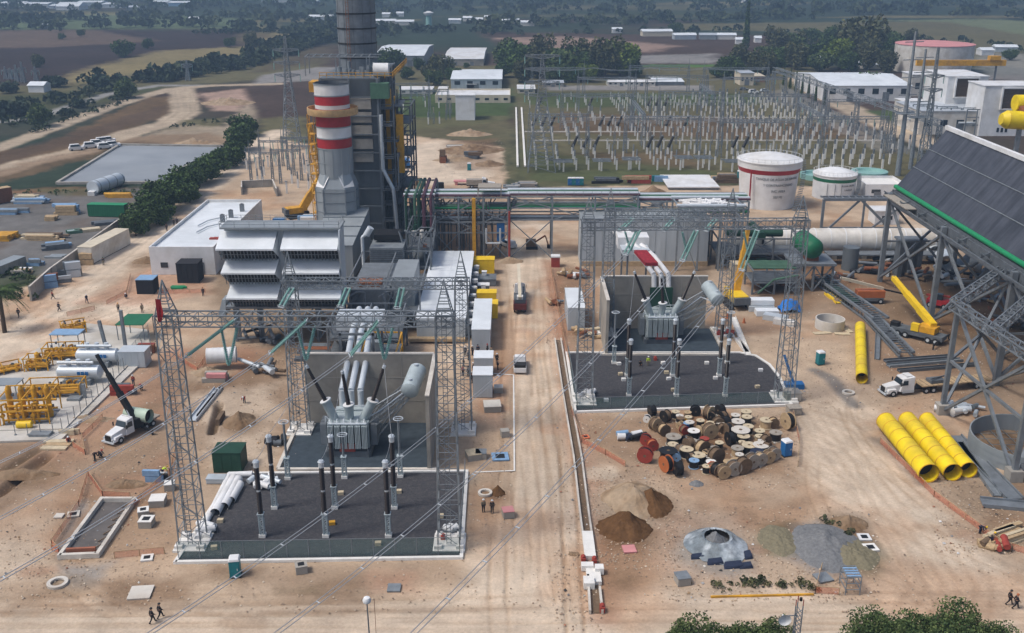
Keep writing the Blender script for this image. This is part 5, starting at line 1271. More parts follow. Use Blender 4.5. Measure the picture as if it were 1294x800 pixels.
# grey drums, columns and works below the condenser
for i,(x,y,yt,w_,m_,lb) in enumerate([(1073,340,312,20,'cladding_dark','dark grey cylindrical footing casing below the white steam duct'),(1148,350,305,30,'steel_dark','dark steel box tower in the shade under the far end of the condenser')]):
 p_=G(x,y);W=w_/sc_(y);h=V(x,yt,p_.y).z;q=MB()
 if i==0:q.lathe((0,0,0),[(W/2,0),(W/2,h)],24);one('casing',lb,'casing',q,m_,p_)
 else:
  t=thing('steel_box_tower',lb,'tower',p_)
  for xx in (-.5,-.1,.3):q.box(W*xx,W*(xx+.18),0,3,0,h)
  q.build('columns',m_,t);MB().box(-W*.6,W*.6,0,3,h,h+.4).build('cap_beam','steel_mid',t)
for i,(x,y,r,m_) in enumerate([(1218,338,2.6,'steel'),(1195,345,2.0,'silver'),(1250,352,2.2,'steel_mid'),(1180,330,1.8,'silver')]):
 p_=G(x,y);q=MB();a=rg.uniform(-.5,.5);n_=24
 q.tube((0,0,r),(math.sin(a)*6,math.cos(a)*6,r),r,n=n_,cap=False);q.tube((0,0,r),(math.sin(a)*6,math.cos(a)*6,r),r*.93,n=n_,cap=False)
 one('pipe_spool','%s open ended pipe spool on dirt below the condenser, %s from the left'%('grey' if m_!='silver' else 'silvery',['third','second','fourth','first'][i]),'pipe',q,m_,p_,group='pipe spools below the condenser')
# ======================= GRAVEL PADS =======================
mat('pad_gravel',(.062,.062,.068),1,0,.28,5.0,bump=1.0,bscale=9,c2=(.078,.076,.08),spec=0)
mat('slate',(.045,.06,.075),.8,0,.2,1.0,spec=.1)
def strip(q,pts,w_,z0,z1,closed=False):
 P=[Vector((p[0],p[1],0)) for p in pts];n_=len(P)
 for i in range(n_ if closed else n_-1):
  a,b=P[i],P[(i+1)%n_];d=(b-a).normalized();s_=Vector((-d.y,d.x,0))*w_/2;e=d*w_/2 if closed or i<n_-2 else d*0
  dz=.003*(i%3)
  q.hexa([a+s_+Vector((0,0,z0)),a-s_+Vector((0,0,z0)),b-s_+e+Vector((0,0,z0)),b+s_+e+Vector((0,0,z0))],[a+s_+Vector((0,0,z1+dz)),a-s_+Vector((0,0,z1+dz)),b-s_+e+Vector((0,0,z1+dz)),b+s_+e+Vector((0,0,z1+dz))])
def pad(label,px):
 P=[G(*p) for p in px];t=thing('gravel_pad',label,'pad',P[0])
 MB().prism([(p.x,p.y) for p in P],.02,.16).build('gravel','pad_gravel',t,world=True)
 q=MB();strip(q,P,.42,.0,.34, True);q.build('kerb','concrete_white',t,world=True)
pad('left dark gravel pad edged with a white kerb',[(222,712),(583,706),(590,597),(296,600)])
pad('right dark gravel pad with a curved back corner and white kerb',[(727,522),(1000,513),(985,478),(972,462),(955,451),(935,447),(716,447)])
def fence(label,pts,h,net='net_green',post='steel',step=2.5,cat='fence',name='mesh_fence'):
 P=[Vector((p[0],p[1],0)) for p in pts];t=thing(name,label,cat,P[0]);q=MB();n_=MB()
 for a,b in zip(P[:-1],P[1:]):
  k=max(1,int((b-a).length/step))
  for i in range(k+1):c=a.lerp(b,i/k);q.beam(c,c+Vector((0,0,h)),.07)
  q.beam(a+Vector((0,0,h)),b+Vector((0,0,h)),.05)
  n_.add([a+Vector((0,0,.05)),b+Vector((0,0,.05)),b+Vector((0,0,h)),a+Vector((0,0,h))],[(0,1,2,3)])
 q.build('posts',post,t,world=True);n_.build('mesh',net,t,world=True); return t
fence('teal tinted mesh fence along the front of the left gravel pad',[G(226,708),G(581,702),G(588,600)],2.5)
fence('teal tinted mesh fence along the front and left side of the right gravel pad',[G(718,450),G(729,518),G(998,509)],2.0)
# ======================= GANTRIES =======================
def gantry(label,towers,zb,h,spike,w_=2.6,wt=1.9,foot=True):
 t=thing('line_gantry',label,'gantry',(towers[0][0],towers[0][1],0));o=t.location
 for (x,y) in towers:
  p_=Vector((x,y,0))-o;tw=MB().truss(p_+Vector((0,0,.5)),p_+Vector((0,0,zb-.2)),w_,wt,14,.15,.07).build('tower','steel',t)
  q=MB()
  for sx in (-1,1):
   for sy in (-1,1):q.beam(p_+Vector((sx*wt/2,sy*wt/2,zb-.2)),p_+Vector((0,0,spike)),.11)
  for k in range(4):f=k/5;z=zb+(spike-zb)*f;a=wt/2*(1-f);c=[p_+Vector((sx*a,sy*a,z)) for sx,sy in ((-1,-1),(1,-1),(1,1),(-1,1))];[q.beam(c[i],c[(i+1)%4],.09) for i in range(4)]
  q.build('spike','steel',tw)
  q=MB()
  for k in range(int(zb/.5)):q.beam(p_+Vector((-.25,-w_*.4,.8+k*.5)),p_+Vector((.25,-w_*.4,.8+k*.5)),.05)
  for s_ in (-.25,.25):q.beam(p_+Vector((s_,-w_*.4,.6)),p_+Vector((s_,-w_*.38,zb)),.07)
  q.build('climbing_ladder','steel_mid',tw)
  q=MB()
  for sx in (-1,1):
   for sy in (-1,1):q.cb(p_.x+sx*w_/2,p_.y+sy*w_/2,0,.9,.9,.75)
  q.box(p_.x-w_/2-.6,p_.x+w_/2+.6,p_.y-w_/2-.7,p_.y+w_/2+.7,0,.3)
  q.build('footing','concrete_white',tw)
 a,b=Vector((*towers[0],0))-o,Vector((*towers[-1],0))-o;d=(b-a).normalized()
 MB().truss(a-d*1.2+Vector((0,0,zb-h/2)),b+d*1.2+Vector((0,0,zb-h/2)),1.7, None,22,.14,.075,h0=h*.85,h1=h*.85).build('beam','steel',t)
 return t
gantry('tall front lattice gantry standing on the left gravel pad',[(-38.3,106.2),(-7.5,106.2)],29.5,1.5,33.3)
gantry('rear lattice gantry of the left transformer, behind the gravel pad',[(-31.4,137),(-7.2,137)],23.7,1.4,27.8,2.5,1.7)
gantry('tall front lattice gantry standing on the right gravel pad',[(11.4,147.5),(43.3,148.5)],29.5,1.5,33.0)
gantry('rear lattice gantry of the right transformer near the yellow crane',[(17.6,178),(39.3,178)],23.7,1.4,27.6,2.5,1.7)
# red flag on left front tower
p_=V(196,378,105);one('flag','red flag hanging on the top left gantry tower','flag',MB().add([(0,0,0),(.5,.1,-.1),(.7,0,-1.6),(.3,.2,-2.8),(0,0,-2.6)],[(0,1,2,3,4)]).add([(0,.03,0),(.5,.13,-.1),(.7,.03,-1.6),(.3,.23,-2.8),(0,.03,-2.6)],[(4,3,2,1,0)]),'red',p_)
# insulator strings
def istring(label,a,b,twin=True,group='teal glass insulator strings',r=.2):
 a,b=Vector(a),Vector(b);t=thing('insulator_string',label,'insulator',a,group=group);d=b-a;L=d.length;dn=d.normalized();s_=dn.cross(Vector((0,0,1))).normalized()*.32 if twin else Vector()
 q=MB()
 for sg in ((-1,1) if twin else (1,)):
  n_=int(L/.22);q.tube(s_*sg,s_*sg+d*.96,r*.5,n=6)
  for i in range(n_):c=s_*sg+d*(.03+.92*i/n_);q.tube(c,c+dn*.1,r,r*.5,n=8)
 q.build('discs','teal',t)
 q=MB();q.beam(-s_*1.3,s_*1.3,.12);q.beam(d-s_*1.4,d+s_*1.4,.14)
 if twin:
  for i in range(10):a0,a1=i*math.pi/5,(i+1)*math.pi/5;u=s_.normalized();v=dn.cross(u);q.tube(d*.97+(u*math.cos(a0)*.6+v*math.sin(a0)*.3),d*.97+(u*math.cos(a1)*.6+v*math.sin(a1)*.3),.04,n=5)
 q.build('yoke','silver',t)
L_END=[]
for i,(p0,p1,ze) in enumerate([((298,403),(236,450),24),((388,404),(341,447),25),((478,405),(442,450),25)]):
 a=V(*p0,105.3);b=G(*p1,ze);L_END.append(b);istring('twin teal insulator string under the left front gantry beam, '+['leftmost','middle','rightmost'][i],a,b)
for i,(x0,x1,xt,yt) in enumerate([(279,300,289,464),(375,398,387,457),(476,497,486,456)]):
 for k,xx in enumerate((x0,x1)):istring('%s arm of the teal V string on the left front gantry, %s V'%(('left','right')[k],['leftmost','middle','rightmost'][i]),V(xx,412,106),V(xt,yt,106), False,'V shaped insulator strings',.22)
for i,(a_,b_) in enumerate([((369,364),(355,388)),((440,364),(430,388)),((508,364),(502,390))]):
 istring('twin teal string hanging forward from the left rear gantry, '+['leftmost','middle','rightmost'][i],V(*a_,136),V(*b_,133), True,'strings of the rear left gantry')
R_END=[]
for i,(p0,p1) in enumerate([((807,291),(790,322)),((880,291),(862,330)),((957,291),(937,342))]):
 a=V(*p0,147);b=V(*p1,144.5);R_END.append(b);istring('twin teal insulator string under the right front gantry beam, '+['leftmost','middle','rightmost'][i],a,b)
for i,(x0,x1,xt,yt) in enumerate([(790,806,797,318),(862,878,868,320),(940,955,946,324)]):
 for k,xx in enumerate((x0,x1)):istring('%s arm of the teal V string on the right front gantry, %s V'%(('left','right')[k],['leftmost','middle','rightmost'][i]),V(xx,293,148),V(xt,yt,148), False,'V shaped insulator strings right',.22)
for i,(a_,b_) in enumerate([((800,276),(782,292)),((852,276),(838,292)),((905,276),(892,292))]):
 istring('twin teal string hanging forward from the right rear gantry, '+['leftmost','middle','rightmost'][i],V(*a_,177),V(*b_,174), True,'strings of the rear right gantry')
def project(p):
 v=Vector(p)-Vector((0,0,CH));zc=v.y*math.cos(TH)-v.z*math.sin(TH);up=v.y*math.sin(TH)+v.z*math.cos(TH)
 return 647+F*v.x/zc,400-F*up/zc
def conductor(label,a,b,sag,ext=1.0,sep=.5,r=.045,n_=26,sp=6,group=None,twin=True):
 t=thing('twin_conductor' if twin else 'conductor',label,'cable',a,group=group);a=Vector(a);b=Vector(b);d=b-a;s_=Vector((-d.y,d.x,0)).normalized()*sep/2
 f=lambda u:d*u-Vector((0,0,4*sag*u*(1-u)))
 for sg in ((-1,1) if twin else (0,)):q=MB();q.path([f(ext*i/n_)+s_*sg for i in range(n_+1)],r,6);q.build('wire','wire',t)
 if twin:
  q=MB();k=int(d.length*ext/sp)
  for i in range(1,k):c=f(ext*i/k);q.beam(c-s_,c+s_,.09)
  q.build('spacers','silver',t)
for i,(e,z) in enumerate([((0,584),15),((0,655),15),((64,696),15)]):
 conductor('pair of pale conductors sweeping from the left gantry to the left edge, '+['farthest','middle','nearest'][i],L_END[i],G(*e,z),.6,1.5)
for i,(e,w_) in enumerate([((190,800),(574,522)),((354,797),(599,600)),((536,787),(730,585))]):
 best=None
 for ze in range(4,24,2):
  b=G(*e,ze)
  for sg in [k*.5 for k in range(0,16)]:
   er=min(math.dist(project(R_END[i].lerp(b,u/40)-Vector((0,0,4*sg*u/40*(1-u/40)))),w_) for u in range(1,40))+sg*.15
   if best is None or er<best[0]:best=(er,b,sg)
 conductor('long pair of pale conductors from the right gantry down to the bottom edge, '+['leftmost','middle','rightmost'][i],R_END[i],best[1],best[2],1.25,n_=40)
# ======================= TRANSFORMER BAYS =======================
def bay(side,ox,oy,wx0,wx1,wy0,wy1,hw,wall_side,tiltc):
 nm='left' if side<0 else 'right';t=thing('blast_wall','high board marked concrete blast wall round the %s transformer'%nm,'wall',(wx0,wy0,0));W=wx1-wx0;D=wy1-wy0
 q=MB();q.box(0,W,D,D+.5,0,hw);q.build('back_wall','bay_wall',t);q=MB();q.box(-.06,W+.06,D-.06,D+.56,hw,hw+.18);q.build('coping','concrete_light',t)
 xs=W if wall_side>0 else -.5;q=MB();q.box(xs,xs+.5,0,D-.003,0,hw-.003);q.build('side_wall','bay_wall',t);MB().box(xs-.05,xs+.55,-.06,D-.07,hw,hw+.17).build('coping','concrete_light',t)
 q=MB()
 for k in (1,2):q.box(0.01,W-.01,D-.05,D-.01,hw*k/3,hw*k/3+.1)
 for k in range(1,4):q.box(W*k/4,W*k/4+.06,D-.04,D-.012,0,hw)
 q.build('joints','concrete',t)
 t=thing('oil_basin','slate blue floor of the %s transformer bay inside a beige kerb'%nm,'basin',(wx0,wy0,0));MB().box(-.9 if wall_side>0 else .1,W-.02 if wall_side>0 else W+.9,.3,D-.05,.02,.12).build('floor','slate',t)
 q=MB();q.box(-1.3,W+1.3,-.25,.28,0,.45);xe=-1.6 if wall_side>0 else W+.95
 q.hexa([(xe,.28,0),(xe+.5,.28,0),(xe+.5+(1.2 if wall_side>0 else -1.2)*0,D,0),(xe,D,0)],[(xe,.28,.44),(xe+.5,.28,.44),(xe+.5,D,.44),(xe,D,.44)]);q.build('kerb','concrete_light',t)
# transformer
 t=thing('power_transformer','grey power transformer with three slanting black bushings in the %s bay'%nm,'transformer',(ox,oy,0))
 MB().box(-2.9,2.9,-.6,3.2,1.0,5.0).build('tank','equipment_grey',t,bevel=.06)
 q=MB();q.box(-3.2,3.2,-1.6,3.4,.12,.95)
 for x in (-2.8,2.8):q.beam((x,-1.7,0),(x,-1.7,1.4),.18)
 q.build('base_frame','steel_dark',t)
 for k in range(6):q=MB();[q.box(-2.7+k*.95+j*.2,-2.7+k*.95+j*.2+.12,-1.9,-.7,1.5,4.9) for j in range(4)];q.build('radiator','equipment_grey',t)
 q=MB();q.tube((-2.7,-1.3,5.1),(2.7,-1.3,5.1),.16,n=8);q.tube((-2.7,-.9,1.3),(2.7,-.9,1.3),.14,n=8)
 for k in range(6):q.path([(-2.4+k*.95,-1.3,5.1),(-2.4+k*.95,-.9,5.6),(-2.4+k*.95,-.2,5.3)],.1,6)
 q.path([(-2.9,.5,5),(-3.3,.5,5.4),(-3.3,.5,1)],.1,6);q.build('cooling_header','silver',t)
 for sx in (-1,1):
  q=MB();[q.box(sx*3.1+(0 if sx>0 else -.9),sx*3.1+(.9 if sx>0 else 0),-.4+j*.5,-.4+j*.5+.3,1.4,4.6) for j in range(6)];q.build('side_radiator','steel_mid',t)
 for (b0,b1,b2) in (((-2.0,.6,4.8),(-3.05,.2,7.9),(-5.3,0,13.2)),((0,.9,4.8),(.1,.3,7.2),(-.45,0,12.4)),((1.9,.6,4.8),(3.5,.2,7.9),(5.35,0,13.2))):
  b0,b1,b2=Vector(b0),Vector(b1),Vector(b2);d=(b2-b1).normalized();tu=MB().tube(b0,b1,.62,.68,n=20).tube(b1,b1+d*.15,.85,n=20).build('turret','equipment_grey',t)
  q=MB();L=(b2-b1).length-.4;n_=22
  for i in range(n_):c=b1+d*(.2+L*i/n_);q.tube(c,c+d*L/n_*.7,.34-.1*i/n_,.24-.06*i/n_,n=12)
  q.tube(b1,b2-d*.2,.2,.16,n=10);q.build('bushing','porcelain',t)
  MB().tube(b2-d*.25,b2+d*.15,.24,n=12).tube(b2,b2+Vector((0,0,.5)),.06,n=6).build('terminal','silver',t)
  MB().tube(b1,b1+d*.2,.8,n=20).build('flange','white',t)
 cc=[Vector((8.7,.4,9.4)),Vector((9.5,5.0,10.6))] if tiltc<0 else [Vector((9.6,-1.5,8.4)),Vector((8.4,2.6,9.8))]
 dd=(cc[1]-cc[0]).normalized();cv=MB().tube(cc[0],cc[1],1.25,n=26).tube(cc[0]-dd*.35,cc[0],.8,1.25,n=26).tube(cc[1],cc[1]+dd*.35,1.25,.8,n=26).build('conservator','equipment_grey',t)
 q=MB();q.tube(cc[0]+dd*.5+Vector((0,0,1.15)),cc[0]+dd*.5+Vector((0,0,1.5)),.25,n=10);q.tube(cc[1]-dd*.9+Vector((0,0,1.15)),cc[1]-dd*.9+Vector((0,0,1.5)),.3,n=10);q.build('cap','silver',cv)
 q=MB();e0,e1=cc[0]+dd*.5-Vector((0,0,1.2)),cc[1]-dd*.6-Vector((0,0,1.2))
 for s_ in (-.2,2.0):
  q.truss((3.2,s_,4.6),(e0 if s_<1 else e1)+Vector((-.6,0,-.1)),.9,.9,6,.08,.05)
 q.beam((3.2,0,1.5),e0,.16);q.beam((3.2,2.4,1.5),e1,.16);q.beam(e0,e1,.2);q.build('conservator_truss','steel',t)
 q=MB();q.path([(2.4,.2,5.2),(4.5,.6,6.3),(7,1.0,8.2),tuple(cc[0]+Vector((-.8,.5,-.4)))],.09,7);q.path([(-2.6,2.4,5.4),(0,3.0,5.9),(3.5,3,6),(7.8,2.8,8.8)],.07,7);q.build('oil_pipe','silver',t)
 MB().box(-1.2,1.0,-1.75,-1.4,1.0,2.2).build('control_cabinet','red_dull',t)
# bus ducts
 tb=thing('bus_duct','three white bus ducts climbing over the %s blast wall'%nm,'bus duct',(ox,oy,0))
 for k in (-1,0,1):
  x=k*1.35+(-.2 if side<0 else .9);q=MB();xs2=-.8 if side<0 else -6
  q.path([(x,4.6,4.6),(x,4.7,7.6),(x+.2,9.3,9.7),(x+.1,11.0,10.4),(x,17,12.2),(x-.2,26,12.6)] if side<0 else [(x-.4,5.4,8),(x-.5,6.2,10.9),(x-2.4,12,12.6),(x-4.6,18,13.6),(x-6,26,13.8)],.46,14);q.build('duct','silver' if side<0 else 'white',tb)
 MB().box(-2.4,1.9 if side<0 else 2.6,3.2,4.4,4.0,5.2).build('connection_box','equipment_grey',tb)
 for y in (14,24):
  q=MB()
  for x in (-3 if side<0 else -5,2 if side<0 else 0):q.beam((x,y,0),(x,y,13.0),.35)
  q.beam((-3.2 if side<0 else -5.2,y,12.7),(2.2 if side<0 else .2,y,12.7),.35);q.build('support','steel_mid',tb)
 if side<0:MB().box(-4.4,2.8,19,23,11.4,13.6).build('generator_breaker','silver',tb)
 else:
  MB().box(-6.6,-.6,17,21,12.7,15.0).build('generator_breaker','white',tb);MB().hexa([(-2.4,8,12.0),(0,8,12.0),(-1.6,12.4,13.2),(-4,12.4,13.2)],[(-2.4,8,12.6),(0,8,12.6),(-1.6,12.4,13.8),(-4,12.4,13.8)]).build('red_cover','red_cloth',tb);MB().box(-6.2,-.9,13.5,17,12.6,13.5).build('grey_tray','silver',tb)
  MB().box(-1.8,2.4,4.0,4.3,4,9.0).build('green_sheet','green_dark',tb)
mat('red_cloth',(.26,.02,.03),.8,0,.3,2,bump=.4,bscale=3)
mat('bay_wall',(.33,.305,.265),.9,0,.16,.4,bump=.25,c2=(.265,.245,.215))
bay(-1,-23,130,-30.8,-11.6,124.4,139.5,11.2,1,-1)
bay(1,27.2,174.0,16.9,36.4,166.8,180.5,10.3,-1,1)
def arrester(label,x,y,top=10.4,kind='black',group=None):
 t=thing('surge_arrester' if kind=='black' else 'post_insulator',label,'arrester' if kind=='black' else 'insulator',(x,y,0),group=group)
 MB().cb(0,0,.1,.8,.8,.45).build('footing','concrete_white',t);MB().truss((0,0,.5),(0,0,3.3),.5,.5,5,.12,.07).box(-.3,.3,-.3,.3,.55,.65).box(-.4,.4,-.4,.4,3.3,3.4).build('support','equipment_grey',t)
 if kind=='black':
  h=(top-4.5)/2;q=MB()
  for b in (3.4,3.7+h):
   for i in range(14):z=b+h*i/14;q.tube((0,0,z),(0,0,z+h/14*.7),.33,.22,n=12)
   q.tube((0,0,b),(0,0,b+h),.18,n=8)
  q.build('insulator','porcelain',t);MB().tube((0,0,3.4+h),(0,0,3.7+h),.24,n=12).build('joint','silver',t)
  MB().tube((0,0,top-.8),(0,0,top-.1),.34,n=14).tube((0,0,top-.1),(0,0,top+.1),.42,.3,n=14).build('head','silver',t)
 else:
  q=MB();q.tube((0,0,3.4),(0,0,top),.16,n=8);q.build('column','steel',t);q=MB()
  for i in range(14):a0,a1=i*math.pi/7,(i+1)*math.pi/7;q.tube((.65*math.cos(a0),.65*math.sin(a0),top),(.65*math.cos(a1),.65*math.sin(a1),top),.06,n=6)
  q.beam((-.65,0,top),(.65,0,top),.06);q.build('corona_ring','silver',t)
 return t
C3=['leftmost','middle','rightmost']
for i,x in enumerate((-30.3,-22.6,-15.0)):
 arrester('black surge arrester in the front row of the left gravel pad, '+C3[i],x,107.6,group='surge arresters on the left pad');arrester('black surge arrester in the second row of the left gravel pad, '+C3[i],x,114.3,group='surge arresters on the left pad')
arrester('thin grey post insulator with a ring at the back left of the left pad',-30.2,122,8.6,'grey');arrester('thin grey post insulator with a ring at the back right of the left pad',-15.1,122.6,8.8,'grey');arrester('thin grey post insulator with a ring at the back middle of the left pad',-22.6,122.3,6.6,'grey')
for i,x in enumerate((18.7,26.3,34.1)):
 arrester('black surge arrester in the front row of the right gravel pad, '+C3[i],x,149.3,9.8,group='surge arresters on the right pad');arrester('black surge arrester in the rear row of the right gravel pad, '+C3[i],x+.6,157.5,10.2,group='surge arresters on the right pad')
arrester('thin grey ringed post insulator behind the rear arresters of the right pad, left one',17.6,163,9.5,'grey');arrester('thin grey ringed post insulator behind the rear arresters of the right pad, right one',37.2,163,9.5,'grey')
# jumper cables between arrester heads and line
for i,x in enumerate((-30.3,-22.6,-15.0)):
 a=Vector((x,107.6,10.6));b=Vector((x,114.3,10.6));c=Vector((-23+(-5.3,-.45,5.35)[i],130,(13.7,12.9,13.7)[i]))
 conductor('thin jumper cable from the %s arresters back to the left transformer'%C3[i],b,c,.8,1,r=.03,twin=False,group='jumpers of the left transformer');conductor('thin jumper joining the two %s arresters of the left pad'%C3[i],a,b,.5,1,r=.03,twin=False,group='jumpers of the left pad')
for i,x in enumerate((18.7,26.3,34.1)):
 conductor('thin jumper cable from the %s arresters back to the right transformer'%C3[i],Vector((x+.6,157.5,10.3)),Vector((27.2+(-5.3,-.45,5.35)[i],174,(13.7,12.9,13.7)[i])),.8,1,r=.03,twin=False,group='jumpers of the right transformer')
# little boxes on the pads
for i,(x,y,m_) in enumerate([(279,661,'wood_pale'),(431,626,'wood_pale'),(420,664,'yellow_orange'),(557,655,'wood_pale'),(504,624,'wood_pale'),(784,475,'wood_pale'),(842,473,'wood_pale'),(851,495,'wood_pale'),(957,491,'wood_pale'),(766,508,'white'),(788,482,'concrete_white'),(845,481,'concrete_white'),(904,480,'concrete_white'),(782,462,'concrete_white'),(838,461,'concrete_white'),(893,461,'concrete_white'),(478,690,'wood_pale'),(271,695,'wood_pale'),(961,470,'white')]):
 one('junction_box','%s box on the %s gravel pad, %s of its pad from the left'%('small tan' if m_=='wood_pale' else 'small ochre' if m_=='yellow_orange' else 'small white footing','left' if x<640 else 'right',ORD[sum(1 for q in [279,431,420,557,504,478,271] if q<x)] if x<640 else ORD[sum(1 for q in [784,842,851,957,766,788,845,904,782,838,893,961] if q<x)]),'box',MB().cb(0,0,.1,.75,.55,.5),m_,G(x,y),rz=.1*(i%3),bevel=.03)
# ======================= WRAPPED PIPES AND SMALL STRUCTURES ON THE LEFT PAD =======================
rk=random.Random(12)
def pipe_thing(label,a,b,r,m_,name='pipe',cat='pipe',group=None,ringm=None,nr=5,hollow=True,rr=1.03):
 a,b=Vector(a),Vector(b);t=thing(name,label,cat,a,group=group);d=b-a;q=MB();q.tube((0,0,0),d,r,n=30,cap=not hollow)
 if hollow:
  q.tube((0,0,0),d,r*.93,n=30,cap=False)
  for e in (Vector((0,0,0)),d):q.tube(e-d.normalized()*.003,e+d.normalized()*.003,r,r,n=30,cap=False)
 q.build('barrel',m_,t)
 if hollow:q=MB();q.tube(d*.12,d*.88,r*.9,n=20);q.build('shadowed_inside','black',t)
 for i in range(nr+1):c=d*(i/nr);e=d.normalized()*.09;MB().tube(c-e,c+e,r*rr,n=30,cap=False).build('weld_ring',ringm or m_,t)
 return t
WP=[((272,648),(296,604),.62,'upper left long'),((283,640),(301,606),.6,'second'),((292,632),(303,612),.55,'third short')]
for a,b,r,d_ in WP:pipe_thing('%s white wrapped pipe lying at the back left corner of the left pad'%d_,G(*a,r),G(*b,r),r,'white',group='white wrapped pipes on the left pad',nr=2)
pipe_thing('long white pipe running along the left kerb of the left pad',G(250,680,.4),G(290,600,.4),.38,'white',group='white wrapped pipes on the left pad',nr=3,hollow=False)
pipe_thing('white pipe lying crosswise behind the wrapped pipes',G(290,600,.45),G(318,599,.45),.42,'white',group='white wrapped pipes on the left pad',nr=2,hollow=False)
def bundle(label,p,n_,s,mats,name='wrapped_bundle',cat='bundle',seed=1):
 rr_=random.Random(seed);t=thing(name,label,cat,p)
 for i in range(n_):
  q=MB();x,y,z=rr_.uniform(-s,s),rr_.uniform(-s,s)*.7,rr_.uniform(.3,s*.6);a=rr_.uniform(0,3.1);L=rr_.uniform(.5,s);q.tube((x-math.cos(a)*L,y-math.sin(a)*L,z),(x+math.cos(a)*L,y+math.sin(a)*L,z+rr_.uniform(-.3,.3)),rr_.uniform(.25,.5),n=12);q.build('wrapped_piece',mats[i%len(mats)],t)
 return t
bundle('heap of white wrapped fittings beside the left rear pad corner',G(330,615),9,1.6,['white','silver'],seed=3)
bundle('white wrapped elbows at the foot of the left front gantry tower',G(262,672),6,1.2,['white'],seed=4)
bundle('white wrapped fittings at the foot of the right front tower of the left gantry',G(572,672),5,.9,['white'],seed=5)
bundle('white wrapped fittings at the foot of the left tower of the right gantry',G(742,500),6,1.1,['white'],seed=6)
bundle('loose black and grey cables piled behind the left bay kerb',G(352,560),7,1.2,['black','steel_dark','cloth_dark'],seed=7)
# ======================= PORTABLE TOILETS, BOXES, CABINETS =======================
def toilet(label,x,y,m_,rz=.15):
 t=thing('portable_toilet',label,'portable toilet',G(x,y),rz);MB().box(-.6,.6,-.6,.6,.08,2.15).build('cabin',m_,t,bevel=.05)
 q=MB();q.hexa([(-.66,-.66,2.15),(.66,-.66,2.15),(.66,.66,2.15),(-.66,.66,2.15)],[(-.5,-.6,2.42),(.5,-.6,2.42),(.5,.6,2.42),(-.5,.6,2.42)]);q.build('roof','white',t,bevel=.04)
 d=MB().box(-.42,.42,-.64,-.603,.2,2.0).build('door',m_,t);MB().box(.28,.36,-.68,-.645,1.0,1.25).build('handle','white',d);MB().box(-.66,.66,-.66,.66,0,.08).build('skid','black',t)
toilet('teal portable toilet with a white roof at the front kerb of the left pad',298,727,'teal_dark');toilet('bright blue portable toilet with a white roof beside the cable drums',993,575,'blue',.3)
toilet('lone teal portable toilet beside the white ring on the right',1036,460,'teal_dark',.2);toilet('blue portable toilet standing in the dirt far behind the pipe rack',593,215,'teal_dark',0);toilet('teal portable toilet beside the large water tank',934,225,'teal_dark',0)
for i,x in enumerate((720,725,730,735)):toilet('dark teal portable toilet in the row behind the rack bridge, '+ORD[i]+' from left',x,234,'teal_dark' if i%2 else 'blue',0)
def cabinet(label,p,sx,sy,sz,m_,name='cabinet',cat='cabinet',rz=0,roofm=None,open_=False,group=None):
 t=thing(name,label,cat,p,rz,group);MB().box(-sx/2,sx/2,0,sy,.06,sz-.12).build('housing',m_,t,bevel=.03);MB().box(-sx/2-.06,sx/2+.06,-.06,sy+.06,sz-.12,sz).build('roof',roofm or m_,t)
 q=MB();n_=max(2,int(sx/1.1))
 for i in range(n_):a=-sx/2+sx*i/n_;q.box(a+.06,a+sx/n_-.06,-.04,-.003,.2,sz-.3)
 q.build('door',m_,t);MB().box(-sx/2,sx/2,.02,sy,0,.06).build('plinth','concrete',t); return t
cabinet('narrow white container house with people gathered at its end',G(608,444),3.3,17,4.2,'cladding','container','container',roofm='roof_white')
cabinet('white roofed grey kiosk next to the narrow container, rear of two',G(611,476),3.2,3.4,3.4,'cladding','kiosk','kiosk',roofm='roof_white');cabinet('white roofed grey kiosk, front of two below the narrow container',G(610,503),3.1,3.6,4.0,'cladding','kiosk','kiosk',roofm='roof_white')
cabinet('white container house left of the right bay wall',G(728,418),3.2,12,4.6,'cladding','container','container',roofm='roof_white')
for i,(x,y,w_,d_,h,lb) in enumerate([(607,347,6.2,3.0,3.4,'yellow container farthest up the row beside the long enclosure'),(615,387,3.9,2.6,2.8,'yellow generator box, rear of the nearer pair'),(616,403,4.0,3.0,3.0,'yellow generator box, front of the nearer pair')]):
 cabinet(lb,G(x,y),w_,d_,h,'yellow','generator_container','generator')
cabinet('grey open steel tray unit between the yellow containers',G(609,362),6,4,1.6,'steel_mid','equipment_skid','skid');cabinet('small white unit on the grey tray',G(612,358)+Vector((0,0,1.6)),1,1,1,'white','vent_unit','vent');cabinet('small black and white fan unit on the nearer grey tray',G(611,371),2.4,2,1.8,'steel_dark','fan_unit','fan',roofm='white')
cabinet('small white unit perched by the yellow generator boxes',G(611,375)+Vector((0,0,0)),.9,.9,2.6,'white','vent_unit','vent')
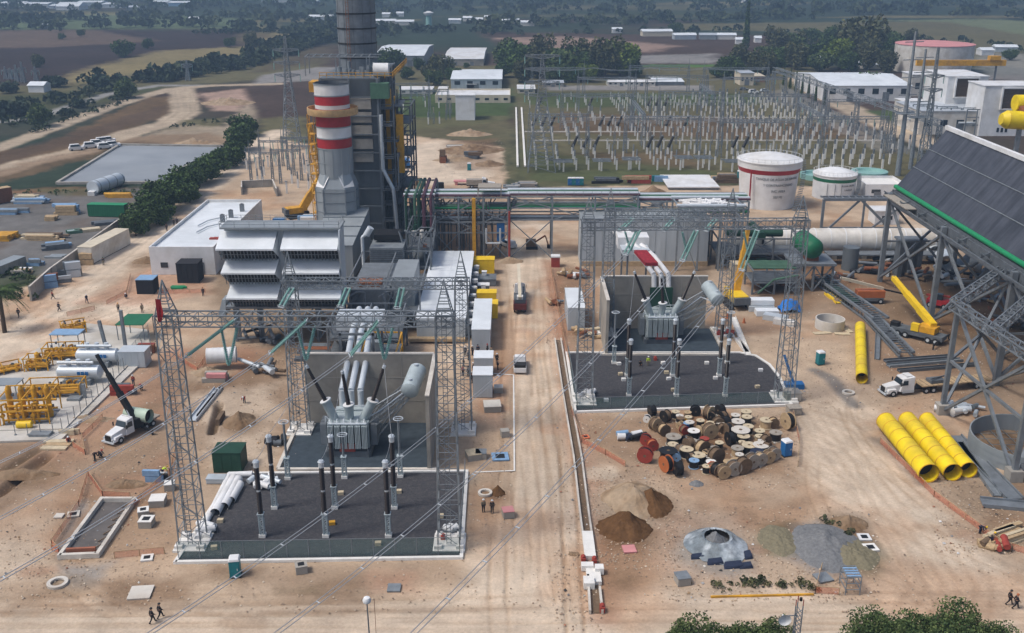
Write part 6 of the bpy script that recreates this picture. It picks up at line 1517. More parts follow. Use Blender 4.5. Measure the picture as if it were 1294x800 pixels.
for i,(x,y,s,m_,lb) in enumerate([(630,495,1.4,'concrete_light','pale cube box right of the front kiosk'),(622,517,2.6,'concrete_light','cream plinth with a grey box below the front kiosk'),(638,551,1.2,'concrete','small grey box alone on the sand right of the left pad'),(598,579,1.9,'wood_pale','pale box lying by the right corner of the left pad'),(608,578,1.5,'steel','grey box beside the pale one by the pad corner'),(632,578,2.3,'blue_pale','bluish grey tray framed in red on the sand'),
(642,652,1.4,'pink_roof','pinkish manhole box on the sand beside the left pad'),(381,722,1.3,'concrete','square concrete manhole shaft at the front kerb of the left pad'),(498,744,1.4,'steel','grey manhole lid on red soil below the left pad'),(178,750,2.4,'pink_roof' if 0 else 'concrete_light','pale square slab on reddish soil at the lower left'),(186,706,1.3,'concrete_white','small open square frame in the soil left of the pad'),(182,652,1.3,'concrete_white','small hollow concrete box beside the open basin'),(186,664,1.6,'concrete_white','white topped concrete box just below the hollow one'),
(200,637,1.9,'concrete_white','white topped long concrete box behind the basin'),(215,618,1.3,'concrete_white','cream topped concrete shaft near the left gantry tower'),(93,651,1.4,'concrete_light','pale concrete lid left of the open basin'),(75,653,1.0,'concrete_light','small pale lid at the far left of the basin'),(795,695,1.5,'pink_roof','pink manhole cover between the dirt pile and the trench'),(862,736,1.5,'steel','grey square box beside the weedy strip'),(1040,731,1.7,'steel','grey slanted lid by the orange barrier bits'),(1092,680,1.4,'white','square white frame on the grey gravel pile edge'),(1100,693,1.5,'concrete_white','pale slab beside the square frame on the gravel'),(740,553,1.0,'orange_net','small orange framed lid beside the trench')]):
 p_=G(x,y);t=thing('manhole_box',lb,'box',p_,.1*(i%4));h=.9 if 'shaft' in lb or 'box' in lb or 'cube' in lb else .12;MB().box(-s/2,s/2,-s/2,s/2,0,h).build('walls','concrete' if h>.5 else m_,t);MB().box(-s/2-.03,s/2+.03,-s/2-.03,s/2+.03,h,h+.1).build('lid',m_,t)
 if 'hollow' in lb or 'open' in lb or 'frame' in lb or 'shaft at' in lb:MB().box(-s*.28,s*.28,-s*.28,s*.28,h+.1,h+.112).build('opening','black',t)
# open basin with white kerb at lower left
P=[G(*q) for q in [(76,706),(124,704),(171,634),(129,634)]];t=thing('concrete_basin','long open concrete basin with white kerb and reddish front wall at the lower left','basin',P[0])
q=MB();strip(q,P,.45,0,.62, True);q.build('kerb','concrete_light',t,world=True);MB().prism([(p.x,p.y) for p in P],.02,.06).build('floor',mat('basin_floor',(.11,.10,.095),.9,0,.25,.5),t,world=True)
a,b=P[0]+Vector((.5,.6,0)),P[1]+Vector((-.5,.6,0));q=MB();q.hexa([a,b,b+Vector((0,.3,0)),a+Vector((0,.3,0))],[a+Vector((0,0,.9)),b+Vector((0,0,.9)),b+Vector((0,.3,.9)),a+Vector((0,.3,.9))]);q.build('inner_wall','concrete_red',t,world=True)
q=MB()
for i in range(9):f=i/8;c=P[1].lerp(P[2],f);q.beam(c+Vector((-1.2,0,.1)),c+Vector((-.2,0,.66)),.12)
q.build('props','wood_dark',t,world=True)
for i,(x,y,r) in enumerate([(73,738,1.15),(613,624,.95),(1072,503-6,1.0),(927,0,0)]):
 if r:one('concrete_ring',['white concrete ring on the sand at the lower left','white concrete ring beside the two standing workers','white ring lid on the sand below the teal toilet'][i],'ring',MB().lathe((0,0,0),[(r,0),(r,.3),(r*.65,.3),(r*.65,.05)],26, False),'concrete_light',G(x,y))
# trench with white walls along the main road
t=thing('cable_trench','long narrow cable trench with white concrete edges beside the main road','cable trench',G(745,690));TP=[(705,430),(716,500),(730,580),(739,655),(744,690)];q=MB()
for off in (-.55,.55):strip(q,[G(*p)+Vector((off,0,0)) for p in TP],.22,0,.5)
strip(q,[G(*p)+Vector((-.55,0,0)) for p in [(749,730),(752,776)]],.25,0,.5);strip(q,[G(*p)+Vector((.95,0,0)) for p in [(747,745),(750,776)]],.25,0,.5);q.build('side_wall','concrete_light',t,world=True)
q=MB();strip(q,[G(*p) for p in TP],.8,0,.06);strip(q,[G(750,730)+Vector((.2,0,0)),G(752,775)+Vector((.2,0,0))],1.0,0,.06);q.build('floor','wood_dark',t,world=True)
q=MB();strip(q,[G(742,676),G(746,708)],1.3,0,.58);q.cb(*G(742,720)[:2],.1,1.4,.9,.7);q.cb(*G(757,724)[:2],.1,1.0,1.0,.8);q.cb(*G(744,741)[:2],.1,1.2,1.5,.8);q.cb(*G(750,730)[:2],0,1.6,3,.5);q.build('cover_slab','concrete_white',t,world=True)
for i,(x,y) in enumerate([(737,710),(751,712),(761,772),(630,512),(560,683),(828,456),(919,402),(940,408)]):
 one('barrier',['red water barrier left of the trench end','red water barrier right of the trench end','red orange barrier at the near end of the trench','red box machine standing on the sand right of the kiosks','small orange marker at the pad corner','orange red cabinet on the right gravel pad','small orange cone left of the pair near the yellow crane','orange cone right of the pair near the yellow crane'][i],'barrier' if i<5 else 'marker',MB().lathe((0,0,0),[(.35,0),(.3,.1),(.12,.9),(.05,1.0)],10) if i>5 else MB().cb(0,0,0,.55,.9 if i<3 else .8,.7).cb(0,0,.7,.3,.6 if i<3 else .5,.2),'red_dull' if i!=6 and i!=7 else 'orange',G(x,y),bevel=0 if i>5 else .06)
# orange safety nets
for i,(pts,lb) in enumerate([([(66,696),(75,700),(66,690),(100,640),(112,600)],'round the open basin'),([(112,602),(130,628),(165,630)],'behind the open basin'),([(160,648),(215,600),(225,560)],'between the basin and the left gantry tower'),([(92,565),(108,575),(104,555),(130,530)],'by the timber boards near the crane lorry'),([(696,340),(712,430),(722,470)],'right of the main road up by the white container'),([(722,520),(735,560),(765,575),(790,590)],'at the left of the cable drum area'),([(1112,560),(1180,628),(1240,672)],'along the dirt ramp below the yellow pipes'),([(1240,672),(1262,690),(1294,700)],'by the stacked timber'),([(135,385),(160,372),(165,350)],'left of the covered tanks'),([(200,372),(260,370)],'in front of the black tent'),([(145,706),(208,700)],'left of the left pad corner'),([(85,400),(120,392)],'on the left road edge'),([(226,455),(250,470),(262,452)],'by the excavation behind the left tower'),([(1002,525),(1010,560),(1008,590)],'beside the blue toilet'),([(604,462),(606,500)],'by the kiosks'),([(1038,720),(1030,750),(1060,752)],'round the slanted lid at the lower right')]):
 fence('orange plastic safety netting '+lb,[G(*p) for p in pts],.95,'net_orange','wood',2.6,'safety net','safety_net')
# painted / cord line beside the road
q=MB();strip(q,[G(590,470),G(649,474),G(650,595),G(600,597)],.22,.02,.06);one('kerb_line','white string line kerb marking a rectangle beside the main road','kerb',q,'concrete_white')
q=MB();strip(q,[G(*p) for p in [(1112,560),(1150,590),(1240,672),(1294,706)]],.25,0,.12)
# ======================= HEAPS =======================
for i,(x,y,rx,ry,h,m_,lb) in enumerate([(790,668,3.4,3.2,2.3,'soil_dark','dark brown soil heap in front of the paler heap beside the trench'),(800,632,4.0,4.6,2.4,'soil_pale','pale sandy heap behind the dark brown one'),(822,636,2.8,3.6,2.0,'soil_dark','brown cut away side heap right of the pale sandy heap'),(629,623,1.0,1.0,1.1,'soil_dark','small round brown heap beside the white ring and two workers'),
(303,534,2.7,2.6,2.0,'soil','cone shaped brown heap left of the left bay'),(1042,690,4.6,5.2,1.3,'gravel_grey','wide grey gravel heap at the lower right'),(1075,700,3.2,3.6,1.0,'gravel_olive','olive sand heap overlapping the grey gravel heap'),(1072,662,2.4,2.0,1.0,'soil','brown weedy heap behind the grey gravel heap'),(985,682,2.6,3.6,.5,'gravel_olive','low olive sand mound left of the gravel heap'),
(736,246,4.0,2.6,2.2,'soil','brown heap behind the rack bridge by the loader'),(826,244,4,3,2.5,'soil','brown heap behind the rack just left of the clean white shed'),(594,190,12,9,2.5,'soil','big brown excavation mound beyond the pipe rack'),(575,202,7,4,1.8,'soil_pale','pale rubble mound left of the big excavation mound'),(618,208,5,4,1.6,'soil','brown rubble mound right of the blue toilet'),(592,170,9,5,2.2,'soil_pale','pale heap at the rear of the excavation'),
(288,130,13,9,2.5,'soil_pale','broad pinkish heap near the track junction far left'),(247,182,9,4,2.2,'soil_pale','small pale heap on the far kerb of the lined pond'),(160,612,3,1.2,.7,'soil','low brown spoil bank behind the open basin'),(28,600,5,1.4,.9,'soil','brown spoil bank along the left ditch'),(110,530,4,1.2,.6,'soil_pale','sandy spoil bank beside the gas skid slab'),(1065,380,3,2,.8,'soil','low brown heap by the orange boom lift'),(262,470,3,2,.9,'soil_pale','sandy mound behind the left gantry tower'),(725,700,.7,.5,.2,'soil','tiny heap by the trench'),(880,612,1.0,.8,.7,'gravel_grey','small grey lump on the sand below the cable drums'),(185,330,3.5,2.5,1.2,'soil','reddish brown heap beside the white control building'),(645,330,3,2,1.0,'soil_pale','sandy heap by the road under the rack bridge')]):
 one('soil_heap' if 'gravel' not in m_ else 'gravel_heap',lb,'heap',lumpy(rx,ry,h,i+1.3,sharp=1.35 if 'gravel' in m_ else 1.15),m_,G(x,y))
# tarp covered heap: sagging folds around a hollow of gravel
t=thing('covered_heap','round gravel heap covered with a crumpled grey plastic sheet weighted at its edges','heap',G(905,690))
lumpy(2.2,2.4,1.9,41,sharp=1.3).build('gravel','gravel_grey',t);mb=MB();vs=[];fs=[];n_=60;rg_=7
for i in range(rg_+1):
 u=i/rg_
 for j in range(n_):
  a=2*math.pi*j/n_;R_=1.5+2.3*u*(1+.22*mnoise.noise(Vector((math.cos(a)*2,math.sin(a)*2,4.2))));z=1.25*(1-u)**1.1+.28*abs(mnoise.noise(Vector((math.cos(a)*5,math.sin(a)*5,u*3))))+.05+(.25 if i==1 else 0)
  vs.append((R_*math.cos(a),R_*math.sin(a)*1.05,z))
for i in range(rg_):
 for j in range(n_):fs.append((i*n_+j,i*n_+(j+1)%n_,(i+1)*n_+(j+1)%n_,(i+1)*n_+j))
mb.add(vs,fs);mb.sm=True ;mb.build('plastic_sheet','tarp',t)
q=MB()
for i,(dx,dy,sx,sy) in enumerate([(-2.6,-2.5,1.8,.9),(-.8,-3.6,2.0,1.1),(1.2,-4.3,2.4,1.3),(2.6,-4.4,1.6,1.0),(3.3,-2.2,1.0,1.6)]):
 q.hexa([(dx-sx/2,dy-sy/2,.02),(dx+sx/2,dy-sy/3,.02),(dx+sx/2.2,dy+sy/2,.02),(dx-sx/2.3,dy+sy/2,.02)],[(dx-sx/2.4,dy-sy/3,.25),(dx+sx/2.4,dy-sy/4,.4),(dx+sx/2.6,dy+sy/2.4,.5),(dx-sx/2.8,dy+sy/2.4,.3)])
q.build('sheet_tail','cloth_navy',t)
# weedy strip lower right
woods('weeds','strip of olive weeds growing beside the yellow board at the lower right',[([(895,741),(960,738),(1020,740),(1035,746)],.9,.5,5.0),([(1040,655),(1060,668)],.8,.6,3.0),([(1068,678),(1078,668)],.5,.5,3)],'olive',31,per=26)
q=MB();a,b=G(898,755),G(1028,752);q.beam(a+Vector((0,0,.1)),b+Vector((0,0,.1)),.2);one('timber_beam','long yellow painted beam lying under the weedy strip','beam',q,'yellow_orange')
# steel rack frame at lower right and dish mast
t=thing('steel_stand','small empty grey steel rack frame standing on the sand at the lower right','rack',G(1077,752));q=MB()
for x in (-.8,.8):
 for y in (0,2.2):q.beam((x,y,0),(x,y,2.3),.09)
for z in (.7,1.5,2.3):
 for y in (0,2.2):q.beam((-.8,y,z),(.8,y,z),.08)
 for x in (-.8,.8):q.beam((x,0,z),(x,2.2,z),.08)
q.build('frame','steel',t);q=MB();[q.box(-.75,.75,.1+k*.5,.35+k*.5,2.32,2.38) for k in range(4)];q.build('shelf','blue_pale',t)
b=G(1000,850);t=thing('antenna_mast','red and grey lattice radio mast with a round white dish at the bottom edge','mast',b);zt=V(1002,764,b.y).z
q=MB();c=[(-.35,-.2),(.35,-.2),(0,.4)]
for x,y in c:q.beam((x,y,0),(x,y,zt),.09)
k=0
while k*.5<zt-.5:[q.beam((*c[j],k*.5),(*c[(j+1)%3],k*.5+.5),.05) for j in range(3)];k+=1
q.build('lattice','steel',t);q=MB()
for x,y in c:q.beam((x,y,zt-2.0),(x,y,zt+.7),.07)
q.build('whip_antenna','red_dull',t);dsh=V(992,784,b.y-.8)-b;q=MB();n_=24;vs=[tuple(dsh+Vector((0,.35,.1)))]
for ring in (1,2,3):
 for j in range(n_):a=2*math.pi*j/n_;r_=.62*ring/3;vs.append(tuple(dsh+Vector((r_*math.cos(a),.35-.35*(ring/3)**2,r_*math.sin(a)))))
q.add(vs,[(0,1+j,1+(j+1)%n_) for j in range(n_)]+[(1+(r-1)*n_+j,1+(r-1)*n_+(j+1)%n_,1+r*n_+(j+1)%n_,1+r*n_+j) for r in (1,2) for j in range(n_)]);q.tube(dsh+Vector((0,.3,0)),dsh+Vector((0,.8,0)),.12,n=10);q.sm=True ;q.build('dish','white',t)
q=MB();q.beam(dsh+Vector((0,.7,0)),(0,0,dsh.z),.08);q.build('bracket','steel',t)
one('sensor','small black lamp on the radio mast top','lamp',MB().lathe((0,0,0),[(.02,0),(.14,.1),(.14,.4),(.02,.5)],10),'black',V(1012,760,b.y-.1))
# street lamp at bottom
b=G(470,850);t=thing('street_lamp','thin lamp post with a round pale head at the bottom edge','street lamp',b);zt=V(466,762,b.y).z;MB().tube((0,0,0),(-.1,0,zt),.09,.06,n=10).build('pole','steel_mid',t);MB().lathe((-.1,0,zt),[(.05,0),(.38,.12),(.42,.35),(.3,.6),(.05,.68)],18).build('lamp_head','white',t)
MB().beam((.6,.1,0),(.6,.1,zt+.4),.04).build('cable_conduit','rust',t)
one('pole','slim ochre pole at the bottom left corner','pole',MB().tube((0,0,0),(-.3,0,5),.07,n=8),'yellow_orange',G(6,850))
# ======================= CABLE DRUMS =======================
def drum(rad,wd,flange,core,flat):
 t=thing('cable_drum', None, None);q=MB();
 if flat:
  MB().lathe((0,0,0),[(rad,0),(rad,.09)],26).build('flange',flange,t);MB().lathe((0,0,wd),[(rad,0),(rad,.09),(rad*.22,.09),(rad*.2,.02)],26).build('flange',flange,t)
  q.lathe((0,0,0),[(rad*.86,.09),(rad*.86,wd)],26, False);q.build('cable_winding',core,t);MB().lathe((0,0,wd+.092),[(rad*.18,0),(rad*.18,.006)],14).build('hub','wood_dark',t)
 else:
  for s_ in (0,wd):MB().tube((s_,0,rad),(s_+.09,0,rad),rad,n=26).build('flange',flange,t)
  MB().tube((.09,0,rad),(wd,0,rad),rad*.84,n=26).build('cable_winding',core,t);MB().tube((-.02,0,rad),(wd+.11,0,rad),rad*.18,n=12).build('hub','wood_dark',t)
 return t
DR=[('f',375,120,55,'wood_pale','black'),('f',405,150,50,'concrete_light','black'),('f',465,125,50,'wood','wood_dark'),('f',470,160,50,'wood_pale','yellow_orange'),('f',460,205,50,'blue_pale','blue'),('f',560,185,55,'wood_pale','black'),('f',635,205,60,'wood_pale','wood'),('f',510,262,78,'concrete_white','black'),('f',360,305,98,'wood_grey','black'),
('f',820,145,60,'concrete_light','black'),('f',905,158,70,'wood_pale','black'),('f',838,192,88,'concrete_light','wood_dark'),('f',915,228,70,'wood_pale','black'),('f',858,255,118,'concrete_light','black'),('f',880,300,80,'wood_pale','black'),('f',1000,262,66,'wood_pale','black'),('f',1000,302,60,'wood_pale','wood'),('f',922,368,90,'wood_pale','black'),('f',1008,368,98,'concrete_light','black'),
('f',458,398,82,'wood_pale','black'),('f',546,442,84,'wood_pale','black'),('f',512,482,62,'blue_pale','black'),('f',638,492,62,'concrete_white','wood_dark'),('f',620,456,42,'concrete_light','black'),('f',606,525,52,'wood_pale','black'),('f',768,492,64,'wood','black'),('f',850,438,52,'concrete_light','wood_dark'),('f',835,390,78,'wood_grey','wood'),('f',825,480,70,'wood','wood_dark'),('f',1050,182,84,'wood_pale','wood'),
('f',900,118,74,'wood_pale','wood_dark'),('f',985,418,92,'cloth_navy','blue'),('f',590,320,60,'red_dull','red_dull'),('f',665,390,60,'wood_grey','black'),('f',500,335,60,'wood_grey','black'),('f',1120,275,80,'wood_grey','black'),('f',700,350,54,'wood_pale','black'),('f',320,410,110,'black','black'),
('u',180,112,72,'black','black',.3),('u',285,155,80,'black','wood_dark',.6),('u',525,120,70,'black','black',1.5),('u',640,130,92,'wood','wood_dark',2.4),('u',690,110,75,'black','black',.5),('u',708,158,75,'black','wood_dark',.5),('u',728,200,80,'black','black',.4),('u',745,250,80,'wood_dark','black',.4),('u',760,320,85,'black','black',.3),
('u',240,218,88,'wood','wood_dark',2.2),('u',300,262,80,'wood_dark','wood',2.0),('u',640,272,104,'wood','wood_dark',1.9),('u',590,398,100,'wood_dark','wood',2.2),('u',695,455,104,'wood_dark','wood_dark',2.1),('u',742,575,84,'wood','wood_dark',1.9),('u',820,548,92,'wood_grey','wood_dark',1.9),('u',895,528,100,'wood_dark','wood_dark',2.0),('u',958,495,96,'wood_grey','wood_dark',2.0),
('u',1020,480,84,'wood_grey','wood',2.0),('u',1080,462,80,'wood','wood_dark',2.0),('u',1120,440,84,'wood_grey','wood_dark',2.0),('u',1190,190,110,'wood','black',.4),('u',158,178,48,'concrete_white','black',1.2),('u',145,450,96,'red_dull','black',1.3),('u',150,335,70,'red_dull','black',1.3),('u',210,375,70,'red_dull','orange',1.7),('u',368,540,90,'black','black',.2),('u',285,510,100,'orange','black',.5),
('u',432,335,62,'black','steel',.6),('u',452,262,60,'red_dull','wood_dark',2),('u',700,555,80,'wood_dark','black',2.2),('u',660,545,66,'orange_net','wood_dark',1.7),('u',1060,340,72,'wood_dark','wood_dark',2.1),('u',380,465,60,'blue_pale','black',1.6),('u',1110,210,70,'wood_dark','wood',1.7)]
CN=dict(wood_pale='pale wooden',concrete_light='greyish white',wood='brown wooden',blue_pale='pale blue',concrete_white='white',wood_grey='weathered grey',cloth_navy='navy blue',red='bright red',black='black',wood_dark='dark brown',red_dull='dark red',orange='orange',orange_net='reddish orange')
rq=random.Random(8)
for i in range(26):
 fl=rq.random()<.5;mm_=rq.choice(['wood_pale','wood_grey','wood','wood_dark','concrete_light']) if fl else rq.choice(['wood_dark','black','wood_grey','wood'])
 a_=(rq.uniform(330,1090),rq.uniform(150,470));a_=(a_[0],min(a_[1],560-a_[0]*.12));DR.append(('f',a_[0],a_[1],rq.uniform(45,75),mm_,rq.choice(['black','wood_dark'])) if fl else ('u',a_[0],a_[1],rq.uniform(50,80),mm_,'wood_dark',rq.uniform(0,3)))
cnt={};tot={}
keyf=lambda d:(CN[d[4]],'lying flat' if d[0]=='f' else 'standing on edge')
for d in sorted(DR,key=lambda d:d[1]):
 k=keyf(d);i=cnt.get(k,0);cnt[k]=i+1
 x,y=790+d[1]/5.88,500+d[2]/5.88;dia=d[3]/5.88/7.3;r=dia/2
 lb='%s cable drum %s in the drum yard, %s such from the left'%(k[0],k[1],ORD[i])
 if d[0]=='f':t=drum(r,.7+.25*dia,d[4],d[5], True);p_=G(x,y+3,.0);t.location=G(x,y,.7+.25*dia);t.location.z=0;t.rotation_euler=(0,0,rk.uniform(0,3))
 else:t=drum(r,.5+.18*dia,d[4],d[5], False);q_=G(x,y,r);t.location=(q_.x,q_.y,0);t.rotation_euler=(0,0,d[6])
 tag(t,lb,'cable drum','cable drums in the drum yard')
bundle('dark and blue wrapped bundles on the sand at the left of the drum yard',G(797,553),8,1.5,['cloth_navy','blue_pale','black','white'],seed=9)
# ======================= YELLOW PIPES, RINGS, STEEL ON THE RIGHT =======================
for i,(a,b,r) in enumerate([((1119,532),(1174,598),1.35),((1146,530),(1204,597),1.25),((1171,530),(1224,594),1.15)]):
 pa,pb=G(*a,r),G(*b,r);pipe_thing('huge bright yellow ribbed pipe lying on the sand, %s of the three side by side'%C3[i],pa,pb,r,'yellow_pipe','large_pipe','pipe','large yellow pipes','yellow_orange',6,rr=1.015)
pipe_thing('single bright yellow ribbed pipe lying end on beside the steel beams',G(1089,478,.95),G(1087,412,.95),.95,'yellow_pipe','large_pipe','pipe', None,'yellow_orange',6,rr=1.015)
def ring(label,x,y,r,h,m_,inside='rust',th=.06):
 t=thing('steel_ring',label,'ring',G(x,y));MB().lathe((0,0,0),[(r,0),(r,h),(r-.18,h),(r-.18,.1)],48, False).build('shell',m_,t);MB().lathe((0,0,0),[(r-.19,0),(r-.19,.08)],40).build('inside_floor',inside,t)
 q=MB();n_=7
 for i in range(-n_//2+1,n_//2+1):w_=math.sqrt(max(.1,1-(i/4)**2))*(r-.3);q.beam((i*r/4,-w_,.3),(i*r/4,w_,.3),.07);q.beam((-w_,i*r/4,.34),(w_,i*r/4,.34),.07)
 q.build('grid_bars','steel',t);q=MB();[q.lathe((0,0,h*k),[(r+.05,-.04),(r+.05,.04)],48, False) for k in (.35,.7)];q.build('stiffener_band',m_,t); return t
ring('white round steel ring with dark inside resting on boards',1048,414,2.7,1.9,'white_dirty','wood_dark');ring('very large grey fan ring lying near the right edge',1293,572,7.4,2.6,'cladding_grey','soil')
one('timber_board','pale boards spread under the white steel ring','board',MB().cb(-2,-2.2,.02,3.4,1.2,.12,.2).cb(1.6,-2.6,.03,2.8,1.2,.12,-.1).cb(3.2,-.8,.02,1.2,2.4,.12,.2),'wood_pale',G(1048,416))
def long_truss(label,a,b,w_,h,m1,m2):
 a,b=G(*a),G(*b);t=thing('steel_beam_stack',label,'beam',a);d=b-a;s_=Vector((-d.y,d.x,0)).normalized()*w_/2;q=MB()
 for sg in (-1,1):q.beam(s_*sg+Vector((0,0,h)),d+s_*sg+Vector((0,0,h)),.45);q.beam(s_*sg+Vector((0,0,.3)),d+s_*sg+Vector((0,0,.3)),.3)
 n_=int(d.length/1.2)
 for i in range(n_+1):c=d*(i/n_);q.beam(c-s_+Vector((0,0,h)),c+s_+Vector((0,0,h)),.16);q.beam(c-s_+Vector((0,0,.2)),c-s_+Vector((0,0,h)),.12)
 q.build('girder',m1,t);q=MB();q.hexa([d*.02-s_*.85+Vector((0,0,h*.5)),d*.6-s_*.85+Vector((0,0,h*.5)),d*.6+s_*.85+Vector((0,0,h*.5)),d*.02+s_*.85+Vector((0,0,h*.5))],[d*.02-s_*.85+Vector((0,0,h*.7)),d*.6-s_*.85+Vector((0,0,h*.7)),d*.6+s_*.85+Vector((0,0,h*.7)),d*.02+s_*.85+Vector((0,0,h*.7))]);q.build('infill',m2,t)
long_truss('long green grey steel trough girder lying diagonally from the trestle to the yellow pipe',(1034,356),(1112,412),3.0,1.6,'steel_mid','green_dark')
long_truss('dark steel girder continuing the diagonal towards the flatbed lorry',(1100,405),(1145,453),2.4,1.2,'steel_mid','steel_dark')
for i,(a,b,w_,m_,lb) in enumerate([((1118,458),(1200,452),1.0,'steel_dark','dark long beam behind the flatbed lorry, farthest'),((1122,464),(1215,456),1.0,'steel','grey long beam behind the flatbed lorry, middle'),((1135,470),(1232,462),.8,'steel_dark','dark long beam behind the flatbed lorry, nearest'),((1205,552),(1282,632),2.2,'steel_mid','long grey trough beam lying beside the yellow pipes'),((1240,636),(1300,642),2.0,'steel_mid','flat dark panel on the ground at the right edge'),((1212,560),(1260,628),1.0,'steel','narrow grey beam beside the trough beam'),
((926,402),(945,450),1.0,'concrete_white','white long channel lying left of the silver crates'),((930,428),(944,446),.9,'white','short white channel at the back edge of the right pad'),((243,533),(276,492),1.2,'silver','pale open tray frame lying left of the left bay, left rail'),((280,490),(250,528),.35,'wood_dark','dark slot inside the pale tray frame'),((1045,372),(1060,384),1.2,'yellow','yellow beam bundle on trestles left of the orange boom lift'),((1110,400),(1108,455),.8,'steel_mid','thin rail lying beside the single yellow pipe'),((0,640),(90,590),.12,'orange','x')]):
 if lb=='x': continue
 a,b=G(*a),G(*b);d=b-a;t=thing('steel_beam',lb,'beam',a);q=MB();s_=Vector((-d.y,d.x,0)).normalized()*w_/2;up=Vector((0,0,1))
 q.hexa([-s_+up*.1,d-s_+up*.1,d+s_+up*.1,s_+up*.1],[-s_+up*.22,d-s_+up*.22,d+s_+up*.22,s_+up*.22]);q.build('web',m_,t)
 q=MB();[q.hexa([s_*k-s_*.08+up*.0,d+s_*k-s_*.08,d+s_*k+s_*.08,s_*k+s_*.08],[s_*k-s_*.08+up*.5,d+s_*k-s_*.08+up*.5,d+s_*k+s_*.08+up*.5,s_*k+s_*.08+up*.5]) for k in (-1,1)];q.build('flange',m_,t)
# stacked timber at right edge
p_=G(1278,680);t=thing('timber_stack','stack of pale timber boards at the right edge','timber stack',p_)
for i in range(14):q=MB();q.cb(rk.uniform(-2,1),-1+(i%5)*.7,(i//5)*.35,4.5,.55,.3,.5+rk.uniform(-.08,.08));q.build('board',['wood_pale','wood','wood_pale'][i%3],t)
bundle('loose wood and red scraps beside the timber stack',G(1255,692),7,1.3,['wood','red_dull','wood_dark'],seed=14);bundle('white plastic wrapped bundle at the foot of the braced trestle',G(1196,520),7,1.6,['white','silver'],seed=15)
bundle('pale crumpled sheet bundle right of the trestle foot',G(1222,522),7,2.2,['silver','tarp'],seed=16);bundle('pile of brown and grey scrap under the condenser, middle',G(1240,380),10,3,['rust','steel_mid','wood'],seed=17);bundle('pile of pipe fittings below the green vessel platform',G(985,360),12,3.2,['steel_mid','rust','silver','green_pipe'],seed=18)
bundle('heap of pipes and formwork behind the yellow crane',G(962,335),12,3.5,['steel_dark','green_pipe','wood','steel_mid'],seed=19);bundle('red and blue machine parts at the front right corner of the right bay',G(915,425),7,1.4,['red_dull','blue_pale','steel_mid'],seed=20);bundle('jumble of formwork between the main road and the right bay',G(722,350),10,2.5,['wood','steel_mid','rust','white'],seed=21)
bundle('stacked timber and rusty frames under the white container',G(742,425),8,2.0,['wood','rust','wood_pale'],seed=22);bundle('piles of pipework and frames behind the long enclosure',G(510,330),12,3.6,['steel_dark','rust','wood','steel'],seed=23);bundle('scattered cable trays left of the rear left gantry tower',G(330,470),9,2.6,['steel_dark','silver','wood_dark','steel_mid'],seed=24);bundle('black machinery under the filter house legs',G(330,430),10,3.0,['black','steel_dark','steel_mid'],seed=25)
bundle('dark brown cast pipes along the road right of the kiosks',G(700,385),6,1.2,['rust','wood','steel_mid'],seed=26)
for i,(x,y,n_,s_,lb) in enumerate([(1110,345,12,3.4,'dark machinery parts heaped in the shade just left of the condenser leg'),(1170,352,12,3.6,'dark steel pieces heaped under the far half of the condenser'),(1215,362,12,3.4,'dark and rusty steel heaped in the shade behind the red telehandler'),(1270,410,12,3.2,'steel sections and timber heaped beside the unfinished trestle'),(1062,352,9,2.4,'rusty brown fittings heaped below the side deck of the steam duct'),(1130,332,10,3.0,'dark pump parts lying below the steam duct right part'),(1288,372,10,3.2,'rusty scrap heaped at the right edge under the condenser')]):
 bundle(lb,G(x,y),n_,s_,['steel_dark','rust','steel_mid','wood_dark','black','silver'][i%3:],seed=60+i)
# silver crates stack
p_=G(965,398);t=thing('crate_stack','stack of silver and grey metal crates left of the blue sheet','crates',p_)
for i,(x,y,z,sx,sy) in enumerate([(0,3,0,5,2.4),(.6,.2,0,4.4,2.2),(1.6,-3,0,4.6,2),(.2,3.2,1.2,4.6,2.2),(2.6,-5.6,0,4.0,1.4)]):MB().cb(x,y,z,sx,sy,1.1,-.5 if i in (2,4) else 0).build('crate',['silver','roof_white','silver','roof_white','concrete_white'][i],t,bevel=.04)
q=MB();rr_=random.Random(3);vs=[(i*.7-2.1,j*.8-1.6,1.2+1.1*math.exp(-((i-3)**2+(j-2)**2)/6)+rr_.uniform(-.25,.25)-(1.1 if i in (0,6) or j in (0,4) else 0)) for j in range(5) for i in range(7)]
q.add(vs,[(j*7+i,j*7+i+1,j*7+i+8,j*7+i+7) for j in range(4) for i in range(6)]);q.sm=True ;one('tarpaulin','bright blue crumpled tarpaulin over a heap beside the right gantry tower','tarpaulin',q,'blue_tarp',G(998,392))
t,a,d=frame_block('process_skid','green and grey pipe skid platform behind the blue tarpaulin','skid',*[G(x,372).x for x in (950,1005)],G(970,372).y,G(970,372).y+7,5,[2.5,5],'steel_mid','steel_dark')
q=MB()
for k in range(6):q.tube((-a,1+k,5.4),(a,1+k,5.4),.2,n=8)
q.path([(-a+1,-1,.5),(-a+4,-1,3.5),(a,-1,4.5)],.22,8);q.build('pipes','green_pipe',t)
t,a,d=frame_block('pipe_trestle','steel frame with thick grey pipes between the grey hall and the green vessel','pipe rack',*[G(x,340).x for x in (905,1010)],G(950,340).y,G(950,340).y+10,7,[3.5,7],'steel_dark','steel_dark')
q=MB();q.tube((-a+2,2,7.8),(a-4,2,7.8),.8,n=14);q.tube((a-9,0,7.6),(a-9,10,7.6),.9,n=14);q.build('pipe','green_dark',t)
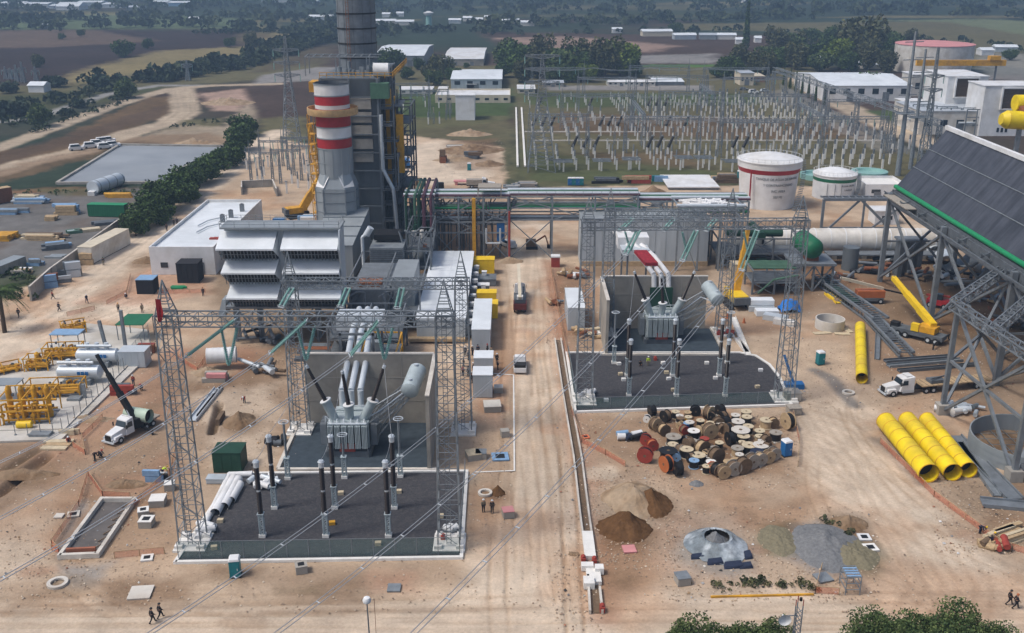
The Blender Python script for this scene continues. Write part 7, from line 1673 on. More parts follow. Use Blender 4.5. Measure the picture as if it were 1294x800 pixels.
cabinet('tan box cabinet right of the yellow crawler crane',G(937,352),4.4,3,3.2,'wood_pale','container','container');cabinet('two grey stone crates beside the right gantry foot',G(1005,525),2.0,1.6,1.2,'wood_grey','crate','crate',.1);cabinet('larger brown grey crate right behind the grey stone crates',G(1003,508),2.4,2.0,1.5,'concrete','crate','crate',.1)
cabinet('green canvas covered tent box behind the left pad corner',G(288,598),3.9,3.2,3.1,'green_dark','tent','tent');cabinet('pale grey box right below the green tent',G(272,612),2.4,1.4,.8,'cladding','box','box')
cabinet('black netted tent in front of the white control building',G(238,358),4.6,4,4.4,'cloth_dark','tent','tent');cabinet('black covered shelter with a bluish roof by the road',G(184,372),3.6,3.4,3.2,'cloth_dark','tent','tent',roofm='blue_pale')
pipe_thing('horizontal white gas bottle tank standing on legs behind the left gantry tower',G(262,450,2.4),G(298,448,2.4),1.35,'white','tank','tank',nr=5,hollow=False)
one('excavated_pit','brown box of shoring in the pit behind the left tower','shoring',MB().cb(0,0,0,.6,3.2,1.0),'wood_dark',G(279,532))
# loose stones and litter trodden into the site
def litter(name,label,regions,cols,sz,seed,n_):
 rs=np.random.RandomState(seed);c0,s0,t0=[],[],[]
 for (x0,x1,y0,y1,dn) in regions:
  for i in range(int(n_*dn)):
   p_=G(rs.uniform(x0,x1),rs.uniform(y0,y1));c0.append((p_.x,p_.y,.03));s0.append(sz*rs.uniform(.4,1.6));t0.append(cols[rs.randint(len(cols))])
 c0=np.array(c0);s0=np.array(s0)[:, None, None];t0=np.array(t0)*rs.uniform(.7,1.2,(len(c0),1))
 u=np.array([(-1,0,0),(0,-1,0),(1,0,0),(0,1,0),(0,0,.8)])[ None]*rs.uniform(.5,1.2,(len(c0),5,3));an=rs.uniform(0,6.28,len(c0));R2=np.stack([np.cos(an),-np.sin(an),np.sin(an),np.cos(an)],1).reshape(-1,2,2);u[:,:,:2]=np.einsum('nij,nkj->nki',R2,u[:,:,:2])
 v=(c0[:, None]+u*s0).reshape(-1,3);b=(np.arange(len(c0))*5)[:, None, None];f=(b+np.array([(0,1,4),(1,2,4),(2,3,4),(3,0,4)])[ None]).reshape(-1,3)
 me=fast_mesh(name,v,f,np.repeat(t0,5,0));me.materials.append(mat('stones',(.3,.25,.2),.95,0,.2,2,attr='tint',spec=.05));o=bpy.data.objects.new(name,me);COL.objects.link(o);tag(o,label,'rubble', None,'stuff')
RG=[(0,220,560,760,.5),(590,650,460,700,.3),(700,760,340,800,.5),(730,1010,520,620,.9),(740,860,600,720,.6),(840,1110,640,760,.8),(1000,1290,440,520,.7),(1180,1290,600,700,.5),(60,380,430,600,.9),(0,1290,700,775,.6),(900,1290,330,450,.8),(480,640,230,330,.5),(690,730,330,440,.4),(0,200,360,420,.3),(545,640,178,226,.7)]
litter('rubble','small stones and clods scattered over the trodden sand of the site',RG,[(.40,.30,.21),(.32,.23,.16),(.5,.42,.33),(.27,.2,.15)],.11,5,1500)
litter('rubble','bits of timber, plastic and metal litter strewn around the works',[(a,b,c,d,e) for a,b,c,d,e in RG if e!=.6 and e!=.3],[(.5,.48,.44),(.32,.22,.13),(.28,.14,.09),(.05,.05,.05),(.2,.22,.24),(.5,.5,.5),(.2,.2,.2)],.17,6,80)
# ======================= WHITE CONTROL BUILDING =======================
t,W,D,H=building('control_building','white control building with a big parapet roof beside the filter house',192,273,347,312,252,'white','roof_white','parapet')
for x0,x1,z0,z1 in ((-W/2+2.2,-W/2+3.8,1.6,2.8),(-W/2+6.4,-W/2+7.8,1.6,2.8)):MB().box(x0,x1,-.07,-.004,z0,z1).build('window','glass',t)
MB().box(-W/2+10.2,-W/2+11.8,-.07,-.004,.02,2.8).build('door','steel_mid',t)
o=t.location
for i,(fx,fy) in enumerate([(.68,.62),(.74,.72),(.82,.86),(.5,.58),(.6,.45)]):
 u=thing('rooftop_unit','grey rooftop air unit on the white control building, '+ORD[i]+' from the near end' if i<3 else ('low pipe frame on the white roof, '+('far one' if i==3 else 'near one')),'air unit',o+Vector((-W/2+W*fx,D*(fy-.08),H-.74)))
 if i<3:MB().box(-.5,.5,-.4,.4,0,1.9).build('housing','steel_mid',u);MB().tube((0,0,1.9),(0,0,2.0),.35,n=12).build('fan','black',u)
 else:q=MB();q.path([(-2,-3,.4),(-1,2,.4),(1.5,5,.4)],.15,6);q.beam((-2,-3,0),(-2,-3,.4),.1);q.beam((1.5,5,0),(1.5,5,.4),.1);q.build('pipe','silver',u)
one('stacked_boards','red edged dark boards lying on the near right corner of the white roof','boards',MB().cb(0,0,0,4.4,1.0,.35).cb(.3,.9,0,3.6,.5,.25),'red_dull',o+Vector((W*.42,D*.2,H-.74)))
# ======================= YARD WALL AND STORED GOODS =======================
def solid_wall(label,pts,h,m_,th=.25,name='wall',cat='wall',panels=3.0):
 P=[G(*p) for p in pts];t=thing(name,label,cat,P[0]);q=MB();strip(q,P,th,0,h);q.build('wall_panel',m_,t,world=True);c=MB();strip(c,P,th+.12,h+.002,h+.14);c.build('coping','concrete_light',t,world=True);q=MB()
 for a,b in zip(P[:-1],P[1:]):
  k=max(1,int((b-a).length/panels))
  for i in range(k+1):c_=a.lerp(b,i/k);q.cb(c_.x,c_.y,0,.4,.4,h+.1)
 q.build('pilasters',m_,t,world=True)
solid_wall('long grey concrete yard wall along the left road',[(40,380),(66,356),(160,286)],3.0,'concrete');solid_wall('low concrete wall round the small switchyard behind the white control building',[(306,246),(306,238),(345,236),(350,248)],2.2,'concrete')
def boxthing(name,label,cat,a,b,wid,h,m_,roofm=None,z=0,ribs=True):
 a,b=G(*a),G(*b);d=b-a;t=thing(name,label,cat,a+Vector((0,0,z)),math.atan2(d.y,d.x));L=d.length;MB().box(0,L,0,wid,.15,h).build('body',m_,t);q=MB()
 if ribs:
  k=int(L/.6)
  for i in range(k+1):q.box(L*i/k-.06,L*i/k+.06,-.05,-.003,.2,h-.1)
  q.build('ribs',m_,t)
 MB().box(-.06,L+.06,-.06,wid+.06,h+.002,h+.1).build('roof',roofm or m_,t);MB().box(.1,L-.1,.1,wid-.1,0,.148).build('underframe','black',t); return t
boxthing('box_trailer','long dirty white box trailer parked beside the yard wall','trailer',(118,334),(165,309),3.4,3.9,'white_dirty','cream');boxthing('shipping_container','bright green shipping container in the old yard','container',(112,274),(158,275),2.6,3.3,'green','green_bright')
boxthing('shipping_container','rusty red container at the far left edge of the old yard','container',(-30,263),(17,255),2.6,4.2,'rust','wood');boxthing('shed','small pale roofed shed near the left edge of the old yard','shed',(-5,352),(34,336),3.0,2.2,'concrete','cladding_grey')
t=thing('storage_tank','large silver horizontal storage tank lying at the far side of the old yard','tank',G(118,246));e=G(152,234)-G(118,246);MB().tube((0,0,2),e+Vector((0,0,2)),2.0,n=24).build('shell','silver',t);q=MB();[q.tube(e*k+Vector((0,0,2)),e*(k+.02)+Vector((0,0,2)),2.06,n=24) for k in (.1,.4,.7,.95)];q.build('band','steel',t);MB().cb(0,0,0,2,3.4,1.2).build('saddle','white',t)
def pile(name,label,cat,p,n_,sx,sy,h,mats,rz=0,seed=1,t_=.35):
 rr_=random.Random(seed);t=thing(name,label,cat,p,rz)
 for i in range(n_):MB().cb(rr_.uniform(-.15,.15)*sx,(i%3-1)*sy/3,(i//3)*h/max(1,n_//3),sx*rr_.uniform(.7,1.05),sy/3.3,h/max(1,n_//3)*.9,rr_.uniform(-.04,.04)).build('piece',mats[i%len(mats)],t)
 return t
for i,a in enumerate([('frame_stack','yellow ochre steel frames stacked beside the silver tank','frames',G(150,249),6,7.5,2.4,1.2,['yellow_orange']),('frame_stack','yellow steel frames stacked at the left edge of the old yard','frames',G(6,302),6,5.5,5,1.5,['yellow_orange']),('timber_stack','brown timber and crate stack in the middle of the old yard','timber stack',G(55,302),9,9,3.6,1.3,['wood','wood_pale','wood_dark']),
('pipe_stack','pale bluish pipe bundle at the left of the old yard, long one','pipes',G(42,256),9,9,4,1.6,['blue_pale','silver']),('pipe_stack','bluish pipe bundle in front of the rusty container','pipes',G(12,270),6,8,3,1.4,['blue_pale','steel']),('timber_stack','cream topped board stack behind the bluish pipe bundle','timber stack',G(34,255),3,6,3,2.2,['wood_pale']),('crate_stack','crate pile with a flat light blue sheet on top in the old yard','crates',G(84,270),9,6.5,4,2.6,['wood','blue_pale','blue_pale']),
('crate_stack','brown crates left of the light blue sheet','crates',G(66,278),6,3.4,2.6,1.2,['wood']),('sheet_stack','dark bluish sheet stack in the yard by the wall','sheets',G(73,313),6,6,4,1.3,['steel_dark','cladding_dark','blue_pale']),('sheet_stack','flat grey green sheets lying left of the white trailer','sheets',G(70,325),3,5,2.4,.5,['cladding_grey']),('timber_stack','pale timber boards beside the yard wall top end','timber stack',G(113,292),3,6,2.4,.8,['wood_pale','cream']),
('sheet_stack','green grey boards left of the pale timber by the wall','sheets',G(95,294),3,4,2.4,.8,['green_pipe','silver']),('sheet_stack','dark sheet piled against the far end of the yard wall','sheets',G(136,283),3,7,3,.9,['steel_dark']),('scrap_pile','scrap pile of white and grey pieces near the shed','scrap',G(30,345),6,4,3,1,['concrete','wood','white']),('scrap_pile','blue and grey scrap on the yard near the wall bend','scrap',G(46,335),5,3,2,.8,['blue_pale','steel']),
('scrap_pile','grey tarpaulin covered goods leaning at the road side of the yard wall','goods',G(90,349),5,4,2.6,1.8,['silver','steel_mid','wood_grey']),('scrap_pile','pale blue sheet and red boxes at the near end of the yard wall','goods',G(66,362),5,3,2.6,1.5,['blue_pale','rust','wood_dark']),('scrap_pile','ochre and green goods beside the white trailer','goods',G(112,333),5,3,2.6,1.4,['wood','yellow_orange','green_dark']),('scrap_pile','grey boards lying on the road side below the yard wall','goods',G(82,356),4,3.4,1.6,.8,['steel_mid','silver']),
('timber_stack','brown and green scaffold stack behind the boiler','timber stack',G(517,233),9,9,5,1.6,['wood','green_pipe','wood_dark']),('scrap_pile','black tank shaped goods right of the scaffold stack','goods',G(555,240),2,2.6,2.6,2.6,['black']),('scrap_pile','long dark heap of sheeted pipes behind the rack bridge','goods',G(768,231),6,9,3,1.7,['black','steel_dark']),('scrap_pile','red fenced stores behind the rack bridge','goods',G(805,231),5,8,2.5,1.2,['red_dull','wood']),
('scrap_pile','bluish box goods left of the clean white shed','goods',G(833,229),2,4,2,2,['blue_pale','teal_dark']),('scrap_pile','dark brown stores right of the clean white shed','goods',G(915,230),9,7,4,2.6,['wood_dark','steel_dark','wood']),('rubble','grey rubble and pipes by the switchyard corner','rubble',G(665,235),9,7,4,1.2,['concrete','steel_mid','wood_grey']),('rubble','grey rubble by the parked white lorry','rubble',G(645,238),6,5,3,.9,['concrete','steel']),
('rubble','pale blocks on the excavation mound','rubble',G(580,188),6,7,4,1.5,['concrete_light','steel_mid','wood']),('rubble','dark frames on the excavation mound','rubble',G(598,200),6,6,4,2.5,['steel_dark','wood_dark']),('rubble','dark and brown blocks left of the excavation mound','rubble',G(560,205),4,2.4,4,2.4,['rust','wood_dark']),('timber_stack','cream timber boards on the ground near the crane lorry','timber stack',G(72,563),3,4.6,3.2,.3,['wood_pale','wood']),('timber_stack','pale planks on end beside the cream boards','timber stack',G(90,548),2,3,1.2,.9,['wood_pale']),
('scrap_pile','red and dark formwork behind the crane lorry','goods',G(157,497),5,3.6,2.2,.9,['red_dull','steel_dark','silver']),('scrap_pile','red brown formwork where the rear conductors pass','goods',G(186,444),5,3.4,2.2,.8,['rust','red_dull','wood']),('scrap_pile','blue black equipment beside the left gantry tower','goods',G(197,606),4,2.6,1.6,.9,['blue_pale','black','silver']),('rubble','pink grey blocks in the excavation behind the left tower','rubble',G(272,480),5,4,2.6,.8,['concrete','pink_roof']),
('rubble','rusty reinforcement and blocks under the filter house right end','rubble',G(400,450),9,6,5,1.6,['steel_dark','rust','steel_mid']),('scrap_pile','green mats on red soil in front of the black tent','goods',G(224,364),3,3.4,1.6,.4,['green_bright']),('scrap_pile','white trailer load parked beside the orange crawler crane','goods',G(390,282),3,4.6,4,2.2,['white','blue_pale','silver']),('scrap_pile','blue white trailer load under the orange crane','goods',G(355,283),3,3.6,3,1.8,['blue','silver','steel_mid'])]):
 pile(*a[:5],*a[5:8],a[8],rz=(.45 if a[3].x<-50 and a[3].y<320 and i in (8,10,11,12,15,16,18) else 0),seed=i)
# small switchyard between road and stack
for i,(x,y) in enumerate([(318,232),(345,228),(372,222),(330,215),(358,210)]):
 p_=G(x,y);portal(p_.x,p_.y,p_.x+9,p_.y,10,'grey portal of the little switchyard left of the chimney, '+ORD[i]+(' counting from the near left'),.7)
for i in range(26):
 p_=G(rk.uniform(310,395),rk.uniform(200,245));o=dup(EQ['iso' if i%2 else 'plain'],p_,0);tag(o,'small grey and white apparatus post in the little switchyard left of the chimney','post','posts of the little switchyard')
for i in range(14):
 p_=G(rk.uniform(490,572),rk.uniform(122,160));o=dup(EQ['steel' if i%2 else 'iso'],p_,0);tag(o,'slim apparatus post on the lawn right of the boiler','post','posts on the lawn behind the boiler')
for i,(x,y) in enumerate([(495,152),(520,146),(498,136)]):p_=G(x,y);portal(p_.x,p_.y,p_.x+16,p_.y+3,11,'grey portal on the lawn right of the boiler, '+['nearest','middle','farthest'][i],1.2)
# ======================= GAS SKIDS =======================
P=[G(*q) for q in [(-60,562),(78,557),(192,448),(186,418),(108,410),(-60,500)]]
t=thing('concrete_slab','pale concrete slab carrying the yellow gas skids at the left','slab',P[0]);MB().prism([(p.x,p.y) for p in P],.0,.3).build('slab','slab',t,world=True)
q=MB();strip(q,[G(-60,548),G(82,545),G(186,440)],.2,.3,.5);q.build('edge_kerb','concrete_light',t,world=True)
def gas_skid(label,p,L,W,H,vert,rz=0,seed=1,m_='yellow_orange',drum_=True):
 rr_=random.Random(seed);t=thing('gas_skid',label,'gas skid',p,rz,'yellow gas skids');q=MB();q.box(-L/2,L/2,0,W,0,.25);q.box(-L/2+.3,L/2-.3,.3,W-.3,.25,.32);q.build('base','steel_mid',t)
 q=MB()
 for y in (.5,W*.4,W*.75):q.tube((-L/2+.3,y,H*.55),(L/2-.3,y,H*.55),.2,n=8);q.tube((-L/2+.3,y+.5,.8),(L/2-.5,y+.5,.8),.18,n=8)
 for i in range(int(L/1.1)):x=-L/2+.6+i*1.1;y=rr_.choice([.5,W*.4,W*.75]);q.path([(x,y,.3),(x,y,H*.8),(x+.5,y+.6,H*.8),(x+.5,y+.6,.3)],.16,7);q.tube((x,y-.25,H*.4),(x,y+.25,H*.4),.3,n=10)
 q.build('pipework',m_,t)
 q=MB()
 for x in (-L/2+.2,0,L/2-.2):
  for y in (.2,W-.2):q.beam((x,y,.25),(x,y,H),.16)
 for y in (.2,W-.2):q.beam((-L/2,y,H),(L/2,y,H),.16)
 for x in (-L/2+.2,0,L/2-.2):q.beam((x,.2,H),(x,W-.2,H),.14)
 q.build('frame',m_,t)
 for i in range(vert):x=-L/2+L*(i+.5)/vert;MB().tube((x,W*.5,.3),(x,W*.5,H*1.15),.42,n=16).tube((x,W*.5,H*1.15),(x,W*.5,H*1.28),.42,.15,n=16).tube((x,W*.5,.9),(x,W*.5,1.05),.52,n=16).build('filter_vessel',m_,t)
 if drum_:MB().tube((-L*.1,-.9,.9),(L*.18,-.9,.9),.55,n=16).build('drum','yellow',t)
 q=MB()
 for i in range(10):q.cb(rr_.uniform(-L/2,L/2),rr_.uniform(.3,W-.5),rr_.uniform(.4,H),.3,.3,.4)
 q.build('valves','steel_dark',t); return t
gas_skid('large yellow gas skid with tall filter vessels at the left edge of the slab',G(32,540),7.5,6,4.4,4,.1,1);gas_skid('long low yellow skid behind the tall filter vessels',G(66,506),9,4,2.4,0,.1,2,drum_=False);gas_skid('small yellow skid cluster left of the grey separators',G(46,472),4.2,3,2.6,1,.1,3,drum_=False)
gas_skid('yellow skid under the light blue roof',G(78,458),6.5,3.4,2.6,0,.1,4,drum_=False);gas_skid('yellow skid at the far end of the slab by the road',G(95,425),4.5,3,2.4,0,.5,5,drum_=False)
gas_skid('yellow pipe skid half out of frame on the left of the slab',G(6,476),6,3,1.6,0,.6,6,drum_=False)
t=thing('canopy','light blue flat roof above the middle yellow skid','canopy',G(84,448));MB().box(-2.6,2.6,0,3,3.6,3.75).build('roof','blue_pale',t);q=MB();[q.beam((x,y,0),(x,y,3.6),.12) for x in (-2.4,2.4) for y in (.2,2.8)];q.build('posts','steel',t)
t=thing('canopy','deep green canopy roof at the far right end of the slab','canopy',G(166,432));MB().hexa([(-2.6,0,3.2),(2.6,0,3.2),(3.2,4,3.9),(-1.6,4,3.9)],[(-2.6,0,3.32),(2.6,0,3.32),(3.2,4,4.02),(-1.6,4,4.02)]).build('roof','green',t);q=MB();[q.beam((x,y,0),(x,y,z),.14) for x,y,z in ((-2.4,.2,3.2),(2.4,.2,3.2),(3,3.8,3.8),(-1.4,3.8,3.8))];q.build('posts','steel',t)
t=thing('canopy','greenish grey flat roof at the left edge behind the tall filter vessels','canopy',G(6,510));MB().box(-3,2.2,0,3,3.0,3.15).build('roof','cladding_grey',t);q=MB();[q.beam((x,y,0),(x,y,3),.14) for x in (-2.8,2) for y in (.2,2.8)];q.build('posts','steel',t)
for i,(a,b,r,lb) in enumerate([((78,484),(128,484),1.15,'nearer silver horizontal gas separator on the slab'),((102,462),(150,462),1.15,'farther silver horizontal gas separator on the slab')]):
 A,B=G(*a),G(*b);t=thing('separator_vessel',lb,'vessel',A);d=B-A;z=Vector((0,0,2.0));MB().tube(z,d+z,r,n=24).tube(-d.normalized()*.5+z,z,.5,r,n=24).tube(d+z,d+d.normalized()*.5+z,r,.5,n=24).build('shell','silver',t)
 q=MB();[q.cb(d.x*k,d.y*k-.9,0,.5,1.8,1.2) for k in (.2,.8)];q.build('saddle','steel',t);q=MB();[q.tube(d*k+z,d*k+z+Vector((0,0,2.2)),.38,n=12) for k in (.25,.5,.75)];q.tube(z+Vector((0,-.4,1.8)),d*.9+z+Vector((0,-.4,1.8)),.25,n=10);q.build('nozzle','silver',t)
 q=MB();[q.cb(d.x*(.55+.1*k),-1.25,1.9,.5,.1,.6) for k in range(3)];q.build('panel','blue',t)
cabinet('small white hut box behind the separators',G(168,465),4.5,3,3.0,'cladding','hut','hut',roofm='silver')
for i,(x,y,h) in enumerate([(138,455,7),(160,448,8)]):one('vent_stack','slim grey vent column on the slab, %s one'%('left','right')[i],'vent',MB().beam((0,0,0),(-.8*(1-i),0,h),.5),'steel',G(x,y)+Vector((0,0,.3)))
for i in range(16):
 f=i/15;p_=G(88,548).lerp(G(188,446),f)+Vector((-1.0,0,.3));one('bollard','thin grey marker post on the right slab edge, '+ORD[i]+' from the near end','post',MB().tube((0,0,0),(0,0,2.2),.06,n=6).cb(0,0,0,.3,.3,.1),'steel',p_,group='marker posts along the slab')
for i,(x,y) in enumerate([(20,552),(36,552),(52,551),(68,550)]):one('bollard','thin grey marker post on the front edge of the slab, '+ORD[i]+' from left','post',MB().tube((0,0,0),(0,0,1.8),.06,n=6).cb(0,0,0,.3,.3,.1),'steel',G(x,y)+Vector((0,0,.3)),group='marker posts in front of the slab')
for i,(x,y,s) in enumerate([(95,507,2.0),(52,552,3),(103,500,.5),(108,505,.5)]):one('cover',['low grey steel cover on the slab','long grey plinth at the front of the slab','short upright grey duct stub on the slab, left','short upright grey duct stub on the slab, right'][i],'cover',MB().cb(0,0,0,s,s*.7 if i!=1 else 1.4,.4 if i<2 else 2.4),'steel',G(x,y)+Vector((0,0,.3)))
fence('dark mesh fence along the right edge of the gas skid slab',[G(192,448),G(188,420),G(150,470)],1.6,'net_grey')
# ======================= VEHICLES =======================
def wheels(t,xs,hw,r=.5,w_=.32,hub=True):
 for x in xs:
  for s_ in (-1,1):
   wh=MB().tube((x,s_*(hw-w_),r),(x,s_*hw,r),r,n=22).build('wheel','rubber',t)
   if hub:MB().tube((x,s_*(hw+.01),r),(x,s_*(hw+.03),r),r*.5,n=14).build('rim','silver',wh)
def cab_conv(t,x0,body='white',W=2.4,sleeper=True):
 """bonnet truck front pointing +x, front bumper at x0"""
 q=MB();q.hexa([(x0-2.6,-W*.36,.7),(x0-.1,-W*.30,.7),(x0-.1,W*.30,.7),(x0-2.6,W*.36,.7)],[(x0-2.6,-W*.36,1.95),(x0-.25,-W*.26,1.6),(x0-.25,W*.26,1.6),(x0-2.6,W*.36,1.95)]);q.build('bonnet',body,t,bevel=.06)
 q=MB();[q.hexa([(x0-2.0,s_*W*.30-.0,.55),(x0-.2,s_*W*.30,.55),(x0-.2,s_*W*.49,.55),(x0-2.0,s_*W*.5,.55)],[(x0-1.8,s_*W*.30,1.3),(x0-.5,s_*W*.28,1.25),(x0-.5,s_*W*.47,1.2),(x0-1.8,s_*W*.49,1.28)]) for s_ in (-1,1)];q.build('mudguard',body,t,bevel=.05)
 MB().box(x0-.12,x0-.02,-W*.22,W*.22,.65,1.5).build('grille','black',t);MB().box(x0-.1,x0+.12,-W*.48,W*.48,.38,.62).build('bumper','silver',t)
 for s_ in (-1,1):MB().tube((x0-.25,s_*W*.38,.98),(x0-.08,s_*W*.38,.98),.13,n=12).build('headlight','silver',t)
 c1,c0=x0-2.5,x0-(5.0 if sleeper else 4.1);cb=MB().hexa([(c0,-W*.47,.7),(c1,-W*.47,.7),(c1,W*.47,.7),(c0,W*.47,.7)],[(c0,-W*.45,3.1),(c1-.45,-W*.42,2.85),(c1-.45,W*.42,2.85),(c0,W*.45,3.1)]).build('cab',body,t,bevel=.08)
 MB().hexa([(c1-.02,-W*.38,1.95),(c1+.03,-W*.38,1.95),(c1+.03,W*.38,1.95),(c1-.02,W*.38,1.95)],[(c1-.36,-W*.36,2.68),(c1-.32,-W*.36,2.68),(c1-.32,W*.36,2.68),(c1-.36,W*.36,2.68)]).build('windscreen','glass',cb)
 for s_ in (-1,1):MB().hexa([(c1-1.3,s_*W*.475-.02,1.8),(c1-.25,s_*W*.475-.02,1.8),(c1-.25,s_*W*.475+.02,1.8),(c1-1.3,s_*W*.475+.02,1.8)],[(c1-1.3,s_*W*.45-.02,2.55),(c1-.5,s_*W*.45-.02,2.55),(c1-.5,s_*W*.45+.02,2.55),(c1-1.3,s_*W*.45+.02,2.55)]).build('side_window','glass',cb);MB().box(c1-.1,c1+.1,s_*W*.56-.04,s_*W*.56+.04,1.8,2.4).build('mirror','black',cb)
 MB().box(c0+.3,c1-1.2,-W*.3,W*.3,3.02,3.2).build('roof_unit',body,cb)
def heading(a,b): return math.atan2(b.y-a.y,b.x-a.x)
A,B=G(1246,486),G(1114,499);hd=heading(A,B)
t=thing('flatbed_lorry','white bonneted tractor lorry pulling a long brown flatbed trailer','lorry',(A+B)/2,hd);L=(B-A).length;x0=L/2
cab_conv(t,x0);MB().box(x0-9.6,x0-.8,-.45,.45,.55,.85).build('chassis','black',t);MB().box(x0-5.0,x0-3.0,-1.15,1.15,.45,.9).build('fuel_tank','silver',t);wheels(t,[x0-1.3,x0-7.2,x0-8.5],1.22)
tr=MB().box(-L/2,x0-6.4,-1.3,1.3,1.25,1.42).build('flatbed','wood',t);MB().box(-L/2,x0-6.6,-.5,.5,.85,1.245).build('trailer_frame','black',tr);wheels(t,[-L/2+1.4,-L/2+2.7],1.28)
q=MB();[q.box(-L/2+k*(L-6.6)/14,-L/2+k*(L-6.6)/14+.08,-1.32,1.32,1.425,1.45) for k in range(15)];q.build('bed_battens','wood_dark',tr)
p_=t.matrix_world if False else None
bl=Vector((A+B)/2)+Vector((math.cos(hd),math.sin(hd),0))*(x0-9.5)
one('cargo','dark folded steel load on the front of the flatbed trailer','cargo',MB().cb(0,0,0,2.6,1.6,.5).beam((-2.2,-.8,.5),(1.5,.8,.9),.18),'steel_dark',bl+Vector((0,0,1.46)),hd)
# lorry with crane near the left trench
A,B=G(196,532),G(137,563);hd=heading(A,B);t=thing('crane_lorry','white cab lorry with a raised black telescopic crane on the left','lorry',(A+B)/2,hd);L=(B-A).length;x0=L/2
cab_conv(t,x0,sleeper=False);MB().box(-L/2,x0-.8,-.45,.45,.55,.85).build('chassis','black',t);wheels(t,[x0-1.3,-L/2+1.5,-L/2+2.8],1.22);MB().box(-L/2,x0-6.2,-1.25,1.25,1.1,1.3).build('load_bed','wood_grey',t)
cr=MB().cb(x0-5.2,0,.9,1.4,2.2,1.5).build('crane_base','black',t)
q=MB();q.beam((x0-5.4,-1.2,.9),(x0-5.4,-3.4,.7),.3);q.beam((x0-5.4,1.2,.9),(x0-5.4,3.2,.7),.3);q.beam((x0-5.4,-3.4,0),(x0-5.4,-3.4,1.2),.2);q.beam((x0-5.4,3.2,0),(x0-5.4,3.2,1.2),.2);q.build('outrigger','black',t)
c,s_=math.cos(-hd),math.sin(-hd);bw=(A+B)/2;base=Vector((x0-5.2,0,2.3));bworld=bw+Vector((math.cos(hd),math.sin(hd),0))*(x0-5.2);tip=V(122,448,bworld.y+1.5)-bw
tipl=Vector((tip.x*c-tip.y*s_,tip.x*s_+tip.y*c,tip.z));m1=base.lerp(tipl,.4);m2=base.lerp(tipl,.7)
MB().beam(base,m1,.75).beam(m1,m2,.55).beam(m2,tipl,.4).build('boom','black',cr);MB().tube(base+Vector((.5,0,-.4)),base.lerp(tipl,.3),.14,n=8).build('ram','silver',cr)
pt=bw+Vector((math.cos(hd),math.sin(hd),0))*(-L/2+2.6)
pp=pipe_thing('short wide pale green pipe lying on the crane lorry bed',pt+Vector((-2.0,.3,2.35)),pt+Vector((1.6,-.9,2.35)),1.0,mat('pale_green',(.42,.52,.42),.5,0,.1,1),'large_pipe',nr=2)
# crane lorry on main road
mat('tail_red',(.10,.02,.02),.6,0,.3,2)
A,B=G(657,405),G(657,362);hd=heading(A,B);t=thing('crane_lorry','white lorry with a cream folded crane and dark red tail on the main road','lorry',(A+B)/2,hd);L=14.0;x0=L/2
cab_conv(t,x0,sleeper=False);MB().box(-L/2,x0-.8,-.45,.45,.55,.9).build('chassis','black',t);wheels(t,[x0-1.3,-L/2+1.3,-L/2+2.6],1.22);MB().box(-L/2,x0-4.4,-1.25,1.25,1.0,1.2).build('load_bed','steel_dark',t);MB().box(-L/2-.1,-L/2+2.4,-1.3,1.3,.9,2.1).build('tail_box','tail_red',t);MB().box(-L/2+.2,-L/2+2.3,-1.1,1.1,2.103,2.2).build('hatch','black',t)
MB().beam((-L/2+2.6,0,2.4),(x0+.6,.3,5.6),.6).build('crane_boom','cream',t);MB().beam((-L/2+3,-.7,1.8),(x0-4,-.7,2.4),.4).build('ladder_rack','steel_dark',t);MB().cb(-L/2+3.4,0,1.2,1.2,1.2,1.5).build('crane_base','white',t)
simple_car('pickup','white pickup with a black open bed driving away on the main road',G(657,465),math.pi/2,'white',6.0,2.15,2.05,pickup=True)
simple_car('pickup','small white pickup parked beside the rack bridge on the road',G(642,312),2.2,'white',5,1.9,1.8)
def small_lorry(label,p,hd,load,m_='white'):
 t=thing('lorry',label,'lorry',p,hd);cab_conv(t,4.4,m_,sleeper=False);MB().box(-4.4,3.6,-.45,.45,.55,.9).build('chassis','black',t);wheels(t,[3.1,-2.8],1.22);MB().box(-4.4,.2,-1.25,1.25,1.0,1.5 if load=='flat' else 2.6).build('load_bed','wood_grey' if load=='flat' else load,t); return t
small_lorry('white cab lorry with an empty bed parked behind the pipe rack',G(608,237),0,'wood_grey');small_lorry('blue and white lorry parked on the pale yard beyond the boiler',G(513,210),1.7,'blue')
A=G(590,233);one('flat_trailer','long pinkish flat trailer behind the pipe rack lorry','trailer',MB().box(-4,2,-1.3,1.3,.9,1.2).box(-3.6,-2.8,-1.2,1.2,0,.9).box(.6,1.4,-1.2,1.2,0,.9),'pink_roof',A)
simple_car('van','white van parked by the guard hut of the switchyard road',G(952,118),.1,'white',5,2,2.1);simple_car('car','pale car parked under the trees at the far right of the switchyard',G(966,116),.3,'silver');simple_car('pickup','dark pickup truck parked near the big conifer trees',G(940,114),-.2,'steel_dark')
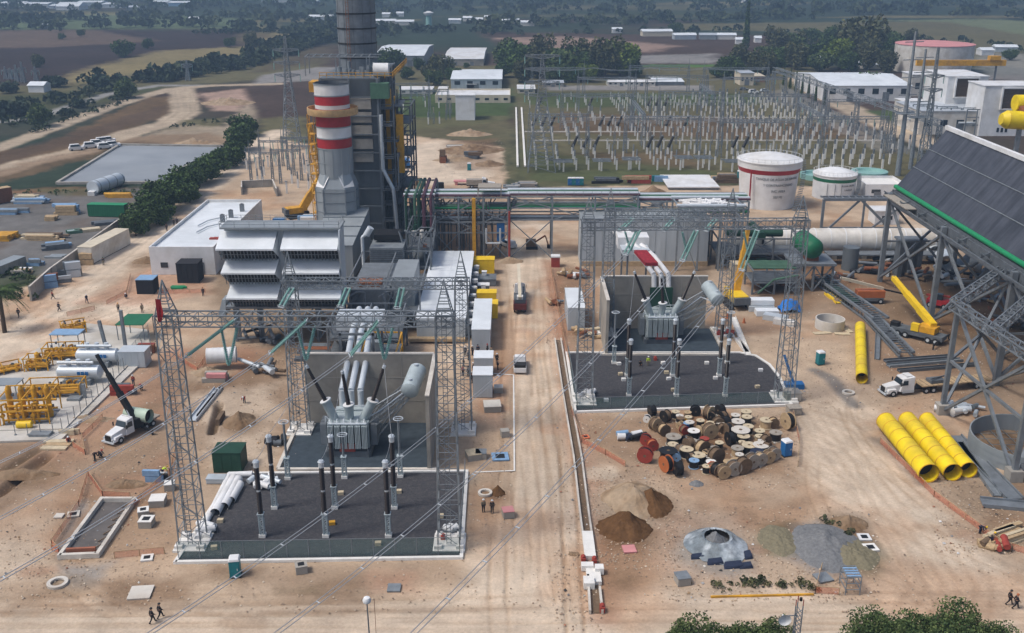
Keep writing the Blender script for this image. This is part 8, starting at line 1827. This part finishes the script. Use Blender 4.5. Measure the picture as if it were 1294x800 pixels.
# tracked cranes
def crawler(label,p,rz,m_,base_s=1.0):
 t=thing('crawler_crane',label,'crane',p,rz)
 for s_ in (-1,1):q=MB();q.prism([(-3,s_*1.9-.4),(3,s_*1.9-.4),(3,s_*1.9+.4),(-3,s_*1.9+.4)],.1,.95);q.tube((-3,s_*1.9-.4,.52),(-3,s_*1.9+.4,.52),.45,n=14);q.tube((3,s_*1.9-.4,.52),(3,s_*1.9+.4,.52),.45,n=14);q.build('track','black',t)
 MB().cb(0,0,.6,3.4,3.2,.6).build('undercarriage','black',t);MB().cb(-1.2,0,1.25,4.6,2.8,1.6).build('machinery_house',m_,t,bevel=.08);MB().cb(-3.6,0,1.25,1.0,3.2,1.4).build('counterweight','steel_dark',t);cb=MB().cb(1.9,1.1,1.3,1.5,1.1,1.9).build('cab',m_,t,bevel=.06);MB().cb(2.68,1.1,2.1,.04,.9,.8).build('window','glass',cb); return t
def boom_to(t,tipw,segs,m_,base=Vector((.9,-.3,2.2)),lattice=False):
 z=t.rotation_euler.z;d=Vector(tipw)-t.location;c,s_=math.cos(-z),math.sin(-z);tip=Vector((d.x*c-d.y*s_,d.x*s_+d.y*c,d.z));q=MB();n_=len(segs)
 for i,w_ in enumerate(segs):
  a,b=base.lerp(tip,i/n_),base.lerp(tip,(i+1)/n_)
  if lattice:q.truss(a,b,w_, None,max(3,int((b-a).length/1.2)),.16,.1)
  else:q.beam(a,b,w_)
 bo=q.build('boom',m_,t);MB().cb(tip.x,tip.y,tip.z-.4,.6,.6,.8).build('boom_head','steel_dark',bo); return tip
p_=G(929,385);t=crawler('yellow telescopic crawler crane with a long steep boom near the right bay',p_,1.7,'yellow');boom_to(t,V(945,290,p_.y+4),[1.25,1.0,.75],'yellow_orange')
MB().beam((-3,-3.2,.9),(3,3.2,.9),.3).build('spreader','black',t)
p_=G(378,274);t=crawler('orange crawler crane beside the chimney casing',p_,.5,'yellow_orange');tip=boom_to(t,V(404,226,p_.y+2),[1.9,1.6],'yellow_orange',lattice=False)
MB().truss(tip,tip+Vector((-1.5,1.5,14.5)),1.3,.9,14,.18,.12).build('lattice_jib','yellow_orange',t)
p_=G(1160,428);t=thing('mobile_crane','yellow wheeled mobile crane with its boom pointing to the back left','crane',p_,math.pi-.75)
MB().cb(0,0,.8,9.5,2.5,.9).build('carrier','steel_dark',t,bevel=.06);wheels(t,[-3.6,-2.2,2.0,3.4],1.3,.62);MB().cb(4.3,.5,1.2,1.5,1.3,1.3).build('driver_cab','black',t,bevel=.05);MB().cb(-1.6,0,1.75,3.2,2.4,1.2).build('superstructure','yellow_orange',t,bevel=.06);MB().cb(.4,.9,1.75,1.4,.9,1.4).build('crane_cab','yellow',t)
boom_to(t,V(1129,351,p_.y+18),[1.15,1.0,.85],'yellow',Vector((-2.4,-.2,3.0)))
q=MB();[q.beam((x,s_*1.2,1),(x,s_*3.6,.8),.28) for x in (-4.2,4.6) for s_ in (-1,1)];[q.beam((x,s_*3.6,0),(x,s_*3.6,1),.2) for x in (-4.2,4.6) for s_ in (-1,1)];q.build('outriggers','black',t)
p_=G(1098,382);t=thing('boom_lift','orange boom lift with cream arm parked under the condenser','boom lift',p_,math.pi);MB().cb(0,0,.6,5,2.3,.6).build('chassis','steel_dark',t);wheels(t,[-1.9,1.9],1.25,.55);MB().cb(0,0,1.2,5.6,1.9,1.5).build('engine_cover','orange',t,bevel=.08);MB().beam((-2.6,0,2.9),(6.5,.6,5.4),.55).build('arm','cream',t);MB().beam((-2.0,0,2.9),(-7.5,-.3,1.6),.3).build('jib','black',t)
q=MB();q.cb(7.4,.7,4.8,1.6,.9,.1);railing(q,[(6.6,.25,4.8),(8.2,.25,4.8),(8.2,1.15,4.8),(6.6,1.15,4.8)],1.1,.8,.07, True);q.build('basket','steel_dark',t)
p_=G(1185,388);t=thing('forklift','red telehandler standing in the shade below the condenser','telehandler',p_,2.5);MB().cb(0,0,.6,4.2,2.1,1.2).build('body','red',t,bevel=.08);wheels(t,[-1.4,1.4],1.15,.55);MB().cb(-.2,.6,1.8,1.3,.9,1.2).build('cab','glass',t);MB().beam((-2,-.5,2.4),(2.6,-.5,2.0),.4).build('arm','red_dull',t);q=MB();q.cb(-2.5,0,.5,.5,1.6,1.8);q.build('cream_box','cream',t)
p_=G(672,314);t=thing('excavator','small black and brown excavator working at the road under the rack bridge','excavator',p_,0);MB().cb(0,0,0,2.8,2.2,.7).build('tracks','black',t);MB().cb(-.2,0,.7,2.4,1.9,1.5).build('house','wood_dark',t,bevel=.06);q=MB();q.beam((.8,0,1.6),(3.2,0,3.2),.35);q.beam((3.2,0,3.2),(4.0,0,.8),.28);q.build('arm','rust',t);MB().cb(4.0,0,.2,.7,.9,.7).build('bucket','black',t)
p_=G(828,258);t=thing('loader','brown and white loader standing right of the rack bridge on the sand','loader',p_,-1.6);MB().cb(0,0,.6,4.5,2.1,1.3).build('body','wood',t,bevel=.06);wheels(t,[-1.5,1.5],1.2,.65);cb=MB().cb(-.2,0,1.9,1.6,1.5,1.3).build('cab','white',t);MB().cb(3.2,0,.2,.9,2.4,.9).build('bucket','steel_mid',t)
p_=G(702,338);t=thing('booth','small red booth with a white roof right of the rack bridge','booth',p_);MB().cb(0,.9,0,1.9,1.8,2.3).build('walls','red_dull',t);MB().cb(0,.9,2.3,2.1,2.0,.3).build('roof','white',t)
# steel access ladders by pads / power boxes
one('light_mast','blue boom lift arm parked at the foot of the right gantry tower','boom lift',MB().beam((0,0,.5),(-1.5,2,5),.3).cb(0,0,0,3,1.6,.9),'blue',G(1003,490))
# ======================= PEOPLE =======================
def skin_mesh(name,J,E_,R_,extra=None):
 me=bpy.data.meshes.new(name);keys=list(J);ix={k:i for i,k in enumerate(keys)};me.from_pydata([J[k] for k in keys],[(ix[a],ix[b]) for a,b in E_],[])
 ob=bpy.data.objects.new(name,me);COL.objects.link(ob);sk=ob.modifiers.new('s','SKIN');sk.use_smooth_shade=True
 for i,k in enumerate(keys):me.skin_vertices[0].data[i].radius=(R_[k],R_[k]*(.72 if k in ('pelvis','waist','chest') else 1));me.skin_vertices[0].data[i].use_root=(i==0)
 sb=ob.modifiers.new('u','SUBSURF');sb.levels=1;sb.render_levels=1
 dg=bpy.context.evaluated_depsgraph_get();m2=bpy.data.meshes.new_from_object(ob.evaluated_get(dg));bpy.data.objects.remove(ob)
 if extra:
  b=MB();b.v=[tuple(v.co) for v in m2.vertices];b.f=[tuple(p.vertices) for p in m2.polygons];b.mi=[0]*len(b.f);extra(b);m3=bpy.data.meshes.new(name);m3.from_pydata(b.v,[],b.f);m3.shade_smooth(); return m3
 return m2
def pose(k):
 J=dict(pelvis=(0,0,.96),waist=(0,0,1.12),chest=(0,0,1.34),neck=(0,-.01,1.5),head=(0,-.02,1.6),crown=(0,-.02,1.73),shl=(.19,0,1.42),shr=(-.19,0,1.42),ell=(.25,.02,1.14),elr=(-.25,.02,1.14),wrl=(.26,-.07,.9),wrr=(-.26,-.07,.9),hal=(.26,-.1,.82),har=(-.26,-.1,.82),
 hil=(.1,0,.92),hir=(-.1,0,.92),knl=(.11,-.02,.5),knr=(-.11,-.02,.5),anl=(.11,.02,.09),anr=(-.11,.02,.09),tol=(.12,-.15,.04),tor=(-.12,-.15,.04))
 if k=='walk':J.update(knl=(.1,-.2,.52),anl=(.1,-.3,.1),tol=(.1,-.46,.06),knr=(-.1,.08,.5),anr=(-.1,.34,.14),tor=(-.1,.22,.03),ell=(.25,.12,1.16),wrl=(.24,.16,.93),hal=(.24,.16,.85),elr=(-.25,-.1,1.16),wrr=(-.22,-.27,1.0),har=(-.22,-.33,.95))
 if k=='bend':J.update(waist=(0,-.12,1.06),chest=(0,-.36,1.16),neck=(0,-.5,1.2),head=(0,-.6,1.2),crown=(0,-.72,1.2),shl=(.19,-.42,1.17),shr=(-.19,-.42,1.17),ell=(.22,-.46,.9),elr=(-.22,-.46,.9),wrl=(.2,-.56,.68),wrr=(-.2,-.56,.68),hal=(.2,-.6,.6),har=(-.2,-.6,.6))
 if k=='crouch':J.update(pelvis=(0,.1,.42),waist=(0,.02,.58),chest=(0,-.14,.78),neck=(0,-.22,.92),head=(0,-.28,1.0),crown=(0,-.32,1.13),shl=(.19,-.17,.85),shr=(-.19,-.17,.85),ell=(.26,-.28,.62),elr=(-.26,-.28,.62),wrl=(.16,-.46,.5),wrr=(-.16,-.46,.5),hal=(.14,-.54,.45),har=(-.14,-.54,.45),hil=(.1,.1,.4),hir=(-.1,.1,.4),knl=(.16,-.26,.52),knr=(-.16,-.26,.45),anl=(.14,-.08,.09),anr=(-.14,.1,.09),tol=(.15,-.26,.04),tor=(-.15,-.08,.04))
 return {a:Vector(b) for a,b in J.items()}
RAD=dict(pelvis=.15,waist=.135,chest=.165,neck=.06,head=.095,crown=.08,shl=.075,shr=.075,ell=.05,elr=.05,wrl=.034,wrr=.034,hal=.042,har=.042,hil=.1,hir=.1,knl=.065,knr=.065,anl=.045,anr=.045,tol=.045,tor=.045)
EB=[('pelvis','waist'),('waist','chest'),('chest','neck'),('neck','head'),('head','crown'),('chest','shl'),('chest','shr'),('shl','ell'),('shr','elr'),('ell','wrl'),('elr','wrr'),('wrl','hal'),('wrr','har'),('pelvis','hil'),('pelvis','hir'),('hil','knl'),('hir','knr'),('knl','anl'),('knr','anr'),('anl','tol'),('anr','tor')]
PC={}
def pmesh(k):
 if k in PC: return PC[k]
 J=pose(k)
 def hands(b):
  for h,w_ in (('hal','wrl'),('har','wrr')):
   d=(J[h]-J[w_]).normalized();s_=d.cross(Vector((1,0,0))).normalized()
   for i in range(4):a=J[h]+s_*(.014*(i-1.5)*1.4)+d*.02;m_=a+d*(.045,.052,.048,.036)[i];b.tube(a,m_,.0095,n=5);b.tube(m_,m_+(d+Vector((0,-.5,0))).normalized()*.03,.009,.006,n=5)
   a=J[h]-s_*.03;b.tube(a,a-s_*.03+d*.02,.012,.008,n=5)
  b.tube(J['head']+Vector((0,-.09,.02)),J['head']+Vector((0,-.115,.0)),.015,.02,n=5)
 body=skin_mesh('body',J,EB,RAD,hands)
 def sub(keys,add,J2=None):
  e=[x for x in EB if x[0] in keys and x[1] in keys];r={q:RAD[q]+add for q in keys};jj={q:(J2 or J)[q] for q in keys}; return skin_mesh('cloth',jj,e,r)
 J2=dict(J);jk=sub(['pelvis','waist','chest','shl','shr','ell','elr','wrl','wrr'],.022)
 ks=['pelvis','hil','hir','knl','knr','anl','anr'];tr=sub(ks,.024);vs=sub(['waist','chest'],.05)
 b=MB();[b.tube(J[a]+Vector((0,.05,.0)),J[c],.062,.05,n=8) for a,c in (('anl','tol'),('anr','tor'))]
 hu=(J['crown']-J['head']).normalized();c=J['crown']-hu*.03;q=MB()
 for i in range(5):a0,a1=i*math.pi/10,(i+1)*math.pi/10;q.tube(c+hu*.12*math.sin(a0),c+hu*.12*math.sin(a1),.135*math.cos(a0),max(.01,.135*math.cos(a1)),n=14,cap=False)
 q.tube(c-hu*.01,c+hu*.012,.165,.15,n=14)
 def tm(bb,nm):
  m=bpy.data.meshes.new(nm);m.from_pydata(bb.v,[],bb.f);m.shade_smooth(); return m
 PC[k]=dict(body=body,jacket=jk,trousers=tr,vest=vs,boots=tm(b,'boots'),helmet=tm(q,'helmet')); return PC[k]
def person(label,p,rz,k='stand',jacket='cloth_navy',trousers='cloth_navy',vest=None,helmet='white',sc=1.06):
 pm=pmesh(k);t=thing('person',label,'person',p,rz);t.scale=(sc,)*3
 for nm,m_ in (('body','skin'),('jacket',jacket),('trousers',trousers),('vest',vest),('boots','black'),('helmet',helmet)):
  if m_ is None: continue
  key=(k,nm,m_)
  if key not in PC:me=pm[nm].copy();me.materials.clear();me.materials.append(M[m_]);PC[key]=me
  link(bpy.data.objects.new(nm,PC[key]),t)
 return t
PP=[(193,787,'walk',2.2,'cloth_dark','cloth_dark', None,'black','left of two people in black walking along the bottom road'),(203,781,'walk',2.2,'cloth_dark','cloth_dark', None,'black','right of two people in black walking along the bottom road'),(611,647,'stand',.3,'cloth_khaki','cloth_dark', None,'white','left of two workers in white helmets by the white ring'),(622,648,'stand',-.2,'cloth_dark','cloth_dark','cloth_khaki','white','right of two workers in white helmets by the white ring'),
(1275,764,'walk',1.3,'cloth_dark','cloth_dark', None,'black','person in black walking beside the one in orange at the bottom right'),(1283,769,'walk',1.4,'cloth_dark','cloth_dark','vest_orange','orange','person in an orange vest walking at the bottom right'),(1238,674,'bend',.6,'cloth_navy','cloth_navy', None,'yellow','worker in a yellow helmet bending by the stacked timber'),(1252,683,'crouch',1.2,'cloth_khaki','cloth_navy','vest_lime','yellow','worker crouching beside the stacked timber'),
(75,393,'walk',2.5,'cloth_navy','cloth_dark', None,'cloth_dark','person in navy walking on the left road, nearest of the left pair'),(110,383,'walk',.8,'cloth_navy','cloth_navy', None,'white','person walking alone in the middle of the left road'),(150,394,'stand',0,'cloth_khaki','cloth_dark', None,'yellow_orange','person standing on the sand between the road and the netting'),(180,395,'stand',.5,'cloth_khaki','wood_dark', None,'black','person in brown standing left of the left gantry top'),(67,378,'walk',2.0,'red_dull','cloth_dark', None,'black','person in dark red at the near end of the yard wall'),
(211,292,'stand',0,'cloth_dark','cloth_dark', None,'black','person in black standing behind the white control building corner, nearest of three'),(220,285,'stand',0,'cloth_dark','cloth_dark', None,'black','middle one of three people in black behind the white control building'),(224,284,'stand',0,'cloth_navy','cloth_dark', None,'black','farthest one of three people behind the white control building'),(160,377,'crouch',0,'cloth_navy','cloth_dark', None,'white','person in navy crouching left of the black shelter'),(131,335,'stand',0,'cloth_dark','cloth_khaki', None,'green','person standing at the front end of the white box trailer'),(24,401,'walk',0,'cloth_dark','cloth_dark', None,'black','person in black beside the palm at the left edge'),
(87,560,'crouch',.5,'red_dull','cloth_navy', None,'white','worker crouching at the timber boards'),(120,581,'bend',1.5,'cloth_dark','cloth_dark', None,'black','worker in black bending beside the white cab of the crane lorry'),(127,578,'crouch',1.5,'cloth_navy','cloth_dark', None,'red','worker crouching right beside the white cab bumper'),(206,602,'bend',2.2,'vest_lime','cloth_navy','vest_lime','yellow','worker in a lime vest bending left of the gantry tower'),(169,487,'stand',0,'red_dull','cloth_navy', None,'white','worker standing above the trench behind the crane lorry'),(179,493,'crouch',0,'cloth_navy','cloth_dark', None,'red','worker crouching right of the standing one behind the crane lorry'),
(309,509,'bend',0,'red','cloth_navy', None,'white','worker in red bending near the cone shaped heap'),(819,463,'stand',0,'vest_lime','cloth_khaki','vest_lime','white','worker in lime green standing on the right gravel pad'),(809,463,'crouch',0,'cloth_dark','cloth_dark', None,'black','worker in black crouching beside the lime green one'),(1176,386,'stand',0,'cloth_khaki','cloth_dark', None,'yellow','worker standing by the red telehandler'),(1206,388,'stand',0,'yellow_orange','cloth_dark','vest_lime','yellow','worker in yellow right of the red telehandler'),(257,374,'stand',0,'cloth_dark','cloth_dark', None,'rust','worker standing below the white control building on red soil')]
GR=[(588,450),(592,455),(597,449),(604,448),(616,447),(621,450),(628,459),(629,467),(585,475),(592,476),(598,471),(596,484),(601,462),(586,463)]
for i,(x,y) in enumerate(GR):PP.append((x,y,'stand',i*1.1,['cloth_dark','cloth_navy','cloth_dark','cloth_navy','cloth_dark','cloth_khaki','cloth_dark','cloth_navy','red','cloth_dark','cloth_navy','cloth_dark','cloth_navy','cloth_dark'][i],'cloth_dark', None,['white','black','white','black','red','black','white','black','black','black','white','black','black','white'][i],'person %s in the crowd round the white kiosks, %s from the left'%('in red' if i==8 else 'in dark clothes',ORD[sorted(GR).index((x,y))])))
for (x,y,k,rz,j,tr,ve,he,lb) in PP:person(lb,G(x,y),rz,k,j,tr,ve,he)
# ======================= HAZE =======================
hz_=MB().box(-14000,14000,-450,23500,-3.2,190).build('haze','white');hz_['kind']='stuff';hz_.data.materials.clear()
hm=bpy.data.materials.new('air');hm.use_nodes=True ;n=hm.node_tree.nodes;l=hm.node_tree.links;n.clear()
pv=n.new('ShaderNodeVolumePrincipled');pv.inputs['Color'].default_value=(.36,.52,.72,1);pv.inputs['Density'].default_value=.00042;pv.inputs['Anisotropy'].default_value=.2
mo=n.new('ShaderNodeOutputMaterial');l.new(pv.outputs[0],mo.inputs['Volume']);hz_.data.materials.append(hm)
